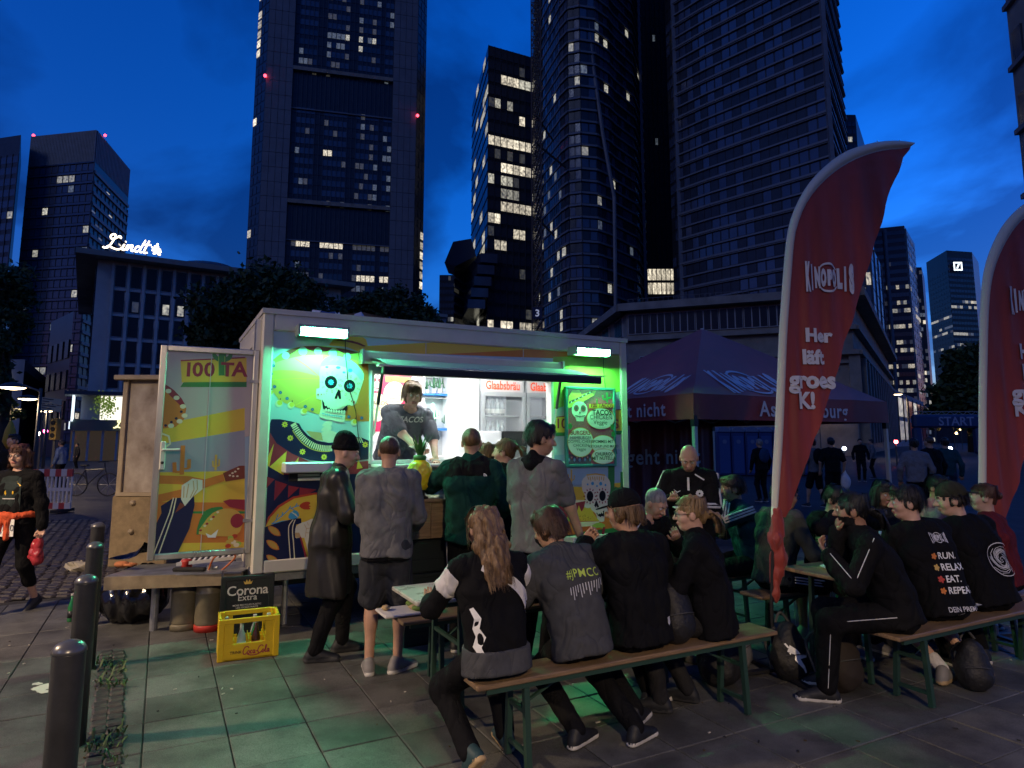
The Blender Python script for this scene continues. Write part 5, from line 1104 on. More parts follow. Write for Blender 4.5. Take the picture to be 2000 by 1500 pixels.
# ================================================================== things at the back left
sg_ = thing('direction_sign', 'cream two-panel direction sign on a pole left of the pale block', 'sign', Vector((at(98, 850, 24).x, 24, 0)))
q = at(99, 792, 24); m_sgn = mat('sign_cream', (.35, .33, .24), .6)
for k in (0, 1): MB().box((q.x, 24, q.z + .16 - k * .24), (.78, .03, .21), Matrix.Rotation(.12, 3, 'Y')).build('panel', m_sgn, sg_)
for k in range(2):
    for j in range(2): a = Art(lambda u, v, l: Vector((q.x + u, 23.98 - l, q.z + v - u * .12)), .003); a.poly([(-.3, .2 - k * .24 - j * .09), (.1 + .1 * k - .15 * j, .2 - k * .24 - j * .09), (.1 + .1 * k - .15 * j, .235 - k * .24 - j * .09), (-.3, .235 - k * .24 - j * .09)], m_dark); a.build('text_line', sg_)
MB().tube([(q.x - .3, 24.06, 0), (q.x - .3, 24.06, q.z + .3)], .04, 8).build('pole', m_pole, sg_)
bq = at(97, 911, 16.5); fn_ = thing('construction_barrier', 'red and white plastic construction barrier by the left street', 'barrier', (bq.x, 16.5, 0)); m_bw = mat('barrier_white', (.6, .55, .5), .5); m_br = mat('barrier_red', (.45, .05, .04), .5)
for k in range(8): MB().box((bq.x - .46 + k * .14, 16.5, .93), (.14, .05, .18), bev=.005).build('stripe_block', m_br if k % 2 else m_bw, fn_)
for k in range(8): MB().box((bq.x - .46 + k * .14, 16.5, .14), (.14, .05, .14)).build('stripe_block', m_bw if k % 2 else m_br, fn_)
for k in range(12): MB().box((bq.x - .5 + k * .098, 16.5, .53), (.04, .03, .62)).build('bar', m_bw, fn_)
MB().box((bq.x, 16.5, .53), (1.1, .025, .08)).build('rail', m_bw, fn_)
for k in (-.4, .4): MB().box((bq.x + k, 16.5, .03), (.2, .6, .07)).build('foot', m_rub, fn_)
uq = at(18, 862, 18); um = thing('closed_umbrella', 'closed yellow parasol behind the walking woman', 'umbrella', (uq.x, 18, 0))
MB().lathe((uq.x, 18, uq.z), [(.05, -.2), (.16, 0), (.12, .3), (.05, .5), (.01, .56)], 10).build('canopy', mat('umbrella_yellow', (.6, .33, .03), .7), um, smooth=True); MB().tube([(uq.x, 18, 0), (uq.x, 18, uq.z)], .025, 8).build('pole', m_pole, um)
for i, (x, y, c, lb) in enumerate(((89, 842, (1, .06, .3), 'red pink light among the far traffic on the left'), (77, 847, (1, .8, .6), 'pair of white headlights far down the left street'), (1660, 0, 0, 0), (1750, 863, (1, .08, .08), 'red lamp low beside the stone pillars'), (1856, 876, (.9, .95, 1), 'bright white light in the far crowd on the right'), (1649, 876, (.6, .75, .9), 'white glowing stall front behind the red flag'))):
    if not c: continue
    q = at(x, y, 44); o = thing('distant_light', lb, 'light', (q.x, 44, 0), 0, 'distant lights')
    MB().ball(q, .13 if i < 3 else .12, n=6).build('lens', mat(f'dl{i}', (1, 1, 1), .4, emit=c, estr=3), o); MB().tube([(q.x, 44.05, 0), (q.x, 44.05, q.z)], .05, 6).build('post', m_pole, o)
tl = thing('traffic_light', 'yellow cased traffic light down the left street', 'traffic light', (at(108, 850, 30).x, 30, 0)); q = at(108, 838, 30)
MB().box((q.x, 30, q.z), (.3, .3, .95)).build('case', mat('case_yellow', (.3, .2, .05), .5), tl); MB().tube([(q.x, 30, 0), (q.x, 30, q.z)], .06, 8).build('pole', m_pole, tl)
for k in (-1, 0, 1): MB().lathe((q.x, 29.84, q.z + k * .28), [(.09, -.03), (.1, .03)], 12, axis=Matrix.Rotation(R(90), 3, 'X')).build('lens', m_rub, tl)
# bicycle
bk = thing('bicycle', 'dark bicycle parked in front of the corner shop', 'bicycle', (at(184, 900, 21).x, 21, 0)); bx = at(184, 900, 21).x
for s_ in (-.5, .5):
    w_ = MB(); w_.tube([(bx + s_ + .34 * math.cos(t), 21, .35 + .34 * math.sin(t)) for t in [math.tau * k / 24 for k in range(25)]], .02, 6, caps=False); wo_ = w_.build('wheel', m_rub, bk)
    sp = MB()
    for k in range(8): sp.tube([(bx + s_, 21, .35), (bx + s_ + .33 * math.cos(k * math.tau / 8), 21, .35 + .33 * math.sin(k * math.tau / 8))], .004, 4)
    sp.build('spokes', m_steel, wo_)
f_ = MB()
for l in (((-.5, .35), (-.15, .35)), ((-.15, .35), (.35, .85)), ((-.15, .35), (-.28, .9)), ((-.25, .8), (.35, .82)), ((-.5, .35), (-.25, .8)), ((.5, .35), (.36, .85)), ((.36, .85), (.34, 1.02))): f_.tube([(bx + l[0][0], 21, l[0][1]), (bx + l[1][0], 21, l[1][1])], .016, 6)
f_.build('frame', m_blackm, bk); MB().box((bx - .29, 21, .93), (.24, .13, .05), bev=.02).build('saddle', m_rub, bk); MB().tube([(bx + .3, 20.75, 1.04), (bx + .35, 21, 1.05), (bx + .3, 21.25, 1.04)], .014, 6).build('handlebar', m_blackm, bk)
# portable toilets, START arch
m_toil = mat('toilet_blue', (.015, .04, .14), .45); m_toil2 = mat('toilet_roof', (.12, .16, .25), .45)
for k in range(7):
    q = at(1412 + k * 27, 935, 33); o = thing('portable_toilet', ('first', 'second', 'third', 'fourth', 'fifth', 'sixth', 'seventh')[k] + ' from the left of the blue portable toilets behind the tent', 'portable toilet', (q.x, 33, 0), 0, 'portable toilets')
    MB().box((q.x, 33, 1.05), (.64, .9, 2.1), bev=.04).build('cabin', m_toil, o)
    pr = [(q.x + .31 * math.cos(t), 32.5, 2.1 + .24 * math.sin(t)) for t in [math.pi * j / 8 for j in range(9)]]; MB().prism(pr, (0, 1, 0)).build('roof', m_toil2, o)
    dd = MB().box((q.x, 32.53, 1.0), (.5, .04, 1.8), bev=.01).build('door', mat('toilet_door', (.03, .07, .2), .4), o); MB().lathe((q.x, 32.5, 1.62), [(.1, -.01), (.1, .01)], 12, axis=Matrix.Rotation(R(90), 3, 'X')).build('sign', m_toil2, dd)
ax0, ax1 = at(1788, 900, 75), at(1922, 900, 75); sa = thing('start_arch', 'dark blue inflatable arch with START across the far street', 'arch', ((ax0.x + ax1.x) / 2, 75, 0)); zs = at(1850, 823, 75).z; m_arch = mat('arch_blue', (.02, .05, .14), .5)
MB().box(((ax0.x + ax1.x) / 2, 75, zs), (ax1.x - ax0.x, .9, 1.45), bev=.2).build('crossbar', m_arch, sa)
for x in (ax0.x + .4, ax1.x - .4): MB().box((x, 75, zs / 2 - .3), (.9, .9, zs - .8), bev=.2).build('leg', m_arch, sa)
a = Art(lambda u, v, l: Vector((at(1862, 823, 75).x + u, 74.5 - l, zs - .45 + v)), .02); a.text('START', (0, 0), 1.35, mat('arch_letters', (.25, .3, .45), .6), .02); a.build('lettering', sa)
tt = MB(); 
for k in range(16): t = k / 16; x0 = ax0.x + (ax1.x - ax0.x) * t; x1 = ax0.x + (ax1.x - ax0.x) * (k + 1) / 16; tt.bar((x0, 75, zs + .75 + .35 * (k % 2)), (x1, 75, zs + .75 + .35 * ((k + 1) % 2)), .05, .05)
for z in (.75, 1.1): tt.bar((ax0.x, 75, zs + z), (ax1.x, 75, zs + z), .06, .06)
tt.build('truss', m_steel, sa)
# ================================================================== tall service cabinet behind the door
m_rust = mat('grimy_steel', (.52, .45, .35), .5, col2=(.17, .125, .085), scale=2.6, stretch=(1, 1, .8), bump=.1, bscale=12, rvar=.15); m_cc = mat('cast_concrete', (.26, .19, .1), .85, var=.25, scale=9, bump=.4, bscale=90); m_crim = mat('cabinet_rim', (.36, .28, .17), .6, var=.15, scale=5)
Yc = 9.4; ca = at(199, 1100, Yc); cbx = at(330, 1100, Yc + .2); caz = at(205, 742, Yc).z; cmid = at(200, 968, Yc).z
cabt = thing('service_cabinet', 'tall grimy service cabinet with concrete base behind the open door', 'cabinet', ((ca.x + cbx.x) / 2, Yc + .4, 0))
x0, x1 = ca.x + .12, cbx.x
MB().box(((x0 + x1) / 2, Yc + .4, cmid / 2), (x1 - x0 + .1, .8, cmid), bev=.02).build('base', m_cc, cabt)
MB().box(((x0 + x1) / 2 + .02, Yc + .4, (cmid + caz) / 2), (x1 - x0, .72, caz - cmid), bev=.01).build('steel_panel', m_rust, cabt)
MB().box((x0 + .03, Yc + .025, (cmid + caz) / 2), (.07, .06, caz - cmid), bev=.006).build('edge_strip', m_crim, cabt); MB().box(((x0 + x1) / 2, Yc + .36, caz + .03), (x1 - x0 + .2, .9, .07), bev=.01).build('lid', m_crim, cabt); MB().box(((x0 + x1) / 2, Yc + .015, cmid + .02), (x1 - x0, .06, .05)).build('edge_strip', m_crim, cabt)
for z in (.5, .9): MB().ball((x1 - .45, Yc - .005, z * cmid), .04, n=6).build('knob', m_crim, cabt)
# ================================================================== bollards
m_bol = mat('bollard_grey', (.055, .055, .058), .38, metal=.3, var=.3, scale=7, bump=.08, bscale=25, rvar=.12)
lab = ('nearest grey steel bollard at the bottom left corner', 'second grey steel bollard from the front', 'third grey steel bollard, edge lit green', 'fourth and farthest grey steel bollard')
for k, (x, y, z) in enumerate(((137, 1250, .95), (170, 1122, .95), (187, 1058, .95), (192, 1020, .95))):
    q = gp(x, y, z); o = thing('bollard', lab[k], 'bollard', (q.x, q.y, 0), 0, 'bollards along the pavement edge'); r_ = .059
    MB().lathe((q.x, q.y, 0), [(r_, 0), (r_, z - .05), (r_ + .002, z - .045)], 24).build('post', m_bol, o, smooth=True)
    MB().lathe((q.x, q.y, z - .045), [(r_ + .004, 0), (r_ + .002, .012), (r_ * .85, .03), (r_ * .5, .042), (.004, .047)], 24).build('cap', mat('bollard_cap', (.12, .12, .12), .3, metal=.4), o, smooth=True)
# ================================================================== drawbar platform with clutter
P0 = gp(205, 1135, .5); P1 = gp(470, 1122, .52); m_plank = mat('galvanised_beam', (.3, .24, .15), .5, metal=.3, var=.3, scale=8, rvar=.1)
dbx = thing('drawbar_platform', 'galvanised drawbar platform at the left end of the trailer', 'drawbar', ((P0.x + P1.x) / 2, P0.y + .2, 0)); zp = .53
MB().bar((P0.x, P0.y, zp - .05), (P1.x, P1.y + .05, zp - .05), .05, .11).build('front_beam', m_plank, dbx); MB().bar((P0.x, P0.y + .55, zp - .05), (P1.x, P1.y + .6, zp - .05), .05, .1).build('rear_beam', m_plank, dbx); MB().bar((P0.x + .03, P0.y, zp - .052), (P0.x + .03, P0.y + .55, zp - .052), .05, .1).build('end_beam', m_plank, dbx)
MB().prism([(P0.x, P0.y, zp), (P1.x, P1.y, zp), (P1.x, P1.y + .6, zp), (P0.x, P0.y + .55, zp)], (0, 0, .012)).build('deck', m_steel, dbx); MB().tube([(P0.x + .3, P0.y + .3, 0), (P0.x + .3, P0.y + .3, zp)], .035, 10).build('jockey_leg', m_steel, dbx)
ld = thing('cable_ladder', 'white perforated ladder section lying on the drawbar platform', 'ladder', at(420, 1095, 6.45)); la, lb_ = at(345, 1102, 6.42), at(472, 1088, 6.5); m_lad = mat('ladder_white', (.55, .55, .55), .4)
dv = (lb_ - la); up_ = Vector((0, .16, .07))
MB().bar(la, lb_, .02, .03).build('rail', m_lad, ld); MB().bar(la + up_, lb_ + up_, .02, .03).build('rail', m_lad, ld)
for k in range(11): MB().bar(la + dv * (k + .5) / 11, la + dv * (k + .5) / 11 + up_, .02, .012).build('rung', m_lad, ld)
br = thing('hand_brush', 'black hand brush lying on the drawbar platform', 'brush', at(375, 1112, 6.33)); q = at(370, 1112, 6.33); MB().box(q, (.3, .06, .035), bev=.012).build('handle', m_rub, br); MB().box(q + Vector((0, 0, -.03)), (.28, .05, .03)).build('bristles', m_blackm, br)
hs_ = thing('gas_hose', 'orange gas hose curling down beside the trailer corner', 'hose', at(440, 1110, 6.45)); MB().tube(smooth_pts([at(405, 1120, 6.4), at(418, 1090, 6.4), at(440, 1080, 6.42), at(460, 1086, 6.45), at(440, 1108, 6.42), at(425, 1118, 6.4)], 6), .009, 7).build('hose', mat('hose_orange', (.5, .13, .03), .4), hs_, smooth=True)
gl = thing('work_glove', 'orange grey work glove on the end of the platform', 'glove', at(240, 1102, 6.4)); q = at(238, 1102, 6.4)
g_ = MB().ball(q, (.07, .05, .03), n=7)
for k in range(4): g_.tube([q + Vector((.04, -.03 + k * .02, 0)), q + Vector((.12, -.05 + k * .03, -.005))], [.014, .009], 6)
g_.build('glove', mat('glove_orange', (.4, .14, .05), .8), gl, smooth=True)
pf = thing('black_sheet', 'crumpled black plastic sheet piled behind the platform', 'plastic sheet', at(280, 1085, 6.7)); s_ = MB(); q = at(275, 1090, 6.7)
for i in range(10):
    for j in range(7): s_.v.append((q.x - .3 + i * .07, q.y - .05 + j * .07, zp + .02 + (.05 + .18 * math.exp(-((i - 6) / 3) ** 2)) * (random.random() * .6 + .4)))
s_.f = [(i * 7 + j, (i + 1) * 7 + j, (i + 1) * 7 + j + 1, i * 7 + j + 1) for i in range(9) for j in range(6)]; s_.m = [0] * len(s_.f); m_bag = mat('bin_liner', (.008, .008, .009), .16, bump=.6, bscale=9, spec=.7); s_.build('sheet', m_bag, pf)
wp = thing('paper_litter', 'crumpled cream wrapper on the ground beside the bollards', 'litter', gp(150, 1112)); q = gp(150, 1115); l_ = MB().ball(q + Vector((0, 0, .05)), (.16, .1, .07), n=6); l_.v = [tuple(Vector(p) + Vector((random.uniform(-.03, .03), random.uniform(-.03, .03), random.uniform(-.02, .03)))) for p in l_.v]; l_.build('wrapper', mat('wrapper_cream', (.4, .36, .26), .5), wp)
# ================================================================== SDF meshing (bags, people)
def surface_nets(Dg, org, h):
    S = Dg < 0; nx, ny, nz = Dg.shape; cs = [(i, j, k) for i in (0, 1) for j in (0, 1) for k in (0, 1)]
    cnt = sum(S[i:nx - 1 + i, j:ny - 1 + j, k:nz - 1 + k].astype(np.int8) for i, j, k in cs); act = (cnt > 0) & (cnt < 8)
    idx = -np.ones(act.shape, np.int64); I = np.argwhere(act); idx[act] = np.arange(len(I)); P = np.zeros((len(I), 3)); n = np.zeros(len(I))
    for a_ in cs:
        for ax in range(3):
            if a_[ax]: continue
            b_ = list(a_); b_[ax] = 1; va = Dg[I[:, 0] + a_[0], I[:, 1] + a_[1], I[:, 2] + a_[2]]; vb = Dg[I[:, 0] + b_[0], I[:, 1] + b_[1], I[:, 2] + b_[2]]
            m = (va < 0) != (vb < 0); t = np.where(m, va / np.where(m, va - vb, 1), 0); p = np.array(a_, float)[None] + t[:, None] * (np.array(b_) - np.array(a_))[None]; P += p * m[:, None]; n += m
    V = np.array(org) + h * (I + P / n[:, None]); Q = []
    for ax in range(3):
        b1, b2 = [(1, 2), (2, 0), (0, 1)][ax]; sl = [slice(None)] * 3; sl2 = [slice(None)] * 3; sl[ax] = slice(0, -1); sl2[ax] = slice(1, None)
        A_, B_ = S[tuple(sl)], S[tuple(sl2)]; ed = np.argwhere(A_ != B_); 
        ok = (ed[:, b1] > 0) & (ed[:, b2] > 0) & (ed[:, b1] < Dg.shape[b1] - 1) & (ed[:, b2] < Dg.shape[b2] - 1); ed = ed[ok]; ins = A_[ed[:, 0], ed[:, 1], ed[:, 2]]
        o1 = np.zeros(3, int); o1[b1] = 1; o2 = np.zeros(3, int); o2[b2] = 1
        def g_(e): return idx[e[:, 0], e[:, 1], e[:, 2]]
        q = np.stack([g_(ed - o1 - o2), g_(ed - o2), g_(ed), g_(ed - o1)], 1); q[~ins] = q[~ins][:, ::-1]; Q.append(q)
    return V, np.concatenate(Q), I
_NK = RNG.normal(size=(24, 3)); _NK /= np.linalg.norm(_NK, axis=1)[:, None]; _NP = RNG.uniform(0, 6.28, 24)
def snoise(p, f, seed=0, oct=3):
    r = np.zeros(len(p)); a_ = 1.0
    for o in range(oct):
        for k in range(4):
            i = (seed * 5 + o * 4 + k) % 24; r += a_ * np.sin(p @ _NK[i] * f * (1 + .23 * k) + _NP[i] + seed) / 4
        f *= 1.9; a_ *= .55
    return r
class SDF:
    def __init__(s): s.p = []
    def cap(s, a, b, ra, rb, t=0, k=.03, sq=None): s.p.append(('c', np.array(a, float), np.array(b, float), ra, rb, t, k)); return s
    def ell(s, c, r, M=None, t=0, k=.02): s.p.append(('e', np.array(c, float), np.array(r, float), np.eye(3) if M is None else np.array(M, float), 0, t, k)); return s
    def cut(s, c, r, M=None, k=.01): s.p.append(('s', np.array(c, float), np.array(r, float), np.eye(3) if M is None else np.array(M, float), 0, -1, k)); return s
    def clip(s, o, n): s.p.append(('h', np.array(o, float), np.array(n, float), 0, 0, -1, 0)); return s      # keep the side n points away from
    def bounds(s):
        lo, hi = [], []
        for q in s.p:
            if q[0] == 'c': r = max(q[3], q[4]); lo += [np.minimum(q[1], q[2]) - r]; hi += [np.maximum(q[1], q[2]) + r]
            elif q[0] == 'e': r = q[2].max(); lo += [q[1] - r]; hi += [q[1] + r]
        return np.min(lo, 0), np.max(hi, 0)
    def mesh(s, h, amp=0.0, freq=20.0, seed=0, aniso=(1, 1, 1), ridge=False):
        lo, hi = s.bounds(); pad = 4 * h + .03; lo = lo - pad; n = np.ceil((hi + pad - lo) / h).astype(int) + 1
        Dg = np.full(n, .5, np.float32); Tg = np.zeros(n, np.int16); ax = [lo[i] + h * np.arange(n[i]) for i in range(3)]
        for q in s.p:
            k = q[6]; m = k + 3 * h
            if q[0] == 'c': r = max(q[3], q[4]); l, u = np.minimum(q[1], q[2]) - r - m, np.maximum(q[1], q[2]) + r + m
            elif q[0] == 'h': l, u = lo, lo + h * n
            else: r = q[2].max(); l, u = q[1] - r - m, q[1] + r + m
            i0 = np.maximum(np.floor((l - lo) / h).astype(int), 0); i1 = np.minimum(np.ceil((u - lo) / h).astype(int) + 1, n)
            if (i1 <= i0).any(): continue
            X = np.stack(np.meshgrid(*[ax[i][i0[i]:i1[i]] for i in range(3)], indexing='ij'), -1); sl = tuple(slice(i0[i], i1[i]) for i in range(3)); cur = Dg[sl]
            if q[0] == 'c':
                ab = q[2] - q[1]; L2 = max(ab @ ab, 1e-9); t = np.clip(((X - q[1]) @ ab) / L2, 0, 1); d = np.linalg.norm(X - q[1] - t[..., None] * ab, axis=-1) - (q[3] + (q[4] - q[3]) * t)
            elif q[0] == 'h': d = (X - q[1]) @ q[2]; Dg[sl] = np.maximum(cur, d); continue
            else:
                Y = (X - q[1]) @ q[3]; k0 = np.linalg.norm(Y / q[2], axis=-1); k1 = np.linalg.norm(Y / q[2] ** 2, axis=-1); d = k0 * (k0 - 1) / np.maximum(k1, 1e-6)
            if q[0] == 's':
                d = -d; hh = np.maximum(k - np.abs(cur - d), 0) / max(k, 1e-6); Dg[sl] = np.maximum(cur, d) + hh * hh * k / 4; continue
            Tg[sl] = np.where(d < cur, q[5], Tg[sl]); hh = np.maximum(k - np.abs(cur - d), 0) / max(k, 1e-6); Dg[sl] = np.minimum(cur, d) - hh * hh * k / 4
        if amp:
            b = np.abs(Dg) < 4 * h; p = lo + h * np.argwhere(b); nv = snoise(p * np.array(aniso), freq, seed)
            if ridge: nv = 1 - 2 * np.abs(nv)
            Dg[b] += (amp * nv).astype(np.float32)
        V, F, I = surface_nets(Dg, lo, h); return V, F, Tg[I[:, 0], I[:, 1], I[:, 2]]
def np_mesh(name, V, F, T, mats, parent, smooth=True, M=None):
    if M is not None: V = V @ np.array(M.to_3x3()).T + np.array(M.translation)
    me = bpy.data.meshes.new(name); me.vertices.add(len(V)); me.vertices.foreach_set('co', np.ascontiguousarray(V, np.float32).ravel()); n = len(F)
    me.loops.add(4 * n); me.loops.foreach_set('vertex_index', F.ravel().astype(np.int32)); me.polygons.add(n); me.polygons.foreach_set('loop_start', np.arange(0, 4 * n, 4)); me.polygons.foreach_set('loop_total', np.full(n, 4, np.int32))
    for m in mats: me.materials.append(m)
    if len(mats) > 1: me.polygons.foreach_set('material_index', T[F[:, 0]].astype(np.int32))
    me.polygons.foreach_set('use_smooth', np.full(n, smooth)); me.update(calc_edges=True); me.validate()
    return link(bpy.data.objects.new(name, me), parent)
# ---- bin bag hanging under the platform
q = gp(258, 1212); bg_ = thing('bin_bag', 'black bin bag slumped under the drawbar platform', 'bin bag', q); S = SDF(); S.ell((0, 0, .2), (.3, .22, .23)).cap((-.1, 0, .2), (.12, .05, .5), .2, .16, k=.1).cap((.2, 0, .2), (.25, .1, .5), .12, .1, k=.1); S.clip((0, 0, .01), (0, 0, -1)); S.clip((0, 0, .5), (0, 0, 1))
V, F, Tt = S.mesh(.016, .022, 13, 3, (1.6, 1.6, .45), True); np_mesh('bag', V, F, Tt, [m_bag], bg_)
# ---- gas bottles
m_gas = mat('gas_grey', (.16, .14, .09), .4, var=.25, scale=8, rvar=.1); m_redp = mat('gas_red', (.4, .03, .02), .45, var=.2, scale=10)
def gas(x, y, lbl, cap):
    q = gp(x, y); o = thing('gas_cylinder', lbl, 'gas cylinder', q, 0, 'gas cylinders'); r_ = .112
    MB().lathe(q, [(r_ * .95, .04), (r_, .08), (r_, .33), (r_ + .004, .335), (r_ + .004, .35), (r_, .355), (r_ * .96, .4), (r_ * .75, .47), (r_ * .4, .5), (.03, .51)], 28).build('body', m_gas, o, smooth=True)
    MB().lathe(q, [(r_ * 1.02, 0), (r_ * 1.04, .05), (r_ * .98, .06)], 28).build('foot_ring', m_redp if cap == 0 else m_gas, o, smooth=True)
    if cap: MB().lathe(q + Vector((0, 0, .49)), [(.048, 0), (.05, .12), (.046, .135), (.01, .14)], 18).build('cap', m_redp, o, smooth=True)
    else: MB().lathe(q + Vector((0, 0, .5)), [(.03, 0), (.03, .08)], 12).build('valve', m_steel, o); MB().tube([q + Vector((0, 0, .56)), q + Vector((.07, 0, .56))], .015, 8).build('regulator', m_steel, o)
    if cap: MB().box(q + Vector((-.02, -r_ * .78, .43)), (.07, .004, .035), Matrix.Rotation(-.6, 3, 'X')).build('sticker', k_white, o)
gas(357, 1228, 'grey gas cylinder with a red cap under the platform', 1); gas(404, 1230, 'grey gas cylinder with a valve beside the black crate', 0)
# ---- crates
def crate(c, ang, size, m, label, name='bottle_crate', holes=True, parent=None):
    w, d, h = size; o = thing(name, label, 'crate', c, ang, 'bottle crates'); t = .014; b = MB()
    def L(x, y, z, sx, sy, sz): b.box((x, y, z), (sx, sy, sz), bev=.004)
    L(0, 0, .01, w, d, .02)
    for s_ in (-1, 1):
        L(0, s_ * (d / 2 - t / 2), h * .2, w - .04, t, h * .4); L(0, s_ * (d / 2 - t / 2), h * .94, w, t * 1.5, h * .12)
        L(s_ * (w / 2 - t / 2), 0, h * .3, t, d - .04, h * .6); L(s_ * (w / 2 - t / 2), 0, h * .94, t * 1.5, d, h * .12)
        for q_ in (-1, 1):
            L(s_ * (w / 2 - .02), q_ * (d / 2 - .02), h / 2, .046, .046, h)
        if not holes: L(0, s_ * (d / 2 - t / 2), h * .64, w - .04, t, h * .5); L(s_ * (w / 2 - t / 2), 0, h * .74, t, d - .04, h * .3)
        else:
            for q_ in (-1, 1): L(q_ * (w / 2 - .075), s_ * (d / 2 - t / 2), h * .64, .07, t, h * .5)
    b.build('shell', m, o, local=True); dv_ = MB()
    for k in range(1, 4): dv_.box((-w / 2 + w * k / 4, 0, h * .25), (.006, d - .03, h * .45))
    for k in range(1, 3): dv_.box((0, -d / 2 + d * k / 3, h * .25), (w - .03, .006, h * .45))
    dv_.build('divider', m, o, local=True); return o
m_crY = mat('crate_yellow', (.62, .42, .015), .35, var=.1, scale=10); m_crB = mat('crate_black', (.012, .016, .018), .35)
def bottle(p, lbl, m, h=.24, r_=.03, cat='bottle', group=None, capm=None, labm=None, fill=None):
    p = Vector(p); o = thing('bottle', lbl, cat, p, 0, group)
    MB().lathe(p, [(r_ * .9, 0), (r_, .01), (r_, h * .5), (r_ * .8, h * .62), (r_ * .42, h * .76), (r_ * .4, h * .95)], 14).build('glass', m, o, smooth=True)
    if capm: MB().lathe(p + Vector((0, 0, h * .93)), [(r_ * .48, 0), (r_ * .48, h * .08)], 12).build('cap', capm, o)
    if labm: MB().lathe(p + Vector((0, 0, h * .15)), [(r_ * 1.02, 0), (r_ * 1.02, h * .25)], 14).build('label', labm, o, smooth=True)
    return o
m_gg = mat('green_glass', (.02, .16, .05), .08, spec=.7); m_bgl = mat('brown_glass', (.05, .02, .008), .08, spec=.7); m_cgl = mat('pale_glass', (.4, .5, .5), .06, alpha=.55); m_labo = mat('label_orange', (.6, .15, .04), .5); m_labg = mat('label_grey', (.4, .4, .38), .5)
ca0, ca1 = gp(424, 1295), gp(543, 1280); wd = (ca1 - ca0).length; an = math.atan2(ca1.y - ca0.y, ca1.x - ca0.x); nrm = Vector((-math.sin(an), math.cos(an), 0)); cc = (ca0 + ca1) / 2 + nrm * .15; hC = at(424, 1212, ca0.y).z
crate(cc, an, (wd, .3, hC), m_crY, 'yellow cola crate with bottles standing on the green-lit pavement')
for i in range(4):
    for j in range(3):
        if (i, j) in ((0, 0), (1, 2)): continue
        dd = Vector((math.cos(an), math.sin(an), 0)); p = cc + dd * wd * (-.36 + i * .24) + nrm * (-.09 + j * .09) + Vector((0, 0, .025))
        ix = f'{("first", "second", "third", "fourth")[i]} from the left in the {("front", "middle", "back")[j]} row of the yellow crate'
        bottle(p, (('green bottle ', 'clear bottle ', 'brown bottle ')[(i + j) % 3] + ix), (m_gg, m_cgl, m_bgl)[(i + j) % 3], hC * .8, .034, 'bottle', 'bottles in the yellow crate', m_labg, (m_labo, m_labg)[(i + j) % 2])
fa = Art(lambda u, v, l: ca0 + Vector((math.cos(an), math.sin(an), 0)) * u - nrm * (l + .0005) + Vector((0, 0, v)), .0006)
COLA = [[(.95, .75), (.8, .95), (.5, .95), (.22, .7), (.1, .35), (.2, .08), (.45, .05), (.7, .25)], [(1.0, .45), (.85, .42), (.75, .25), (.82, .08), (.98, .1), (1.05, .3), (1.0, .45)], [(1.45, .4), (1.3, .45), (1.2, .25), (1.28, .08), (1.45, .15)], [(1.85, .42), (1.68, .45), (1.58, .25), (1.65, .08), (1.8, .2), (1.88, .45), (1.85, .1), (1.98, .1)], [(2.05, .3), (2.25, .33)], [(3.1, .8), (2.95, .95), (2.65, .92), (2.4, .65), (2.32, .3), (2.45, .06), (2.7, .08), (2.9, .25)], [(3.2, .45), (3.05, .42), (2.96, .25), (3.02, .08), (3.18, .1), (3.25, .3), (3.2, .45)], [(3.35, .15), (3.55, .6), (3.62, .95), (3.5, .85), (3.42, .3), (3.5, .08), (3.65, .15)], [(3.98, .42), (3.82, .45), (3.72, .25), (3.78, .08), (3.93, .2), (4.02, .45), (3.98, .1), (4.12, .12)], [(.7, .08), (1.2, -.1), (1.9, -.12), (2.5, -.02)]]
hl = hC * .4; s_ = wd * .45 / 4.1
for st in COLA: fa.line([(wd * .40 + p.x * s_, hl * .3 + p.y * s_ * 1.25) for p in smooth_pts([(x, y, 0) for x, y in st], 4)], .008, k_mar)
fa.text('TRINK', (wd * .29, hl * .42), .03, k_dk, .02); o = fa.build('crate_print', [o for o in COL.objects if o.name.startswith('bottle_crate')][0])
# black crate stacked on another
ka0 = at(427, 1240, 6.05); ka0.z = 0; ka1 = at(531, 1240, 6.22); wk = (Vector((ka1.x, ka1.y, 0)) - ka0).length; anb = math.atan2(ka1.y - ka0.y, ka1.x - ka0.x); nb = Vector((-math.sin(anb), math.cos(anb), 0)); ck = (ka0 + Vector((ka1.x, ka1.y, 0))) / 2 + nb * .16; hk = .3; zk = at(427, 1128, 6.05).z - hk
crate(ck, anb, (wk, .32, zk - .004), m_crB, 'black beer crate underneath the printed black crate', holes=False); top = crate(ck + Vector((0, 0, zk)), anb, (wk, .32, hk), m_crB, 'black beer crate with white lettering stacked behind the yellow crate', holes=False)
fk = Art(lambda u, v, l: ka0 + Vector((math.cos(anb), math.sin(anb), 0)) * u - nb * (l + .0005) + Vector((0, 0, zk + v)), .0006); hk2 = hk
k_w2 = mat('print_pale', (.6, .58, .5), .5)
fk.text('Corona', (wk * .5, hk * .46), .115, k_w2, .012, space=.95); fk.text('Extra', (wk * .5, hk * .3), .075, k_w2, .006); fk.text('MORE RECYCLED PLASTIC', (wk * .5, hk * .15), .02, k_w2, .008); fk.text('LESS OCEAN WASTE', (wk * .5, hk * .08), .02, k_w2, .008)
fk.poly([(wk * .44, hk * .76), (wk * .56, hk * .76), (wk * .59, hk * .86), (wk * .55, hk * .81), (wk * .53, hk * .9), (wk * .5, hk * .82), (wk * .47, hk * .9), (wk * .45, hk * .81), (wk * .41, hk * .86)], k_gold); fk.build('crate_print', top)
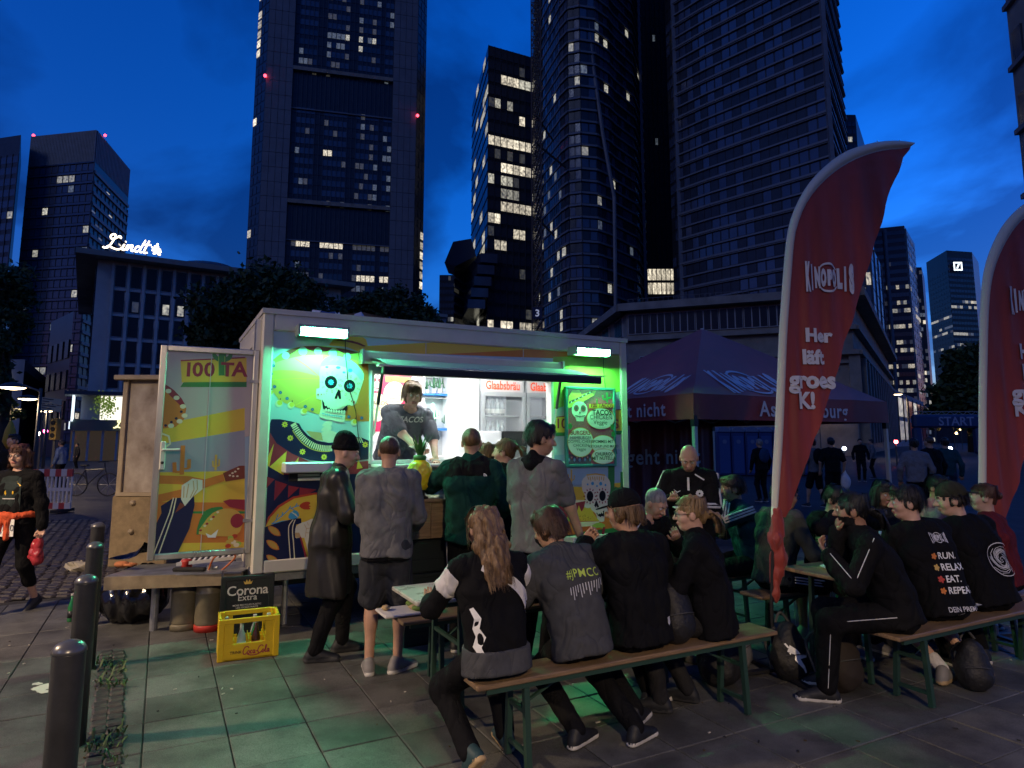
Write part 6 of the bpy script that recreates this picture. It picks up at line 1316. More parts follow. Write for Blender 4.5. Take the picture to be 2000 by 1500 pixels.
q = gp(138, 1214); bottle(q, 'dark green beer bottle standing alone on the pavement', m_gg, .26, .033, capm=m_labg, labm=m_blackm)
# ================================================================== canopy tent
K0 = at(1355, 790, 8.5); K0.z = 0; Kr = at(1733, 800, 10.45); Kr.z = 0; tL = (Kr - K0).length; tE = (Kr - K0).normalized(); tB = Vector((-tE.y, tE.x, 0)); tD = 3.7; zE = 2.33; zV = 2.0; zP = 3.6; tN = -tB
tent = thing('canopy_tent', 'dark red canopy tent with white lettering beside the trailer', 'tent', K0 + tE * tL / 2 + tB * tD / 2, math.atan2(tE.y, tE.x))
m_can = mat('tent_red', (.23, .024, .024), .62, var=.2, scale=3, sheen=.3); m_leg = mat('tent_leg', (.5, .5, .46), .4, metal=.4)
def tw2(u, v, z): return K0 + tE * u + tB * v + Vector((0, 0, z))
def canopy_face(p0, p1, pk, name):
    b = MB(); n = 10; rows_ = []
    for i in range(n + 1):
        t = i / n; row = []
        for j in range(n + 1):
            s_ = j / n; e = p0.lerp(p1, s_); p = e.lerp(pk, t); sag = -.10 * math.sin(math.pi * s_) * math.sin(math.pi * min(1, t * 1.0)) * (1 - t); row.append(len(b.v)); b.v.append(tuple(p + Vector((0, 0, sag + .006 * random.uniform(-1, 1) * (1 - t)))))
        rows_.append(row)
    b.f = [(rows_[i][j], rows_[i][j + 1], rows_[i + 1][j + 1], rows_[i + 1][j]) for i in range(n) for j in range(n)]; b.m = [0] * len(b.f); return b.build(name, m_can, tent, smooth=True)
cor = [tw2(0, 0, zE), tw2(tL, 0, zE), tw2(tL, tD, zE), tw2(0, tD, zE)]; pk_ = tw2(tL / 2, tD / 2, zP)
for i in range(4): canopy_face(cor[i], cor[(i + 1) % 4], pk_, 'canopy_panel')
for i in range(4):
    p0, p1 = cor[i], cor[(i + 1) % 4]; b = MB(); n = 24; d_ = (p1 - p0).normalized(); nn_ = Vector((d_.y, -d_.x, 0))
    for k in range(n + 1):
        t = k / n; o_ = nn_ * (.012 * math.sin(k * 1.7) + .01 * math.sin(k * .6))
        for z in (zE, (zE + zV) / 2, zV): b.v.append(tuple(p0.lerp(p1, t) + Vector((0, 0, z - zE)) + o_ * (zE - z) / .33))
    b.f = [(k * 3 + j, k * 3 + 3 + j, k * 3 + 4 + j, k * 3 + 1 + j) for k in range(n) for j in (0, 1)]; b.m = [0] * len(b.f); b.build('valance', m_can, tent, smooth=True)
for u, v in ((0, 0), (1, 0), (1, 1), (0, 1)):
    p = tw2(u * (tL - .06) + .03, v * (tD - .06) + .03, 0); MB().box(p + Vector((0, 0, 1.15)), (.05, .05, 2.3), math.atan2(tE.y, tE.x)).build('leg', m_leg, tent); MB().box(p + Vector((0, 0, .01)), (.16, .16, .02), math.atan2(tE.y, tE.x)).build('foot', m_leg, tent)
    MB().box(p + Vector((0, 0, 1.98)), (.07, .07, .14), math.atan2(tE.y, tE.x)).build('bracket', m_blackm, tent)
def truss(a_, b_):
    t_ = MB(); n = 4
    for k in range(n):
        p, q_ = a_.lerp(b_, k / n), a_.lerp(b_, (k + 1) / n); t_.bar(p + Vector((0, 0, -.05)), q_ + Vector((0, 0, -.3)), .02, .03); t_.bar(p + Vector((0, 0, -.3)), q_ + Vector((0, 0, -.05)), .02, .03)
    t_.build('truss', m_leg, tent)
for i in range(4): truss(cor[i].lerp(pk_, .03), cor[(i + 1) % 4].lerp(pk_, .03))
MB().tube([tw2(tL / 2, tD / 2, 2.2), pk_], .03, 8).build('centre_pole', m_leg, tent)
m_tw = mat('tent_white', (.6, .6, .62), .6)
bw_ = MB(); n = 30
for k in range(n + 1):
    t = k / n; u = tL * (1 - .52 * t) - .04
    for z in (2.05, 1.5, .9, .1): bw_.v.append(tuple(tw2(u, tD - .03 + .05 * math.sin(k * .9) * (1 - z / 2.4) + .02 * math.sin(k * 2.3), z)))
bw_.f = [(k * 4 + j, k * 4 + 4 + j, k * 4 + 5 + j, k * 4 + 1 + j) for k in range(n) for j in range(3)]; bw_.m = [0] * len(bw_.f); bw_.build('side_wall', m_can, tent, smooth=True)
# rounded techno lettering and the arc logo
def logo(a, c, w, m, sx=1.0):
    """KINOPOLIS wordmark: letters taller at both ends, an arc above and below"""
    W_ = w / 9.0
    hs_ = [1.75, 1.5, 1.25, 1.05, .95, 1.05, 1.2, 1.45, 1.75]; x = c[0] - w / 2 + W_ / 2
    for ch, h in zip('KINOPOLIS', hs_):
        v, f = text2d(ch, 1, .085); w_ = max(p.x for p in v) - min(p.x for p in v); k = W_ * .9 / max(w_, .35); k = W_ * .35 / w_ if ch == 'I' else k
        a.mb.add([a.fr(x + p.x * k, c[1] + (p.y - .35) / .7 * h * W_ * 2.3, a.lift) for p in v], f, a.mi(m)); x += W_ 
    a.up()
    for s_ in (1, -1): a.line([(c[0] - .02 * w + .19 * w * math.cos(t), c[1] + s_ * w * (.09 + .16 * math.sin(t))) for t in [math.pi * (.12 + .76 * k / 14) for k in range(15)]], [w * .018 + w * .02 * math.sin(math.pi * k / 14) for k in range(15)], m)
fr_mid = (cor[0] + cor[1]) / 2; sl1 = (pk_ - fr_mid).normalized(); nf1 = tE.cross(sl1).normalized()
a = Art(lambda u, v, l: fr_mid + tE * u + sl1 * v + nf1 * (l + .004) + Vector((0, 0, -.10 * math.sin(math.pi * (u / tL + .5)) * math.sin(math.pi * min(.9, v / 2.1)) * (1 - v / 2.1) + .012)), .002); logo(a, (-.6, .42), 1.4, m_tw); a.build('logo_print', tent)
fl_mid = (cor[0] + cor[3]) / 2; sl2 = (pk_ - fl_mid).normalized(); tl_ = -tB; nf2 = tl_.cross(sl2).normalized()
a = Art(lambda u, v, l: fl_mid + tl_ * u + sl2 * v + nf2 * (l + .004) + Vector((0, 0, -.10 * math.sin(math.pi * (u / tD + .5)) * math.sin(math.pi * min(.9, v / 2.1)) * (1 - v / 2.1) + .012)), .002); logo(a, (.7, .42), 1.25, m_tw); a.build('logo_print', tent)
def valtext(s, p0, d_, u, size, z, nn_, name): a_ = Art(lambda x, y, l: p0 + d_ * (u + x) + nn_ * (.03 + l) + Vector((0, 0, z - p0.z + y)), .002); a_.text(s, (0, 0), size, m_tw, .018, space=1.12); a_.build(name, tent)
valtext('Aschaffenburg', cor[0], tE, 2.1, .29, 2.06, tN, 'valance_lettering'); valtext('SO geht nicht', cor[0], tl_, -1.35, .27, 2.06, -tE, 'valance_lettering'); valtext('SO geht nicht', tw2(0, tD - .1, 0), tE, tL - 1.75, .4, 1.28, tN, 'wall_lettering')
# ================================================================== feather flags
m_flag = mat('flag_red', (.27, .036, .026), .6, var=.3, scale=1.5, stretch=(3, 3, .4), sheen=.2); m_sleeve = mat('flag_sleeve', (.62, .58, .47), .6)
def feather_flag(label, base, fx, left, inner, right, logo_at, lines, sc, tail):
    """outlines are read off the photograph on the upright plane through the pole"""
    base = Vector(base); fx = Vector(fx).normalized(); fn = Vector((fx.y, -fx.x, 0)); fo = thing('feather_flag', label, 'flag', base, 0, 'feather flags')
    def pl(x, y): q = onplane(x, y, base, fn) - base; return (q.dot(fx), q.z)
    def curve(pts, n=40):
        P = smooth_pts([(*pl(*p), 0) for p in pts], 8); L = [0]
        for a_, b_ in zip(P, P[1:]): L.append(L[-1] + (b_ - a_).length)
        out = []
        for k in range(n + 1):
            t = L[-1] * k / n; i = min(max(j for j in range(len(L)) if L[j] <= t + 1e-9), len(P) - 2); f = (t - L[i]) / max(L[i + 1] - L[i], 1e-6); out.append(P[i].lerp(P[i + 1], f))
        return out
    Lc, Ic, Rc = curve(left), curve(inner), curve(right)
    def w3(p, o=0.0): return base + fx * p[0] + Vector((0, 0, p[1])) + fn * o
    def fold(u, v): return .01 * math.sin(u * 30 + v * 2.2) + .005 * math.sin(u * 61 - v * 3.1 + 1) + .012 * math.sin(v * 2.0)
    b = MB(); ns = 26
    for i in range(41):
        for j in range(ns + 1): p = Ic[i].lerp(Rc[i], j / ns); b.v.append(tuple(w3(p, fold(p.x, p.y) * min(1, j / 4))))
    b.f = [(i * (ns + 1) + j, i * (ns + 1) + j + 1, (i + 1) * (ns + 1) + j + 1, (i + 1) * (ns + 1) + j) for i in range(40) for j in range(ns)]; b.m = [0] * len(b.f); b.build('sail', m_flag, fo, smooth=True)
    b = MB()
    for i in range(41):
        for j in range(9):
            t = j / 8; p = Lc[i].lerp(Ic[i], t); o_ = .03 * math.sin(math.pi * t); b.v.append(tuple(w3(p, o_)))
        for j in range(9):
            t = 1 - j / 8; p = Lc[i].lerp(Ic[i], t); b.v.append(tuple(w3(p, -.03 * math.sin(math.pi * t))))
    b.f = [(i * 18 + j, i * 18 + (j + 1) % 18, (i + 1) * 18 + (j + 1) % 18, (i + 1) * 18 + j) for i in range(40) for j in range(18)]; b.m = [0] * len(b.f); b.build('pole_sleeve', m_sleeve, fo, smooth=True)
    p0 = w3(Lc[0].lerp(Ic[0], .5)); MB().tube([base + Vector((0, 0, .02)), base + Vector((0, 0, .5)), p0], .014, 8).build('pole', m_blackm, fo)
    for a_ in (.3, 1.9, 3.4, 5.0): MB().bar(base + Vector((0, 0, .03)), base + Vector((.5 * math.cos(a_), .5 * math.sin(a_), .015)), .05, .02).build('cross_foot', m_blackm, fo)
    MB().lathe(base, [(.035, 0), (.035, .12), (.018, .16)], 12).build('spigot', m_steel, fo)
    nA = lambda: Art(lambda u, v, l: w3((u, v), fold(u, v) + .014 + l), .0015)
    ar = nA(); logo(ar, pl(*logo_at[:2]), logo_at[2], m_tw); ar.build('logo_print', fo)
    for s_, x, y, sz in lines: ar = nA(); ar.text(s_, pl(x, y), sz, m_tw, .045); ar.build('text_line', fo)
    if tail:
        P = [w3(pl(*q)) for q in tail]; tb = SDF()
        for q0, q1, r0, r1 in zip(P, P[1:], (.04, .055, .055, .04, .032), (.055, .055, .04, .032, .015)): tb.cap(q0 - base, q1 - base, r0, r1, k=.04)
        V, F, T_ = tb.mesh(.01, .013, 30, 5, (1.6, 1.6, .35), True); np_mesh('gathered_tail', V, F, T_, [m_flag], fo)
Zf = lambda pts: [(1500 + x * .3333, 260 + y * .3333) for x, y in pts]
feather_flag('red feather flag with white logo and lettering planted between the tables', gp(1513, 1315), (.975, .22, 0),
    [(1506, 1010), (1508, 930), (1512, 860)] + Zf([(50, 1500), (62, 1200), (75, 1000), (90, 800), (105, 640), (130, 510), (180, 390), (250, 280), (350, 180), (450, 110), (560, 70), (650, 50), (760, 43), (857, 55)]),
    [(1518, 1010), (1524, 930), (1529, 860)] + Zf([(100, 1500), (112, 1200), (125, 1000), (140, 800), (152, 650), (170, 550), (220, 420), (300, 310), (400, 220), (500, 160), (600, 120), (700, 98), (810, 90), (830, 84)]),
    [(1532, 1010), (1548, 980), (1568, 920), (1592, 860)] + Zf([(385, 1480), (450, 1250), (520, 1020), (580, 800), (640, 600), (700, 370), (740, 270), (770, 200), (800, 130), (822, 102)]),
    (1617, 543, .47), (('Her', 1598, 667, .15), ('läft', 1590, 710, .16), ('groes', 1588, 757, .19), ('K!', 1576, 797, .18)), 1,
    [(1517, 1000), (1514, 1050), (1522, 1090), (1518, 1120), (1512, 1160), (1514, 1176)])
b2 = at(1915, 930, 6.15); b2.z = 0
feather_flag('second red feather flag cut by the right edge of the picture', b2, (.985, .17, 0),
    [(1908, 1040), (1910, 980), (1911, 900), (1911, 800), (1912, 700), (1914, 600), (1921, 530), (1937, 480), (1962, 435), (2000, 398), (2050, 372), (2110, 362)],
    [(1924, 1040), (1926, 980), (1927, 900), (1927, 800), (1929, 700), (1932, 600), (1939, 540), (1955, 492), (1980, 448), (2010, 418), (2055, 392), (2112, 378)],
    [(1950, 1040), (1975, 980), (1995, 920), (2010, 860), (2035, 780), (2060, 700), (2085, 600), (2100, 520), (2112, 450), (2116, 400)],
    (2012, 588, .5), (('Hier', 2022, 700, .19), ('läuft', 2028, 741, .2), ('großes', 2030, 783, .21), ('Kino!', 2022, 812, .2)), 1, None)

# ================================================================== beer tables and benches
m_gm = mat('green_steel', (.02, .05, .035), .45); m_top = mat('table_top_worn', (.3, .2, .1), .4, var=.35, scale=5, stretch=(1, 10, 10), bump=.1, bscale=30, rvar=.12)
def trestle(name, label, cat, left, w, z, grp, L=2.2, m=m_wood):
    """left: middle of the left end, running along E"""
    c = Vector((left[0], left[1], 0)) + E * L / 2; o = thing(name, label, cat, c, TH, grp); mb = MB()
    mb.box((0, 0, z - .0135), (L, w, .027), bev=.006); mb.build('table_top' if z > .6 else 'seat_board', m, o, local=True)
    for y in (-1, 1): MB().box((0, y * (w / 2 - .02), z - .04), (L - .12, .02, .026)).build('edge_rail', m_gm, o, local=True)
    for s_ in (-1, 1):
        x = s_ * (L / 2 - .3); lw = w / 2 - .035
        for y in (-1, 1): MB().bar((x, y * lw, z - .03), (x + s_ * .0, y * (lw + .03), .01), .032, .032).build('leg', m_gm, o, local=True)
        MB().bar((x, -lw - .02, .09), (x, lw + .02, .09), .022, .022).build('cross_bar', m_gm, o, local=True); MB().bar((x, -lw, z * .62), (x, lw, z * .62), .022, .022).build('cross_bar', m_gm, o, local=True)
        MB().bar((x - s_ * .02, 0, z * .62), (x - s_ * .36, 0, z - .035), .02, .012).build('brace', m_gm, o, local=True)
    return o
def Aln(base, u, v=0.0): return Vector((base[0], base[1], 0)) + E * u - NN * v
bA, tA, bA2 = (-.235, 3.73), (-.69, 4.4), (-.82, 4.95)
bB, tB_, bB2 = (2.43, 4.58), (2.2, 5.11), (1.97, 5.7)
trestle('beer_bench', 'wooden beer bench in the foreground seating the four seen from behind', 'bench', bA, .25, .48, 'beer benches')
trestle('beer_table', 'pale topped beer table in the middle with paper and bottles', 'table', tA, .5, .77, 'beer tables', m=mat('table_top_pale', (.45, .42, .36), .3, var=.2, scale=6, rvar=.1))
trestle('beer_bench', 'wooden beer bench on the far side of the middle table', 'bench', bA2, .25, .48, 'beer benches')
trestle('beer_bench', 'wooden beer bench on the right seating the tracksuit man', 'bench', bB, .25, .48, 'beer benches')
trestle('beer_table', 'brown beer table on the right with plates and bottles', 'table', tB_, .5, .77, 'beer tables', m=m_top)
trestle('beer_bench', 'wooden beer bench on the far side of the right table', 'bench', bB2, .25, .48, 'beer benches')
trestle('beer_bench', 'wooden beer bench at the back beside the man in the striped jacket', 'bench', (1.9, 6.5), .25, .48, 'beer benches')
trestle('beer_bench', 'wooden beer bench behind the right table under the person in pink', 'bench', (3.6, 6.75), .25, .48, 'beer benches')
# ---- things on the tables
m_paper = mat('paper_plate', (.6, .58, .52), .6); m_food = [mat('food_brown', (.25, .12, .04), .7, var=.4, scale=60), mat('food_green', (.12, .2, .03), .7, var=.4, scale=60), mat('food_tan', (.45, .32, .15), .7, var=.3, scale=60)]
def plate(p, lbl, r_=.11, food=True):
    p = Vector(p); o = thing('paper_plate', lbl, 'plate', p, 0, 'paper plates'); MB().lathe(p, [(r_ * .7, 0), (r_ * .72, .003), (r_, .018), (r_ * .98, .021), (r_ * .7, .006)], 22).build('dish', m_paper, o, smooth=True)
    if food:
        for k in range(6):
            a_ = random.uniform(0, 6.28); q = p + Vector((math.cos(a_), math.sin(a_), 0)) * random.uniform(0, r_ * .55) + Vector((0, 0, .02)); MB().ball(q, (random.uniform(.02, .04), random.uniform(.015, .03), .014), n=5).build('food', m_food[k % 3], o, smooth=True)
    return o
TT = .772
pA = Aln(tA, 2.05, -.03); plate(pA + Vector((0, 0, TT + .002)), 'white plate with leftovers beside the blonde woman')
nb_ = MB().box(Aln(tA, 1.92, -.05) + Vector((0, 0, TT)), (.5, .36, .002), TH + .1); tag(nb_.build('paper_sheet', mat('paper_sheet', (.55, .57, .6), .6)), 'white paper sheet under the plate at the table end', 'paper')
plate(Aln(tB_, .28, -.05) + Vector((0, 0, TT)), 'oval paper plate at the left end of the right table', .13); plate(Aln(tB_, .9, .1) + Vector((0, 0, TT)), 'paper plate in front of the short haired eater', .11); plate(Aln(tB_, 1.3, -.1) + Vector((0, 0, TT)), 'paper plate in front of the hooded man in lettering', .11)
m_wgl = mat('water_bottle', (.5, .6, .68), .08, alpha=.5); m_bcap = mat('blue_cap', (.5, .6, .8), .4)
bottle(Aln(tA, .72, .02) + Vector((0, 0, TT)), 'clear water bottle with pale cap on the middle table', m_wgl, .24, .034, capm=m_bcap, labm=k_white); bottle(Aln(tA, 1.36, .1) + Vector((0, 0, TT)), 'clear glass bottle beside the capped person', m_cgl, .24, .03, capm=m_labg); bottle(Aln(tA, 1.9, .2) + Vector((0, 0, TT)), 'slim glass bottle beside the man looking down', m_cgl, .22, .03, capm=m_labg)
bottle(Aln(tB_, .5, .12) + Vector((0, 0, TT)), 'brown beer bottle with cream label on the right table', m_bgl, .25, .032, labm=k_cream); bottle(Aln(tB_, .42, .16) + Vector((0, 0, TT)), 'dark bottle behind the labelled beer bottle', m_bgl, .23, .032); bottle(Aln(tB_, .85, -.02) + Vector((0, 0, TT)), 'clear plastic bottle near the tracksuit man', m_wgl, .24, .034, capm=m_bcap); bottle(Aln(tB_, 1.95, .05) + Vector((0, 0, TT)), 'beer glass bottle near the backward cap', m_bgl, .22, .035)
nbx = thing('napkin_box', 'white napkin box on the middle table', 'box', Aln(tA, .86, -.02) + Vector((0, 0, TT)), TH); MB().box((0, 0, .05), (.15, .1, .1), bev=.006).build('box', k_white, nbx, local=True); MB().box((0, -.0505, .03), (.12, .002, .03)).build('print', k_or, nbx, local=True)
tr_ = thing('food_tray', 'tray of tacos and crumpled napkins left of the far bench', 'tray', Aln(bA2, .12, .12) + Vector((0, 0, .5)), TH); MB().box((0, 0, -.005), (.42, .26, .02), bev=.006).build('tray', m_paper, tr_, local=True)
for k in range(9): MB().ball((random.uniform(-.17, .17), random.uniform(-.1, .1), .025), (random.uniform(.03, .08), random.uniform(.03, .05), .02), n=6, M=Matrix.Rotation(random.random() * 3, 3, 'Z')).build('food', (m_food[2], m_paper, m_food[1])[k % 3], tr_, smooth=True, local=True)
# ---- bar made of crates in front of the hatch, drinks dispenser
bq = Vector((-.80, 6.1, 0)); bar = thing('bar_counter', 'wooden box counter on black crates in front of the hatch', 'counter', bq, TH)
for k in range(4): MB().box((-.21 + k * .14, -.2, 1.05), (.137, .02, .31), bev=.003).build('plank', m_wood, bar, local=True)
MB().box((0, 0, 1.215), (.62, .46, .025), bev=.004).build('top_board', m_wood, bar, local=True)
for s_ in (-1, 1): MB().box((s_ * .285, .02, 1.05), (.02, .4, .31)).build('side_board', m_wood, bar, local=True)
for k in range(3): crate(bq + Vector((0, 0, .002 + .298 * k)), TH, (.4, .3, .295), m_crB, ('bottom', 'middle', 'top')[k] + ' black crate of the stack carrying the wooden counter', holes=False)
dq = at(819, 962, 6.02); dq.z = 1.228; dsp = thing('drink_dispenser', 'yellow glass pineapple drinks dispenser on the wooden counter', 'drink dispenser', dq)
m_pine = mat('pineapple_glass', (.7, .52, .02), .12, emit=None, coat=.4, var=.15, scale=14)
MB().lathe(dq, [(.075, 0), (.08, .01), (.05, .03), (.05, .06), (.075, .075)], 20).build('stand', m_blackm, dsp)
pb = SDF(); pb.ell((0, 0, .2), (.115, .115, .15)); V, F, Tq = pb.mesh(.008)
ph = np.arctan2(V[:, 1], V[:, 0]); zq = V[:, 2]; d_ = .006 * np.abs(np.sin(ph * 6 + zq * 42) * np.sin(ph * 6 - zq * 42)) * (np.abs(zq - .2) < .12); V[:, 0] += d_ * np.cos(ph); V[:, 1] += d_ * np.sin(ph); np_mesh('jar', V, F, Tq, [m_pine], dsp)
MB().lathe(dq + Vector((0, 0, .335)), [(.055, 0), (.058, .035), (.045, .045)], 18).build('lid', mat('lid_green', (.05, .2, .05), .4), dsp, smooth=True); MB().tube([dq + Vector((0, -.09, .1)), dq + Vector((0, -.14, .1)), dq + Vector((0, -.14, .07))], .012, 8).build('tap', m_steel, dsp)
m_pl = mat('pineapple_leaf', (.04, .14, .03), .5, var=.4, scale=20)
for k in range(26):
    a_ = k * 2.4; l = .1 + .07 * (k % 3) / 2; o_ = .3 + .5 * ((k * 7) % 10) / 10; t = Vector((math.cos(a_), math.sin(a_), 0)); s_ = Vector((-t.y, t.x, 0)) * .013; p = dq + Vector((0, 0, .375)) + t * .02
    MB().add([p - s_, p + s_, p + t * l * o_ * .5 + s_ * .8 + Vector((0, 0, l * .7)), p + t * l * o_ + Vector((0, 0, l * 1.15)), p + t * l * o_ * .5 - s_ * .8 + Vector((0, 0, l * .7))], [(0, 1, 2, 4), (4, 2, 3)]).build('leaf', m_pl, dsp)
ser = thing('juice_carafe', 'slim clear carafe beside the pineapple dispenser', 'carafe', Vector((dq.x + .2, dq.y + .05, 1.228))); MB().lathe(Vector((dq.x + .2, dq.y + .05, 1.228)), [(.035, 0), (.04, .1), (.025, .2), (.022, .24), (.03, .25)], 14).build('glass', m_cgl, ser, smooth=True)
# ---- bags on the ground
m_pack = mat('backpack_black', (.012, .012, .013), .6, bump=.4, bscale=40); m_strap = mat('strap_grey', (.05, .05, .05), .7)
def backpack(c, ang, s, label, m=m_pack, lm=None):
    c = Vector(c); o = thing('backpack', label, 'backpack', c, ang, 'bags under the benches'); S = SDF(); S.ell((0, 0, .17 * s), (.15 * s, .1 * s, .17 * s)).cap((0, 0, .1 * s), (0, .02, .34 * s), .12 * s, .08 * s, k=.06).ell((0, -.09 * s, .12 * s), (.11 * s, .05 * s, .1 * s), k=.03); S.clip((0, 0, .004), (0, 0, -1)); V, F, T_ = S.mesh(.013, .008, 24, 4); ob = np_mesh('pack', V, F, T_, [m], o)
    MB().tube(smooth_pts([(-.06 * s, .08 * s, .4 * s), (0, .1 * s, .47 * s), (.06 * s, .08 * s, .4 * s)], 5), .01, 6).build('grab_handle', m_strap, o, local=True)
    for q in (-1, 1): MB().tube(smooth_pts([(q * .07 * s, .08 * s, .36 * s), (q * .1 * s, .17 * s, .25 * s), (q * .09 * s, .1 * s, .08 * s)], 5), .012, 6).build('strap', m_strap, o, local=True)
    MB().tube(smooth_pts([(-.1 * s, -.09 * s, .2 * s), (0, -.14 * s, .22 * s), (.1 * s, -.09 * s, .2 * s)], 5), .004, 5).build('zip', m_strap, o, local=True)
    return o, ob
q = gp(1545, 1325); pk1, ob1 = backpack(q, .25, .95, 'black backpack with a white leaping cat logo beside the flag foot')
bv = BVHTree.FromPolygons([v.co for v in ob1.data.vertices], [tuple(p.vertices) for p in ob1.data.polygons])
def proj(bvh, o, d, off=.004):
    h = bvh.ray_cast(Vector(o), Vector(d)); return (h[0] - Vector(d) * off) if h[0] is not None else None
def local_art(bvh, d=(0, 1, 0), start=1.0, off=.004):
    d = Vector(d)
    def fr(u, v, l):
        h = proj(bvh, Vector((u, 0, v)) - d * start if abs(d.y) > .5 else Vector((0, u, v)) - d * start, d, off + l)
        return h if h is not None else (Vector((u, -.12, v)) if abs(d.y) > .5 else Vector((0, u, v)))
    return Art(fr, .0004)
def build_local(ar, name, parent): return ar.mb.build(name, ar.mats, parent, local=True)
ar = local_art(bv); ar.line([(-.07, .24), (-.03, .22), (.0, .19), (.05, .19), (.11, .205)], [.05, .04, .03, .02, .008], k_white); ar.line([(-.05, .22), (-.02, .16), (.01, .12), (.03, .08)], [.05, .035, .022, .012], k_white); ar.line([(-.07, .245), (-.085, .27)], .012, k_white); build_local(ar, 'logo_print', pk1)
backpack(gp(1405, 1335, .0), -.4, 1.05, 'black backpack leaning under the foreground bench'); backpack(gp(1395, 1262, .3) * 0 + Aln(bA, 1.44, .02) + Vector((0, 0, .482)), .4, .9, 'black bag lying on the foreground bench between two sitters')
backpack(gp(1640, 1345), .3, 1.1, 'dark brown bag between the feet of the tracksuit man', mat('bag_brown', (.02, .014, .01), .8)); backpack(gp(1905, 1345), -.2, .8, 'black sports bag on the ground under the right bench'); backpack(gp(1740, 1270), .9, .85, 'dark grey bag behind the right bench legs', mat('bag_grey', (.03, .032, .04), .7))
q = gp(1440, 1300); fr_bag = backpack(q, 1.2, .8, 'patterned grey bag beside the bench leg', mat('bag_pattern', (.12, .12, .13), .7, var=.7, scale=9))
# ================================================================== people
def V3(*a): return np.array(a, float)
def unit(v): return v / max(np.linalg.norm(v), 1e-9)
def ik(a, b, l1, l2, pole):
    d = b - a; L = np.linalg.norm(d); dn = d / L
    if L > .995 * (l1 + l2): L = .995 * (l1 + l2); b = a + dn * L
    x = (l1 * l1 - l2 * l2 + L * L) / (2 * L); hh = math.sqrt(max(l1 * l1 - x * x, 0)); p = pole - dn * (pole @ dn); return a + dn * x + unit(p) * hh, b
def rz(a): c, s_ = math.cos(a), math.sin(a); return np.array([[c, -s_, 0], [s_, c, 0], [0, 0, 1]])
def rx(a): c, s_ = math.cos(a), math.sin(a); return np.array([[1, 0, 0], [0, c, -s_], [0, s_, c]])
def fab(name, c, rough=.85, bump=.25):
    if 'cloth_' + name in MATS: return MATS['cloth_' + name]
    m = mat('cloth_' + name, c, rough, var=.15, scale=14, bump=bump, bscale=260, sheen=.0, spec=.16); nt = m.node_tree; b = nt.nodes['Principled BSDF']
    tc_ = N(nt, 'ShaderNodeTexCoord'); n1 = N(nt, 'ShaderNodeTexNoise'); n1.inputs['Scale'].default_value = 4.2; n1.inputs['Detail'].default_value = 2.2; n1.inputs['Distortion'].default_value = 1.1
    mp_ = N(nt, 'ShaderNodeMapping'); mp_.inputs['Scale'].default_value = (1.25, 1.25, .7); mp_.inputs['Rotation'].default_value = (.3, .5, 0); nt.links.new(tc_.outputs['Object'], mp_.inputs[0]); nt.links.new(mp_.outputs[0], n1.inputs['Vector'])
    r1 = N(nt, 'ShaderNodeMath', operation='SUBTRACT'); r1.inputs[1].default_value = .5; nt.links.new(n1.outputs['Fac'], r1.inputs[0]); r2 = N(nt, 'ShaderNodeMath', operation='ABSOLUTE'); nt.links.new(r1.outputs[0], r2.inputs[0]); r3 = N(nt, 'ShaderNodeMath', operation='POWER'); r3.inputs[1].default_value = .6; nt.links.new(r2.outputs[0], r3.inputs[0])
    bp2 = N(nt, 'ShaderNodeBump'); bp2.inputs['Strength'].default_value = .5; bp2.inputs['Distance'].default_value = .06; nt.links.new(r3.outputs[0], bp2.inputs['Height'])
    old = b.inputs['Normal'].links[0].from_node; nt.links.new(bp2.outputs[0], old.inputs['Normal']); return m
def skin(name, c): return mat('skin_' + name, c, .5, var=.1, scale=25)
SK = {'fair': skin('fair', (.5, .3, .22)), 'warm': skin('warm', (.42, .24, .15)), 'tan': skin('tan', (.3, .16, .1))}
m_eye = mat('eye_white', (.6, .58, .55), .2); m_iris = mat('iris', (.02, .015, .01), .15); m_lip = mat('lips', (.38, .15, .12), .45)
def hairm(name, c, c2=None): return mat('hair_' + name, c, .42, col2=c2, var=.5, scale=55, stretch=(1, 1, .12), bump=.5, bscale=160)
HM = {'brown': hairm('brown', (.06, .03, .014)), 'dark': hairm('dark', (.012, .009, .008)), 'black': hairm('black', (.006, .006, .007)), 'blonde': hairm('blonde', (.22, .14, .06)), 'streak': hairm('streak', (.045, .024, .012), (.28, .17, .08)), 'sandy': hairm('sandy', (.13, .075, .03)), 'grey': hairm('grey', (.18, .17, .16)), 'auburn': hairm('auburn', (.07, .025, .012))}
F_blk = fab('black', (.0055, .0055, .0065)); F_char = fab('charcoal', (.02, .02, .022)); F_grey = fab('grey', (.12, .12, .122)); F_dgrey = fab('dark_grey', (.06, .062, .066)); F_navyg = fab('slate', (.13, .14, .165)); F_green = fab('fleece', (.006, .035, .03), .95, .5); F_white = fab('white', (.62, .6, .58)); F_teal = fab('teal', (.01, .05, .06)); F_olive = fab('olive', (.045, .05, .04)); F_pink = fab('pink', (.4, .2, .2)); F_maroon = fab('maroon', (.12, .015, .02)); F_coat = mat('coat_waxed', (.014, .013, .011), .42, var=.3, scale=9, bump=.12, bscale=7); F_orange = fab('orange', (.6, .1, .04)); F_short = fab('denim_dark', (.035, .037, .042))
m_soleW = mat('sole_white', (.55, .53, .48), .6); m_soleD = mat('sole_dark', (.03, .03, .03), .7); m_soleT = mat('sole_tan', (.4, .28, .14), .6); m_shB = mat('shoe_black', (.012, .013, .015), .6); m_shW = mat('shoe_light', (.2, .19, .18), .6); m_shG = mat('shoe_teal', (.02, .05, .055), .6)
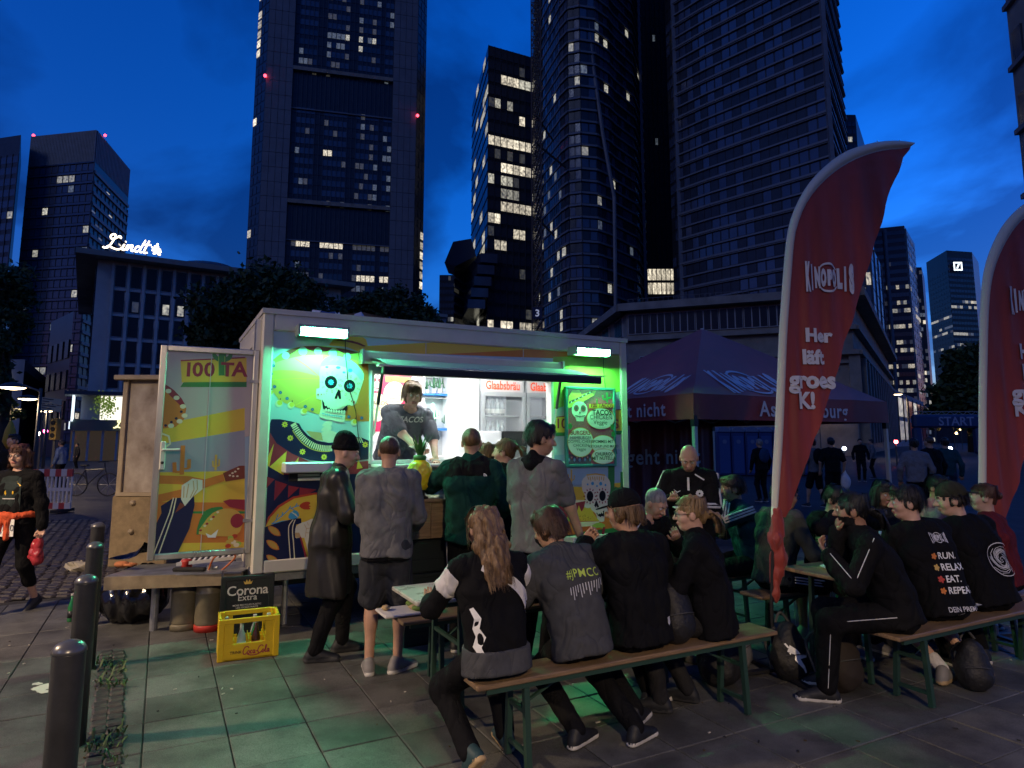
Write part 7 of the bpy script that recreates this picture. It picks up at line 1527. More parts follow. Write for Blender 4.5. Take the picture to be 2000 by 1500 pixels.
class Person:
    def __init__(s, label, x, y, yaw, h=1.76, z0=0.0, seat=None, lean=5, lean2=None, side=0, hyaw=0, hpitch=0, w=1.0, skin='warm', hl=None, hr=None, fl=None, fr=None, el=None, er=None, kl=None, kr=None, fyaw=(6, -6), fpitch=(0, 0), group=None, lod=1.0, curl=(.5, .5), beard=False, pelz=None, tw=0):
        s.o = thing('person', label, 'person', (x, y, z0), R(yaw), group); k = s.k = h / 1.76; s.w = w; s.lod = lod; s.skin = SK[skin]; s.beard = beard
        a1 = R(lean); a2 = R(lean if lean2 is None else lean2); sd = R(side); di = lambda a: V3(math.sin(sd) * math.cos(a), math.sin(a), math.cos(a) * math.cos(sd)); s.seat = seat
        pz = pelz if pelz else ((seat + .105) if seat is not None else .93 * k); s.pel = V3(0, 0, pz); s.wa = s.pel + .15 * k * di(a1 * .7); s.ch = s.wa + .2 * k * di(a1); s.nk = s.ch + .17 * k * di((a1 + a2) / 2); s.up = di(a2)
        T_ = rz(R(tw)); s.rt = T_ @ V3(math.cos(sd), 0, -math.sin(sd)); s.fw = np.cross(s.up, s.rt)
        s.HM_ = rz(R(hyaw)) @ rx(R(-hpitch)); s.hc = s.nk + .05 * k * s.up + .125 * k * (s.HM_ @ V3(0, .12, 1)) * 1.0
        sh = s.nk - .045 * k * s.up; s.sh = [sh - .178 * k * w * s.rt, sh + .178 * k * w * s.rt]; s.hip = [s.pel - V3(.088 * k * w, 0, .0), s.pel + V3(.088 * k * w, 0, 0)]
        s.arm = []; s.leg = []
        for i, (t, e) in enumerate(((hl, el), (hr, er))):
            q = -1 if i == 0 else 1
            if t is None: t = s.sh[i] + V3(q * .1, .06, -.5 * k)
            pole = V3(q * .7, -.6, -.6) if e is None else V3(*e); e_, w_ = ik(s.sh[i], V3(*t), .285 * k, .255 * k, pole); s.arm.append((s.sh[i], e_, w_))
        for i, (t, kp) in enumerate(((fl, kl), (fr, kr))):
            q = -1 if i == 0 else 1
            if t is None: t = (q * .1, 0, .085 * k) if seat is None else (q * .12, .42, .085 * k)
            pole = V3(q * .12, 1, .25) if kp is None else V3(*kp); k_, a_ = ik(s.hip[i], V3(*t), .44 * k, .43 * k, pole); s.leg.append((s.hip[i], k_, a_))
        s.fyaw = fyaw; s.fpitch = fpitch; s.curl = curl; s.body()
    def H(s, x, y, z): return s.hc + s.k * (s.HM_ @ V3(x, y, z))
    def torso(s, S, g, t=0, hem=0.0, kk=.05, sh=True):
        k, w = s.k, s.w; r = s.rt; dn = -(s.wa - s.pel) / np.linalg.norm(s.wa - s.pel); loose = g * 1.3
        for q in (-1, 1):
            S.cap(s.pel + q * .07 * k * w * r + dn * (hem + .1 if hem else 0), s.wa + q * .06 * k * w * r, (.118 if hem else .1) * k * w + g, .088 * k * w + loose, t, kk); S.cap(s.wa + q * .06 * k * w * r, s.ch + q * .085 * k * w * r, .088 * k * w + loose, .1 * k + g, t, kk)
            S.cap(s.ch + q * .085 * k * w * r, s.nk + q * .08 * k * w * r - .09 * k * s.up, .1 * k + g, .075 * k + g, t, kk)
        if hem:
            S.cap(s.pel - .05 * r * w + dn * (hem + .1), s.pel + .05 * r * w + dn * (hem + .1), .1 * k * w + g, .1 * k * w + g, t, .04); S.clip(s.pel + dn * hem, dn)
        if sh:
            S.cap(s.sh[0] + .005 * k * s.up, s.nk - .035 * k * s.up, .05 * k + g, .052 * k + g, t, kk); S.cap(s.sh[1] + .005 * k * s.up, s.nk - .035 * k * s.up, .05 * k + g, .052 * k + g, t, kk); S.cap(s.sh[0] * .45 + s.nk * .55, s.sh[1] * .45 + s.nk * .55, .055 * k + g * .6, .055 * k + g * .6, t, .05)
    def limb(s, S, a, b, ra, rb, t=0, k=.03, f=1.0): S.cap(a, a + (b - a) * f, ra, ra + (rb - ra) * f, t, k)
    def body(s):
        k = s.k; S = SDF(); s.torso(S, -.012)
        for (a, e, w) in s.arm: s.limb(S, a, e, .05 * k, .04 * k); s.limb(S, e, w, .042 * k, .027 * k)
        for (a, e, w) in s.leg:
            s.limb(S, a, e, .082 * k, .052 * k); s.limb(S, e, w, .05 * k, .034 * k); d = unit(w - e); sx = unit(np.cross(d, V3(0, 1, .01))); bk = np.cross(sx, d); bk = bk if bk[1] < 0 or abs(d[2]) < .5 else -bk; m = e * .7 + w * .3 + bk * .012 * k; S.ell(m, (.044 * k, .046 * k, .1 * k), np.stack([sx, bk, d], 1), k=.04)
        S.cap(s.nk - .03 * k * s.up, s.nk + .06 * k * s.up, .058 * k, .055 * k, k=.04); V1, F1, T1 = S.mesh(.013 * s.lod); Vs, Fs, Ts = [V1], [F1], [np.zeros(len(V1), int)]
        # head
        A = SDF(); H = s.H; M = s.HM_
        def el(c, r, t=0, kk=.02): A.ell(H(*c), V3(*r) * k, M, t, kk)
        el((0, -.014, .03), (.075, .094, .088)); el((0, .028, -.018), (.061, .063, .088), kk=.03); el((0, .04, -.078), (.044, .044, .034), kk=.03)
        for q in (-1, 1): el((q * .038, .058, -.024), (.028, .026, .03)); el((q * .077, -.006, -.006), (.011, .021, .032), kk=.01)
        A.cap(H(-.034, .08, .03), H(.034, .08, .03), .011 * k, .011 * k, 0, .02); A.cap(H(0, .09, .018), H(0, .112, -.02), .008 * k, .0135 * k, 0, .012); A.cap(H(-.013, .098, -.024), H(.013, .098, -.024), .009 * k, .009 * k, 0, .01)
        for q in (-1, 1): A.cut(H(q * .031, .1, .01), V3(.017, .013, .0105) * k, M, .012)
        for q in (-1, 1): el((q * .031, .081, .01), (.0125, .0125, .011), 1, .002); el((q * .031, .091, .01), (.0055, .0045, .0055), 2, .001); A.cap(H(q * .015, .097, .031), H(q * .046, .086, .033), .0045 * k, .0035 * k, 4, .004)
        A.cap(H(-.021, .088, -.054), H(0, .094, -.052), .006 * k, .0075 * k, 3, .006); A.cap(H(.021, .088, -.054), H(0, .094, -.052), .006 * k, .0075 * k, 3, .006); A.cap(H(-.014, .089, -.063), H(.014, .089, -.063), .007 * k, .007 * k, 3, .006)
        A.cap(H(0, -.02, -.05), s.nk, .052 * k, .056 * k, 0, .03); V2, F2, T2 = A.mesh(.0058 * max(1, s.lod))
        if s.beard:
            L = (V2 - s.hc) @ s.HM_ / k; b = (L[:, 2] < -.03 - .3 * np.maximum(0, .03 - L[:, 1])) & (L[:, 2] > -.12) & (L[:, 1] > -.01) & (T2 == 0) & ~((L[:, 2] > -.045) & (np.abs(L[:, 0]) < .02) & (L[:, 1] > .09)); T2[b] = 4
        off = len(V1); Vs.append(V2); Fs.append(F2 + off); Ts.append(T2); off += len(V2)
        for i in range(2):
            hd = s.hand(i); V3_, F3, T3 = hd.mesh(.0052 * max(1, s.lod)); Vs.append(V3_); Fs.append(F3 + off); Ts.append(np.zeros(len(V3_), int)); off += len(V3_)
        s.hm = [HM['brown']]; s.parts = (np.concatenate(Vs), np.concatenate(Fs), np.concatenate(Ts))
    def finish(s, brow='brown', beardm=None):
        V, F, T = s.parts; np_mesh('body', V, F, T, [s.skin, m_eye, m_iris, m_lip, beardm or HM[brow]], s.o); return s
    def hand(s, i):
        sh, e, w = s.arm[i]; k = s.k; D_ = unit(w - e); q = -1 if i == 0 else 1; out = unit(V3(q, 0, 0) - D_ * (V3(q, 0, 0) @ D_)); N_ = np.cross(D_, out) * q; S_ = np.cross(N_, D_) ; c = s.curl[i]
        hd = SDF(); hd.cap(e + (w - e) * .6, w, .033 * k, .027 * k, k=.01); hd.ell(w + D_ * .048 * k, V3(.04, .05, .017) * k, np.stack([S_, D_, N_], 1), k=.02)
        for f in range(4):
            b = w + D_ * .083 * k + S_ * (f - 1.5) * .019 * k; L = (.036, .042, .039, .03)[f] * k; d1 = D_ * math.cos(c) - N_ * math.sin(c); d2 = D_ * math.cos(c * 2.2) - N_ * math.sin(c * 2.2); m = b + d1 * L; hd.cap(b - D_ * .02 * k, m, .0095 * k, .0085 * k, k=.006); hd.cap(m, m + d2 * L * .95, .0085 * k, .007 * k, k=.004)
        b = w + D_ * .025 * k - out * .028 * k; m = b + unit(D_ * .7 - out * .7 - N_ * .3) * .04 * k; hd.cap(b, m, .013 * k, .0105 * k, k=.012); hd.cap(m, m + unit(D_ - N_ * .5 - out * .15) * .03 * k, .0105 * k, .0085 * k, k=.004); return hd
    # ---------------------------------------------------------------- clothes
    def top(s, m, sleeve='long', g=.018, hem=.05, amp=.007, name='jacket', hood=None, collar=None, seed=1, sm=None):
        k = s.k; S = SDF(); s.torso(S, g, 0, hem)
        for (a, e, w) in s.arm:
            if sleeve == 'short': s.limb(S, a, e, .054 * k + g, .05 * k + g, 0, .02, .8)
            elif sleeve: s.limb(S, a, e, .05 * k + g, .041 * k + g, 1 if sm else 0, .02); s.limb(S, e, w, .043 * k + g, .031 * k + g, 1 if sm else 0, .02, .97 if sleeve == 'long' else .55)
        if hood:
            b = s.nk - .05 * s.up - s.fw * .07; S.cap(b - s.rt * .08, b + s.rt * .08, .05 * k, .05 * k, k=.05); S.cap(b - s.up * .09 - s.rt * .03, b - s.up * .09 + s.rt * .03, .045, .045, k=.06); S.cap(s.nk - s.rt * .07 + .01 * s.up, s.nk - s.rt * .05 + s.fw * .06 - .02 * s.up, .03, .025, k=.03); S.cap(s.nk + s.rt * .07 + .01 * s.up, s.nk + s.rt * .05 + s.fw * .06 - .02 * s.up, .03, .025, k=.03)
        if collar: S.cap(s.nk - .02 * s.up, s.nk + collar * s.up, .068 * k + g * .4, .062 * k + g * .3, k=.03)
        if not collar and not hood: S.cut(s.nk + .075 * s.up + .02 * s.fw, V3(.075, .085, .06) * k, None, .01)
        V, F, T = S.mesh(.0115 * s.lod, amp, 19, seed, (1.2, 1.2, .8), True); s.topo = np_mesh(name, V, F, T, [m, sm] if sm else [m], s.o); return s
    def coat(s, m, zb, g=.03):
        k = s.k; S = SDF(); s.torso(S, g, 0, .02)
        for (a, e, w) in s.arm: s.limb(S, a, e, .058 * k + g, .05 * k + g, 0, .04); s.limb(S, e, w, .052 * k + g, .04 * k + g, 0, .03, .97)
        for q in (-1, 1): S.cap(s.pel + V3(q * .06, 0, .02), V3(q * .085, -.01, zb), .13 * k + g * .6, .175 * k, 0, .1)
        S.cap(s.nk - .02 * s.up, s.nk + .06 * s.up, .075 * k, .07 * k, k=.03); b = s.nk - .05 * s.up - s.fw * .08; S.cap(b - s.rt * .07, b + s.rt * .07, .05, .05, k=.05); S.cap(b, b - s.up * .14, .05, .035, k=.05); S.clip((0, 0, zb), (0, 0, -1)); V, F, T = S.mesh(.0125, .012, 12, 2, (1.3, 1.3, .35), True); s.topo = np_mesh('long_coat', V, F, T, [m], s.o); return s
    def legs(s, m, kind='long', g=.014, amp=.006, name=None, seed=2):
        k = s.k; S = SDF(); 
        for q in (-1, 1): S.cap(s.pel + V3(q * .06 * s.w, 0, -.01), s.pel + (s.wa - s.pel) * .55 + s.rt * q * .05, .1 * k * s.w + g * .5, .082 * k * s.w, 0, .06)
        for (a, e, w) in s.leg:
            f = {'shorts': .93, 'long': 1, 'capri': 1}[kind]; s.limb(S, a, e, .085 * k + g, .064 * k + g * (2.2 if kind == 'shorts' else 1), 0, .05, f)
            if kind != 'shorts': s.limb(S, e, w, .064 * k + g * .8, .044 * k + g, 0, .04, .98 if kind == 'long' else .5)
        V, F, T = S.mesh(.0125 * s.lod, amp, 18, seed, (1, 1, .7), True); s.lego = np_mesh(name or {'shorts': 'shorts', 'long': 'trousers', 'capri': 'leggings'}[kind], V, F, T, [m], s.o); return s
    def shoes(s, m, sole, g=.0):
        k = s.k
        for i in range(2):
            a = s.leg[i][2]; M = rz(R(s.fyaw[i])) @ rx(R(s.fpitch[i])); p = lambda x, y, z: a + M @ (V3(x, y, z) * k); S = SDF()
            S.cap(p(0, -.045, -.045), p(0, .03, -.04), .034 * k, .036 * k, 0, .03); S.cap(p(0, .03, -.042), p(0, .15, -.058), .04 * k, .03 * k, 0, .03); S.cap(p(0, -.02, .0), p(0, -.03, -.04), .04 * k, .036 * k, 0, .03); S.cap(p(0, .02, -.015), p(0, .09, -.045), .03 * k, .028 * k, 0, .03)
            S.cap(p(0, -.05, -.07), p(0, .16, -.072), .037 * k, .04 * k, 1, .004); S.clip(p(0, 0, -.084), M @ V3(0, 0, -1)); V, F, T = S.mesh(.0085 * s.lod); L = (V - a) @ M / k; T[:] = (L[:, 2] < -.056 - .004).astype(int); np_mesh('shoe', V, F, T, [m, sole], s.o)
            b = MB()
            for j in range(4): b.tube([p(-.022, .03 + j * .018, .006 - j * .0085), p(0, .035 + j * .018, .014 - j * .0085), p(.022, .03 + j * .018, .006 - j * .0085)], .0035, 5)
            b.build('laces', m_soleW if sole is not m_soleD else m_soleD, s.o, local=True)
        return s
    def socks(s, m):
        for (h, e, a) in s.leg: S = SDF(); S.cap(a + (e - a) * .02, a + (e - a) * .2, .042 * s.k, .046 * s.k); V, F, T = S.mesh(.009); np_mesh('sock', V, F, T, [m], s.o)
        return s
    def hair(s, style, col, seed=3, under=False):
        k = s.k; H = s.H; M = s.HM_; S = SDF(); m = HM[col]; el = lambda c, r, kk=.02: S.ell(H(*c), V3(*r) * k, M, 0, kk); amp, fr_ = .004, 70
        if style == 'buzz': el((0, -.018, .035), (.079, .098, .09)); amp = .0015
        else: el((0, -.016, .042), (.085, .104, .093)); amp = .0075
        if style in ('short', 'fringe', 'bob', 'mop'):
            for q in (-1, 1): el((q * .062, -.02, .0), (.024, .055, .05))
            el((0, -.075, -.01), (.06, .032, .06)); el((0, .055, .1), (.055, .045, .028)); amp = .009
        if style == 'fringe':
            for q in (-2, -1, 0, 1, 2): S.cap(H(q * .024, .06, .1), H(q * .026 + .01, .098 - abs(q) * .008, .05), .019 * k, .011 * k, 0, .02)
        if style == 'mop': el((0, -.07, -.045), (.066, .045, .05)); el((-.055, .01, -.02), (.03, .04, .055)); el((.055, .01, -.02), (.03, .04, .055)); el((0, .04, .09), (.07, .06, .04))
        if style == 'bob':
            for q in (-1, 1): S.cap(H(q * .07, .0, .05), H(q * .088, .0, -.1), .038 * k, .034 * k, 0, .03); S.cap(H(q * .05, -.06, .02), H(q * .06, -.06, -.11), .045 * k, .036 * k, 0, .03)
            for q in (-2, -1, 0, 1, 2): S.cap(H(q * .022, .05, .105), H(q * .027, .092 - abs(q) * .006, .052), .022 * k, .012 * k, 0, .02)
        cut_ = True
        if style == 'long':
            for q, b in ((-1.0, 0), (-.5, -.03), (0, -.045), (.5, -.03), (1.0, 0)): S.cap(H(q * .065, -.05 + b * .4, .06), H(q * .072, -.075 + b, -.1), .042 * k, .042 * k, 0, .03); S.cap(H(q * .072, -.075 + b, -.1), s.nk - s.up * .16 * k - s.fw * (.12 - b * .2) + s.rt * q * .06, .042 * k, .018 * k, 0, .03)
            amp = .011; fr_ = 55
        if style in ('ponytail', 'pony_low'):
            z = .05 if style == 'ponytail' else .0; S.ell(H(0, -.118, z), V3(.024, .024, .024) * k); S.cap(H(0, -.118, z), H(0, -.175, z - .03), .022 * k, .032 * k, 0, .02); S.cap(H(0, -.175, z - .03), H(0, -.18, z - .15), .034 * k, .012 * k, 0, .02); el((0, -.06, -.01), (.06, .04, .06))
            for q in (-1, 1): el((q * .066, -.015, .01), (.018, .05, .04))
        if style == 'bun': el((0, -.12, .02), (.035, .032, .035)); el((0, -.07, -.01), (.055, .035, .05))
        S.cut(H(0, .112, -.032), V3(.071 if style != 'bob' else .062, .07, .088) * k, M, .008)
        if style in ('short', 'buzz', 'fringe', 'ponytail', 'bun', 'pony_low'): S.clip(H(0, -.05, -.068), M @ V3(0, .55, -1) / np.linalg.norm((0, .55, -1)))
        for q in (-1, 1):
            if style in ('buzz', 'short', 'fringe', 'ponytail', 'bun', 'pony_low'): S.cut(H(q * .09, .0, -.02), V3(.03, .024, .04) * k, M, .006)
        if under: S.clip(H(0, 0, .03), M @ V3(0, -.05, 1))
        V, F, T = S.mesh(.0068 * max(1, s.lod), amp, fr_, seed, (1, 1, .3), True); np_mesh('hair', V, F, T, [m], s.o)
        if style != 'buzz' and s.lod <= 1: s.strands(style, m, seed, under)
        return s
    def strands(s, style, m, seed, under):
        rr = np.random.default_rng(seed); H = s.H; k = s.k; Q = []; n = 620 if style in ('long', 'mop', 'bob') else 420
        for j in range(n):
            a = rr.uniform(0, 6.283); ca, sa = math.cos(a), math.sin(a); g = 1 + rr.uniform(-.03, .12); w = rr.normal(0, .006, 3)
            front = sa > .35
            if style in ('ponytail', 'pony_low', 'bun'):
                z1 = .05 if style == 'ponytail' else .0; P = [H(.086 * ca * g, -.016 + .104 * sa * g, rr.uniform(.0, .07) if not front else .075), H(.07 * ca * g, -.06 + .05 * sa, .1 + .03 * g - .02), H(.03 * ca, -.11, z1 + .03), H(w[0], -.125, z1)]
                if rr.random() < .45 and style != 'bun': P = [H(w[0] * 2, -.12, z1), H(w[0] * 4, -.17, z1 - .01), H(w[0] * 5, -.2 + w[1], z1 - .07), H(w[0] * 5, -.195 + w[1] * 2, z1 - .16 + w[2] * 3)]
            elif style == 'long' and not front:
                q = rr.uniform(-1.15, 1.15); L = rr.uniform(.08, .22); t = s.nk - s.up * L * k - s.fw * (.145 + w[1]) + s.rt * q * .072; P = [H(q * .03, -.02 + w[1], .137), H(q * .08, -.1 + .02 * q * q, .06), H(q * .084, -.118 + .03 * q * q + w[1], -.08), t]
            else:
                lo = ({'short': -.045, 'fringe': -.05, 'mop': -.075, 'bob': -.13, 'long': -.1} if sa < -.35 else {'short': .02, 'fringe': .0, 'mop': -.015, 'bob': -.12, 'long': -.1})[style] + rr.uniform(-.02, .025)
                if front: lo = .05 + rr.uniform(-.02, .03) if abs(ca) < .75 else lo
                P = [H(ca * .02, -.03 + sa * .02, .14), H(.075 * ca * g, -.018 + .09 * sa * g, .1), H(.092 * ca * g, -.018 + .112 * sa * g, .5 * (.08 + lo)), H(.093 * ca * g + w[0], -.018 + .112 * sa * g + w[1], lo)]
                if under: P = [H(.088 * ca, -.016 + .106 * sa, .03), H(.09 * ca * g, -.016 + .108 * sa * g, .5 * (.03 + lo)), H(.091 * ca * g, -.016 + .108 * sa * g, lo + .01), H(.091 * ca * g + w[0], -.016 + .108 * sa * g + w[1], lo)]
                if under and front: continue
            Q.append(np.array(P))
        C = np.array(Q); B = []
        for t in np.linspace(0, 1, 7):       # cubic through the four points
            l = [1 - t, 0, 0, 0]; x = t * 3; w4 = [-(x - 1) * (x - 2) * (x - 3) / 6, x * (x - 2) * (x - 3) / 2, -x * (x - 1) * (x - 3) / 2, x * (x - 1) * (x - 2) / 6]; B.append(sum(C[:, i] * w4[i] for i in range(4)))
        B = np.stack(B, 1); out = B - s.hc; tg = np.gradient(B, axis=1); sd = np.cross(tg, out); sd /= np.maximum(np.linalg.norm(sd, axis=-1, keepdims=True), 1e-6); wd = np.array([.0022, .0026, .0026, .0024, .002, .0014, .0005])[None, :, None]
        V = np.stack([B - sd * wd, B + sd * wd], 2).reshape(-1, 3); n = len(B); i0 = (np.arange(n)[:, None] * 14 + np.arange(6)[None] * 2).ravel(); F = np.stack([i0, i0 + 1, i0 + 3, i0 + 2], 1); np_mesh('hair_strands', V, F, np.zeros(len(V), int), [m], s.o)
    def beanie(s, m, txt=None):
        k = s.k; H = s.H; M = s.HM_; S = SDF(); S.ell(H(0, -.018, .055), V3(.09, .108, .1) * k, M); S.ell(H(0, -.045, .125), V3(.055, .07, .055) * k, M, 0, .06); S.clip(H(0, .0, .022), M @ V3(0, .18, -1)); V, F, T = S.mesh(.007, .002, 90, 1, (1, 1, .1)); np_mesh('beanie', V, F, T, [m], s.o)
        b = SDF(); n = 26; P = [H(.083 * math.cos(a), -.017 + .1 * math.sin(a), .036 + .016 * math.sin(a)) for a in [math.tau * j / n for j in range(n)]]
        for j in range(n): b.cap(P[j], P[(j + 1) % n], .0135 * k, .0135 * k, k=.005); b.cap(P[j] + s.up * .016, P[(j + 1) % n] + s.up * .016, .0125 * k, .0125 * k, k=.01)
        V, F, T = b.mesh(.007); np_mesh('beanie_cuff', V, F, T, [m], s.o); return s
    def cap_hat(s, m, back=False):
        k = s.k; H = s.H; M = s.HM_; S = SDF(); S.ell(H(0, -.014, .05), V3(.088, .107, .094) * k, M); S.clip(H(0, 0, .03), M @ V3(0, -.05 if not back else .05, -1)); V, F, T = S.mesh(.007); np_mesh('cap', V, F, T, [m], s.o)
        q = -1 if back else 1; b = SDF(); b.ell(H(0, q * .118 - .01, .038), V3(.072, .075, .006) * k, M @ rx(R(-10 * q)), 0, .004); V, F, T = b.mesh(.0055); np_mesh('visor', V, F, T, [m], s.o); MB().ball(Vector(H(0, -.014, .144)), .007, n=5).build('button', m, s.o, local=True); return s
    def glasses(s, m=None):
        m = m or m_blackm; b = MB()
        for q in (-1, 1):
            b.tube([Vector(s.H(q * .032 + .021 * math.cos(t), .104, .008 + .017 * math.sin(t))) for t in [math.tau * j / 16 for j in range(17)]], .0026, 5, caps=False); b.tube([Vector(s.H(q * .053, .102, .012)), Vector(s.H(q * .078, .06, .014)), Vector(s.H(q * .08, -.005, .01))], .0022, 5)
        b.tube([Vector(s.H(-.011, .105, .012)), Vector(s.H(.011, .105, .012))], .0024, 5); b.build('glasses', m, s.o, local=True); return s
    def bvh(s, ob): return BVHTree.FromPolygons([v.co for v in ob.data.vertices], [tuple(p.vertices) for p in ob.data.polygons])
    def sleeve_stripes(s, m, n=3, gap=.017, w=.008, r_=.066, arms=(0, 1), two=True):
        for i in arms:
            sh, e, wr = s.arm[i]; q = -1 if i == 0 else 1; b = MB()
            for j in range(n):
                P = []
                for (a, c, f0, f1) in ((sh, e, -.15, .95), (e, wr, .05, .9))[:2 if two else 1]:
                    d = unit(c - a); o = unit(V3(q, 0, .5) - d * (V3(q, 0, .5) @ d)); t = np.cross(d, o)
                    for f in np.linspace(f0, f1, 8): P.append(Vector(a + (c - a) * f + o * (r_ - .012 * max(f, 0)) * s.k + t * (j - (n - 1) / 2) * gap))
                b.tube(P, w, 5)
            b.build('sleeve_stripes', m, s.o, local=True)
        return s
    def leg_stripes(s, m, n=1, gap=.014, w=.005, r_=.082, legs=(0, 1)):
        for i in legs:
            h, e, a = s.leg[i]; q = -1 if i == 0 else 1; b = MB()
            for j in range(n):
                P = []
                for (p0, p1, r0, r1) in ((h, e, .108, .081), (e, a, .079, .06)):
                    d = unit(p1 - p0); o = unit(V3(q, .0, .15) - d * (V3(q, .0, .15) @ d)); t = np.cross(d, o)
                    for f in np.linspace(.12, .95, 8): P.append(Vector(p0 + (p1 - p0) * f + o * (r0 + (r1 - r0) * f) * s.k + t * (j - (n - 1) / 2) * gap))
                b.tube(P, w, 5)
            b.build('leg_stripe', m, s.o, local=True)
        return s
m_reflect = mat('print_light', (.55, .55, .55), .5); m_neony = mat('print_neon', (.45, .6, .08), .5)
def art_back(p, off=.004): b = p.bvh(p.topo); return local_art(b, (0, 1, 0), 1.0, off)
# ---- foreground bench, seen from behind (facing the table)
Y0 = 27.5
q = Aln(bA, .17, .0)
P = Person('person with long streaked hair in black and white jersey, seen from behind', q.x, q.y, Y0, 1.7, seat=.48, lean=14, lean2=20, w=1.02, hyaw=8, hpitch=14, hl=(-.22, .45, .8), hr=(.2, .45, .8), fl=(-.16, -.02, .12), fr=(.16, .2, .085), fpitch=(-48, 0), fyaw=(12, -8))
P.top(F_blk, g=.02, hem=.06, name='jersey', collar=.02).legs(F_blk).shoes(m_shG, m_soleT).hair('long', 'streak').finish(); ar = art_back(P)
for i_ in (0, 1):
    a_, e_, w_ = P.arm[i_]; pn = SDF(); pn.cap(a_ + (e_ - a_) * .12, a_ + (e_ - a_) * .5, .0755, .07); pn.clip(a_ + (e_ - a_) * .1, tuple(unit(a_ - e_))); pn.clip(a_ + (e_ - a_) * .58, tuple(unit(e_ - a_))); V, F, T_ = pn.mesh(.011, .007, 19, 1, (1.2, 1.2, .8), True); np_mesh('sleeve_panel', V, F, T_, [F_white], P.o)
ar.line([(-.165, .85), (-.14, .8), (-.15, .75), (-.13, .71), (-.15, .66), (-.13, .62), (-.145, .58)], [.02, .035, .03, .045, .035, .03, .01], k_white); ar.ell((.02, 1.09), .014, .018, m_reflect, 12); build_local(ar, 'jersey_panels', P.o)
b_ = P.bvh(P.topo); st = local_art(b_, (0, 1, 0), 1, .008); pts = smooth_pts([(-.085, 1.06, 0), (-.02, 1.02, 0), (.06, .98, 0), (.14, .9, 0), (.19, .8, 0)], 6); st.line([(v.x, v.y) for v in pts], .055, F_white); build_local(st, 'bag_strap', P.o)
u_ = SDF(); P.torso(u_, .028, 0, .09, sh=False); u_.clip(P.pel + V3(0, 0, .05), (0, 0, 1)); V, F, T_ = u_.mesh(.012, .006, 20, 3); np_mesh('undershirt', V, F, T_, [F_dgrey], P.o)
q = Aln(bA, .72, .0)
P = Person('boy in grey sports shirt with white bar print, seen from behind', q.x, q.y, Y0 + 2, 1.68, seat=.48, lean=20, lean2=30, hyaw=26, hpitch=22, side=-4, hl=(-.25, .42, .8), hr=(.18, .42, .8), fl=(-.02, .02, .085), fr=(.3, -.12, .085), fyaw=(-70, -75), w=.96)
P.top(F_dgrey, 'short', g=.032, hem=.08, name='sports_shirt', collar=.015, seed=4).legs(F_blk).shoes(m_shB, m_soleW).hair('mop', 'brown', 5).finish()
ss = SDF(); [P.limb(ss, a, e, .05, .05, 0, .03) or P.limb(ss, e, w_, .05, .038, 0, .03, .95) for a, e, w_ in P.arm]; V, F, T_ = ss.mesh(.012, .004, 20, 2); np_mesh('undershirt_sleeves', V, F, T_, [F_blk], P.o)
ar = art_back(P); z = P.nk[2] - .1; ar.text('#JPMCC', (.0, z), .06, m_neony, .008, .1, space=1.12)
for k in range(13): ar.line([(-.1 + k * .018, z - .05 + .003 * k), (-.1 + k * .018, z - .09 - .03 * ((k * 5) % 3) / 2 + .003 * k)], .006, m_reflect)
build_local(ar, 'shirt_print', P.o)
q = Aln(bA, 1.16, .0)
P = Person('person in black hooded jacket and black cap, seen from behind', q.x, q.y, Y0, 1.82, seat=.48, lean=10, lean2=14, hyaw=32, hpitch=8, hl=(-.2, .3, 1.08), hr=(.2, .36, .82), fl=(.02, .1, .085), fr=(.3, .3, .085), fyaw=(-60, -80), w=1.0, curl=(1.1, .6))
P.top(F_blk, g=.03, hem=.07, name='hooded_jacket', hood=True, seed=6).legs(F_blk).shoes(m_shB, m_soleW).hair('mop', 'sandy', 7, True).cap_hat(F_blk).finish(); ar = art_back(P); ar.poly([(.1, .68), (.13, .68), (.13, .645), (.115, .63), (.1, .645)], m_reflect); build_local(ar, 'crest_print', P.o)
q = Aln(bA, 1.78, .02)
P = Person('blonde person with glasses in black jacket, in profile on the bench', q.x, q.y, 70, 1.7, seat=.48, lean=12, lean2=14, hyaw=12, hpitch=4, hl=(-.1, .42, .82), hr=(.16, .42, .82), fl=(-.14, .35, .085), fr=(.1, .2, .085), w=1.06, skin='fair')
P.top(F_blk, g=.03, hem=.1, name='jacket', collar=.05, seed=2).legs(F_char).shoes(m_shB, m_soleD).hair('pony_low', 'blonde', 8).glasses().finish('blonde')
# ---- far side of the middle table
q = Aln(bA2, 2.12, .02)
P = Person('person with short grey-brown hair looking down at the table', q.x, q.y, 207, 1.78, seat=.48, lean=22, lean2=34, hyaw=12, hpitch=32, hl=(-.18, .36, .92), hr=(.12, .34, 1.06), skin='warm', curl=(.9, 1.0))
P.top(F_blk, g=.022, name='track_jacket', collar=.04, seed=3).legs(F_blk).shoes(m_shB, m_soleD).hair('buzz', 'grey').finish(); P.sleeve_stripes(m_reflect, 2, .02, .004)
P = Person('bald standing person in black track jacket eating from a plate', 1.66, 6.3, 158, 1.74, lean=4, lean2=10, hyaw=8, hpitch=34, hl=(-.06, .3, 1.14), hr=(.16, .26, 1.2), skin='warm', w=1.06, curl=(.5, 1.0))
P.top(F_blk, g=.026, hem=.12, name='track_jacket', collar=.06, seed=5, sm=F_blk).legs(F_blk).shoes(m_shB, m_soleW).finish(); P.sleeve_stripes(F_white, 2, .03, .012)
fr_ = local_art(P.bvh(P.topo), (0, -1, 0), 1.0, .004); zc = P.nk[2]
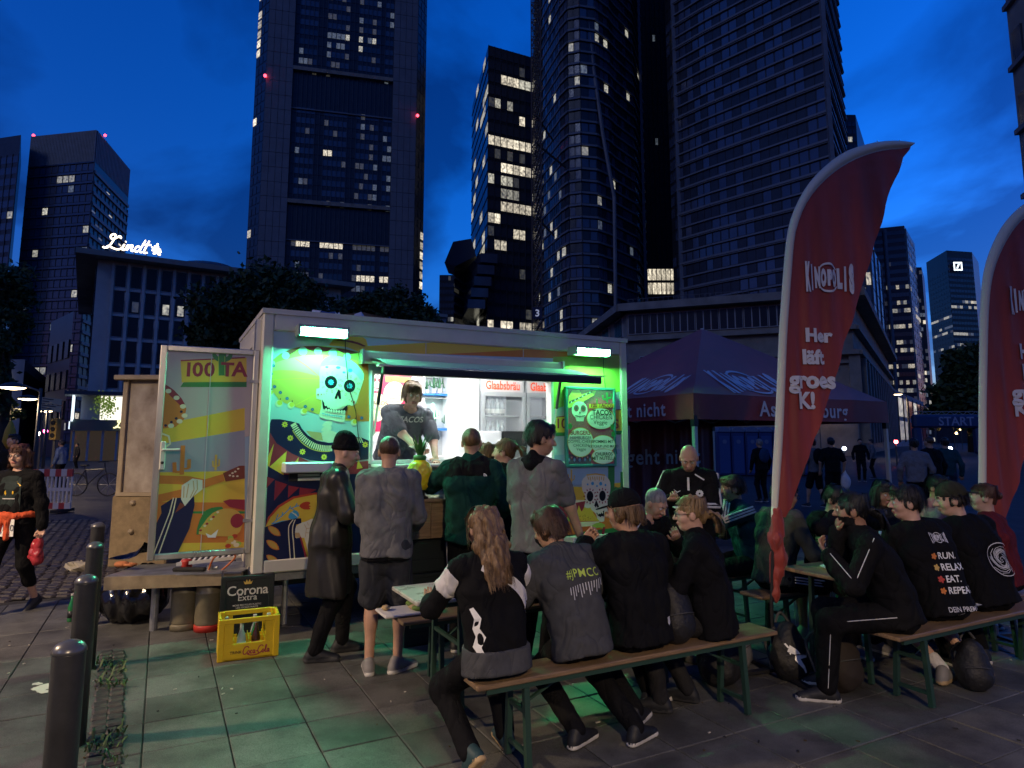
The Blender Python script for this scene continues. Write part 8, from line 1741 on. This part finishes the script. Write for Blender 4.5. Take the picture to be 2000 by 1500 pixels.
fr_.line([(.0, zc - .03), (.0, zc - .25), (.0, zc - .5)], .02, F_white); fr_.line([(-.06, zc), (-.14, zc - .05)], .012, F_white); fr_.flower((-.1, zc - .17), .034, m_reflect, F_blk, 12, .8); fr_.line([(-.135, zc - .23), (-.065, zc - .23)], .012, m_reflect); fr_.line([(.07, zc - .15), (.1, zc - .165), (.13, zc - .14)], [.004, .01, .003], m_reflect); build_local(fr_, 'jacket_print', P.o)
w_ = world_of(P.o) @ Vector(tuple(P.arm[0][2] + V3(.06, .09, -.0))); plate(w_, 'paper plate held by the bald person', .11)
P = Person('person in teal striped track jacket resting chin on hand', 2.32, 6.62, 96, 1.78, seat=.48, lean=14, lean2=22, hyaw=-8, hpitch=6, hl=(-.02, .27, 1.12), hr=(.2, .35, .85), el=(-.6, .7, -.6), curl=(1.0, .5))
P.top(F_teal, g=.024, name='track_jacket', collar=.05, seed=7).legs(F_blk).shoes(m_shB, m_soleW).hair('short', 'brown', 4).finish(); P.sleeve_stripes(F_white, 3, .026, .009, .076)
# ---- right table
q = Aln(bB2, .3, .02)
P = Person('person with round glasses and dark green sweater behind the flag foot', q.x, q.y, -68, 1.76, seat=.48, lean=12, lean2=20, hyaw=-6, hpitch=12, hl=(-.14, .36, .86), hr=(.16, .36, .86), skin='tan')
P.top(F_olive, g=.022, name='sweater', collar=.03, seed=8).legs(F_blk, 'shorts').shoes(m_shW, m_soleW).hair('short', 'black', 2).glasses().finish('black'); sc_ = SDF(); sc_.cap(P.sh[0] + P.up * .05, P.ch + P.fw * .13, .05, .045, k=.03).cap(P.sh[1] + P.up * .05, P.ch + P.fw * .12 - P.up * .1, .05, .04, k=.03).cap(P.sh[0] + P.up * .05, P.nk - P.fw * .07, .05, .05, k=.03).cap(P.nk - P.fw * .07, P.sh[1] + P.up * .05, .05, .05, k=.03); V, F, T_ = sc_.mesh(.012, .01, 24, 2, (1, 1, .5), True); np_mesh('tied_sweater', V, F, T_, [F_dgrey], P.o); P.leg_stripes(F_white, 3, .022, .006, .09, (0, 1))
q = Aln(bB2, .92, .02)
P = Person('short haired person in grey hoodie eating with both hands', q.x, q.y, 200, 1.68, seat=.48, lean=14, lean2=22, hyaw=8, hpitch=20, hl=(-.06, .26, 1.12), hr=(.1, .26, 1.1), skin='fair', w=.93, el=(-1, .2, -.5), er=(1, .2, -.5), curl=(1.1, 1.1))
P.top(F_blk, g=.022, name='hooded_jacket', hood=True, seed=9).legs(F_blk).shoes(m_shW, m_soleW).hair('fringe', 'black', 6).finish('black'); tk = thing('taco', 'taco held up by the short haired person', 'food', world_of(P.o) @ Vector(tuple((P.arm[0][2] + P.arm[1][2]) / 2 + V3(0, .03, .04)))); MB().ball((0, 0, 0), (.06, .03, .035), n=7).build('shell', m_food[2], tk, smooth=True, local=True); MB().ball((0, 0, .02), (.05, .02, .025), n=6).build('filling', m_food[1], tk, local=True)
q = Aln(bB2, 1.72, .05)
P = Person('dark haired person half hidden behind the tracksuit man', q.x, q.y, 195, 1.68, seat=.48, lean=12, lean2=16, hyaw=-12, hpitch=10, skin='tan', w=.92); P.top(F_char, g=.02, name='jacket', collar=.03).legs(F_blk).shoes(m_shB, m_soleW).hair('bob', 'black', 2).finish('black')
P = Person('person in pink shirt with a fork at the mouth at the back right', 4.28, 6.98, 190, 1.74, seat=.48, lean=10, lean2=14, hyaw=12, hpitch=10, hr=(.04, .26, 1.16), skin='warm', curl=(.5, 1)); P.top(F_pink, g=.02, name='shirt', collar=.03).legs(F_blk).shoes(m_shB, m_soleW).hair('short', 'dark', 3).finish('dark')
q = Aln(bB, .22, .02)
P = Person('person with long dark tied hair in black tracksuit with white piping', q.x, q.y, 72, 1.8, seat=.48, lean=22, lean2=30, hyaw=-4, hpitch=4, hl=(-.1, .42, .95), hr=(.02, .34, 1.1), fl=(-.12, .48, .085), fr=(.22, .42, .085), skin='tan', fyaw=(5, 5), w=1.05, beard=True, curl=(.6, 1.1)); P.top(F_blk, g=.028, hem=.06, name='track_jacket', collar=.05, seed=3).legs(F_blk, g=.022).shoes(m_shB, m_soleW).hair('pony_low', 'black', 4).finish('black'); P.leg_stripes(m_reflect, 1, 0, .003); P.sleeve_stripes(m_reflect, 1, 0, .003, .074)
q = Aln(bB, .74, .02)
P = Person('person in black hoodie lettered run relax eat repeat, from behind', q.x, q.y, 10, 1.82, seat=.48, lean=18, lean2=24, side=-6, hyaw=64, hpitch=2, hl=(-.2, .4, .85), hr=(.1, .34, 1.12), fl=(.05, .1, .1), fr=(.32, .1, .1), fyaw=(-60, -70), w=1.03, skin='fair', beard=False, curl=(.5, .9)); P.top(F_blk, g=.026, hem=.07, name='hoodie', hood=True, seed=5).legs(F_blk, 'shorts').socks(F_white).shoes(m_shW, m_soleT).hair('short', 'dark', 9).finish('dark'); ar = art_back(P, .005); z = P.nk[2]
logo(ar, (.0, z - .05), .13, m_reflect)
for k, s_ in enumerate(('RUN.', 'RELAX.', 'EAT.', 'REPEAT.')):
    v, f = text2d(s_, .062, .02); x0 = min(p.x for p in v); ar.mb.add([ar.fr(-.05 + p.x - x0, z - .19 - k * .075 + p.y, ar.lift) for p in v], f, ar.mi(k_white)); ar.flower((-.09, z - .17 - k * .075), .024, (k_or, k_gold, k_red, k_or)[k], None, 5)
ar.text('DEIN PREMIUM', (.06, z - .53), .045, m_reflect, .012); ar.text('SESSEL', (.06, z - .575), .045, m_reflect, .012); stuff(build_local(ar, 'hoodie_print', P.o))
q = Aln(bB, 1.32, .02)
P = Person('person in black hoodie with white line circle and backward cap', q.x, q.y, 12, 1.82, seat=.48, lean=16, lean2=24, side=-5, hyaw=60, hpitch=10, hl=(-.2, .4, .9), hr=(.15, .4, .85), fl=(-.1, .3, .085), fr=(.2, .3, .085), w=1.05, skin='fair'); P.top(F_blk, g=.028, hem=.07, name='hoodie', hood=True, seed=2).legs(F_blk).shoes(m_shB, m_soleW).hair('short', 'dark', 5, True).cap_hat(fab('cap_green', (.03, .03, .02)), back=True).finish('dark'); ar = art_back(P, .005); z = P.nk[2] - .24
for k in range(26):
    t = random.uniform(0, 6.28); r_ = .105 * math.sqrt(random.random()); ar.line([(.06 + r_ * math.cos(t + j * .5) * (1 - j * .1), z + r_ * math.sin(t + j * .5) * (1 - j * .07)) for j in range(7)], .004, m_reflect)
ar.line([(.06 + .115 * math.cos(t), z + .115 * math.sin(t)) for t in [math.tau * j / 30 for j in range(31)]], .006, m_reflect); build_local(ar, 'circle_print', P.o)
P = Person('person in dark red top at the right edge beyond the backward cap', 4.13, 5.75, 35, 1.7, seat=.48, lean=12, hyaw=30, skin='fair', w=.92); P.top(F_maroon, g=.02, name='top', collar=.02).legs(F_blk).shoes(m_shB, m_soleW).hair('bun', 'auburn', 3).finish('auburn')
bq3 = trestle('beer_bench', 'wooden beer bench at the right edge under the person in dark red', 'bench', (3.75, 5.58), .25, .48, 'beer benches')
# ---- queue in front of the trailer
P = Person('person in black beanie and long waxed coat, in profile at the trailer', -1.50, 5.66, -72, 1.78, lean=4, lean2=12, hyaw=-4, hpitch=14, hl=(-.1, .3, 1.16), hr=(.12, .34, 1.14), fl=(-.1, .12, .085), fr=(.1, -.1, .085), skin='fair', curl=(.9, .9)); P.coat(F_coat, .5).legs(F_blk).shoes(m_shB, m_soleD).beanie(F_blk).finish('dark')
P = Person('man in grey hooded top and dark shorts, seen from behind', -.97, 5.28, 4, 1.79, lean=3, lean2=10, hyaw=4, hpitch=10, hl=(-.13, .3, 1.04), hr=(.2, .3, 1.06), fl=(-.11, .0, .085), fr=(.1, .02, .085), fyaw=(14, -42), w=.98, skin='warm', el=(-.3, -.9, -.5), er=(.3, -.9, -.5)); P.top(F_grey, g=.029, hem=.09, name='hooded_top', hood=True, seed=4).legs(F_short, 'shorts', g=.02, amp=.009).shoes(m_shW, m_soleW).hair('buzz', 'brown').finish()
u_ = SDF(); P.torso(u_, .012, 0, .115, sh=False); u_.clip(P.pel + V3(0, 0, -.06), (0, 0, 1)); V, F, T_ = u_.mesh(.012, .004, 20, 3); np_mesh('undershirt', V, F, T_, [F_blk], P.o)
P = Person('man in dark green fleece jacket reaching for food, from behind', -.36, 5.82, -6, 1.86, lean=3, lean2=8, hyaw=2, hpitch=4, hl=(-.3, .44, 1.42), hr=(.24, .22, 1.1), fl=(-.11, 0, .085), fr=(.11, .05, .085), w=1.0, skin='warm', curl=(.3, .6)); P.top(F_green, g=.036, hem=.1, name='fleece_jacket', collar=.055, seed=7, amp=.01).legs(F_blk).shoes(m_shB, m_soleW).hair('buzz', 'sandy').finish('sandy'); P.leg_stripes(m_reflect, 2, .018, .004)
yk = SDF(); P.torso(yk, .0385, 0, 0); yk.clip(P.ch + P.up * .06, tuple(-P.up)); V, F, T_ = yk.mesh(.0115, .01, 19, 7, (1.2, 1.2, .8), True); P.topo = np_mesh('shoulder_yoke', V, F, T_, [F_blk], P.o)
ar = art_back(P); z = P.nk[2] - .1; 
for r_ in (.012, .02, .028): ar.line([(.13 + r_ * math.cos(t), z + r_ * math.sin(t)) for t in [R(a) for a in range(0, 95, 15)]], .005, k_white)
build_local(ar, 'chest_logo', P.o)
P = Person('person with high ponytail looking towards the hatch', -.02, 6.28, 62, 1.76, lean=4, hyaw=14, hpitch=2, skin='fair', w=.93); P.top(F_blk, g=.022, name='jacket', collar=.05).legs(F_blk).shoes(m_shB, m_soleW).hair('ponytail', 'sandy', 3).finish('sandy')
P = Person('person with glasses half hidden beside the ponytail', -.2, 6.52, 66, 1.72, lean=4, hyaw=4, hpitch=4, skin='fair', w=.93); P.top(F_char, g=.022, name='jacket', collar=.05).legs(F_blk).shoes(m_shB, m_soleW).hair('ponytail', 'sandy', 6).glasses().finish('sandy')
P = Person('tall smiling man in grey shirt over black hoodie, facing right', .17, 5.3, -38, 1.9, lean=3, lean2=6, hyaw=-40, hpitch=10, hl=(-.24, .16, .95), hr=(.26, .3, .93), w=.97, skin='warm', beard=False, tw=6); P.top(F_grey, 'short', g=.018, hem=.12, name='sports_shirt', collar=.01, seed=5).legs(F_blk).shoes(m_shB, m_soleW).hair('short', 'dark', 2).finish('dark'); hd = SDF(); b = P.nk; hd.cap(b - P.rt * .07 - P.fw * .03, b + P.rt * .07 - P.fw * .03, .05, .05, k=.04).cap(b - P.fw * .07 - P.up * .02, b - P.fw * .05 + P.up * .06, .055, .04, k=.04).cap(b - P.rt * .07, b + P.fw * .07 - P.up * .03 - P.rt * .02, .035, .03, k=.04).cap(b + P.rt * .07, b + P.fw * .07 - P.up * .03 + P.rt * .02, .035, .03, k=.04).cut(P.hc, V3(.07, .08, .12)); V, F, T_ = hd.mesh(.01, .006, 24, 2); np_mesh('hood', V, F, T_, [F_blk], P.o)
# ---- vendor inside
v0 = tr(tpx(772, 850, -.62)[0], -.62, 0)
P = Person('vendor in slate grey shirt leaning over the hatch counter', v0.x, v0.y, -148, 1.93, z0=fl, lean=34, lean2=46, hyaw=-8, hpitch=16, side=-3, hl=(-.2, .62, 1.0), hr=(.0, .78, 1.02), w=1.1, skin='fair', curl=(.5, .8), beard=False); P.top(F_navyg, 'short', g=.03, hem=.06, name='t_shirt', seed=6).legs(F_blk).shoes(m_shB, m_soleD).hair('mop', 'sandy', 4).finish('sandy')
fr_ = local_art(P.bvh(P.topo), (0, -1, 0), 1.0, .004); zc = P.ch[2] + .02
v, f = text2d('TACOS', .085, .02); fr_.mb.add([fr_.fr(-p.x - .03, zc + p.y, fr_.lift) for p in v], f, fr_.mi(m_reflect)); build_local(fr_, 'shirt_print', P.o)
w_ = world_of(P.o) @ Vector(tuple(P.arm[1][2] + V3(.04, .1, .01))); plate(w_, 'paper plate being handed out by the vendor', .1)
# ---- walking woman on the left
P = Person('walking person in black with orange jacket round the waist', -5.12, 7.05, 176, 1.7, lean=3, hyaw=4, hpitch=2, hl=(-.3, .02, .8), hr=(.26, .16, .82), fl=(-.1, -.2, .1), fr=(.1, .24, .09), fpitch=(-20, 8), skin='fair', w=1.04, curl=(1.1, .8)); P.top(F_blk, g=.022, hem=.02, name='jacket', collar=.0, seed=8).legs(F_blk, 'capri').shoes(m_shB, m_soleD).hair('bob', 'auburn', 5).glasses().finish('auburn')
fr_ = local_art(P.bvh(P.topo), (0, -1, 0), 1.0, .004); z = P.ch[2] - .01; m_tsh = fab('shirt_dark', (.025, .035, .035)); fr_.poly([(-.12, z - .2), (.12, z - .2), (.13, z + .02), (.1, z + .13), (.04, z + .15), (-.04, z + .15), (-.1, z + .13), (-.13, z + .02)], m_tsh); k_ylw = mat('emblem_yellow', (.7, .42, .02), .5)
fr_.line([(.045 * math.cos(t), z - .02 + .038 * math.sin(t)) for t in [math.tau * j / 6 for j in range(7)]], .02, k_ylw); fr_.line([(-.07, z - .08), (.07, z - .08)], .01, m_reflect); fr_.line([(-.09 + .0 * t, z + .1 - .0 * t) if 0 else (-.02 - .1 * math.sin(t), z + .03 + .06 * math.cos(t)) for t in [j * .16 for j in range(9)]], .012, k_ylw); build_local(fr_, 'shirt_print', P.o)
bl = SDF(); n = 18; pw = P.pel + V3(0, 0, .08)
for j in range(n): a0, a1 = math.tau * j / n, math.tau * (j + 1) / n; bl.cap(pw + V3(.19 * math.cos(a0), .14 * math.sin(a0), .01 * math.sin(j)), pw + V3(.19 * math.cos(a1), .14 * math.sin(a1), 0), .032, .032, k=.02)
bl.cap(pw + V3(-.02, .15, .0), pw + V3(-.03, .16, -.22), .035, .03, k=.02).cap(pw + V3(.02, .15, 0), pw + V3(.06, .16, -.14), .035, .028, k=.02).ell(pw + V3(0, .16, 0), (.05, .035, .04)); V, F, T_ = bl.mesh(.011, .006, 26, 2, ridge=True); np_mesh('tied_jacket', V, F, T_, [F_orange], P.o)
bn = MB().box((0, 0, 0), (.24, .004, .17)); ob_ = bn.build('race_number', k_white, P.o, local=True); ob_.location = Vector(tuple(pw + V3(.02, .155, -.12))); av = Art(lambda u, v, l: Vector((-u, .003 + l, v)), .0006); av.text('30 150', (0, -.03), .09, F_navyg, .015); on = av.mb.build('race_digits', av.mats, P.o, local=True); on.location = ob_.location
w_ = world_of(P.o) @ Vector(tuple(P.arm[0][2] + V3(0, .02, -.12))); bt = thing('shopping_bag', 'small red and clear plastic bag in the walking person hand', 'bag', w_); sb_ = SDF(); sb_.cap((0, 0, .04), (0, 0, -.2), .025, .06).cap((-.05, 0, 0), (-.07, 0, -.16), .015, .03, k=.03); V, F, T_ = sb_.mesh(.01, .008, 24, 1, ridge=True); np_mesh('bag', V, F, T_, [mat('bag_red', (.35, .03, .04), .35)], bt)
# ---- passers-by in the background
GB = 'passers-by on the square'
def by(label, x, yh, Y, h, yaw, top, leg='shorts', hair=('short', 'dark'), m2=F_blk, extra=None, **kw):
    q = at(x, yh, Y); p = Person(label, q.x, Y, yaw, h, lod=1.7, group=GB, **kw); p.top(top, 'short' if leg == 'shorts' else 'long', g=.02, name='top', collar=.02).legs(m2, leg).shoes(m_shB, m_soleW).hair(*hair).finish('dark')
    if extra: S = SDF(); S.ell(p.ch - p.fw * .17, (.15, .1, .21)); V, F, T_ = S.mesh(.018); np_mesh('backpack', V, F, T_, [extra], p.o)
    return p
by('passer-by in grey shirt walking away behind the red flag', 1592, 920, 17.5, 1.78, 20, F_grey, fl=(-.1, .2, .085), fr=(.1, -.2, .1), extra=F_blk); p_ = by('passer-by in dark clothes carrying a pale plastic bag', 1627, 920, 17.2, 1.8, -10, F_blk, fl=(-.1, -.15, .1), fr=(.1, .2, .085))
w_ = world_of(p_.o) @ Vector(tuple(p_.arm[1][2] + V3(.02, 0, -.25))); bt = thing('shopping_bag', 'pale plastic bag carried by the passer-by in dark clothes', 'bag', w_); S = SDF(); S.ell((0, 0, 0), (.13, .1, .2)).cap((0, 0, .15), (0, 0, .26), .05, .03, k=.05); V, F, T_ = S.mesh(.018, .01, 15, 2); np_mesh('bag', V, F, T_, [F_white], bt)
by('white haired passer-by with blue backpack left of the red flag', 1487, 900, 19, 1.76, 15, F_blk, 'long', ('short', 'grey'), extra=fab('pack_blue', (.02, .05, .1))); by('passer-by in pale grey jacket with a pattern near the right tent leg', 1790, 920, 13.5, 1.78, -20, fab('pale_grey', (.16, .16, .17)), 'long', ('short', 'dark'))
by('passer-by in black beside the pale grey jacket', 1823, 920, 14.5, 1.82, 10, F_blk, 'long', ('buzz', 'brown')); by('passer-by in teal top and jeans near the second flag', 1850, 920, 15.5, 1.8, -30, F_teal, 'long', ('short', 'dark'), m2=fab('jeans', (.03, .04, .07)))
by('dark figure with short hair behind the walking person', 28, 900, 12.5, 1.85, 175, F_blk, 'long', ('short', 'black')); by('small figure in blue coat near the construction barrier', 122, 880, 24, 1.72, 90, fab('blue_coat', (.1, .14, .25)), 'long', ('short', 'dark'))
by('small figure crouching by the shop door in the background', 152, 880, 40, 1.5, 140, F_char, 'long', ('short', 'dark')); by('far figure in pale clothes beyond the tent on the right', 1705, 880, 30, 1.75, 60, F_grey, 'long', ('short', 'dark')); by('far dark figure near the glowing stall', 1680, 880, 28, 1.78, 160, F_blk, 'long', ('short', 'dark'))
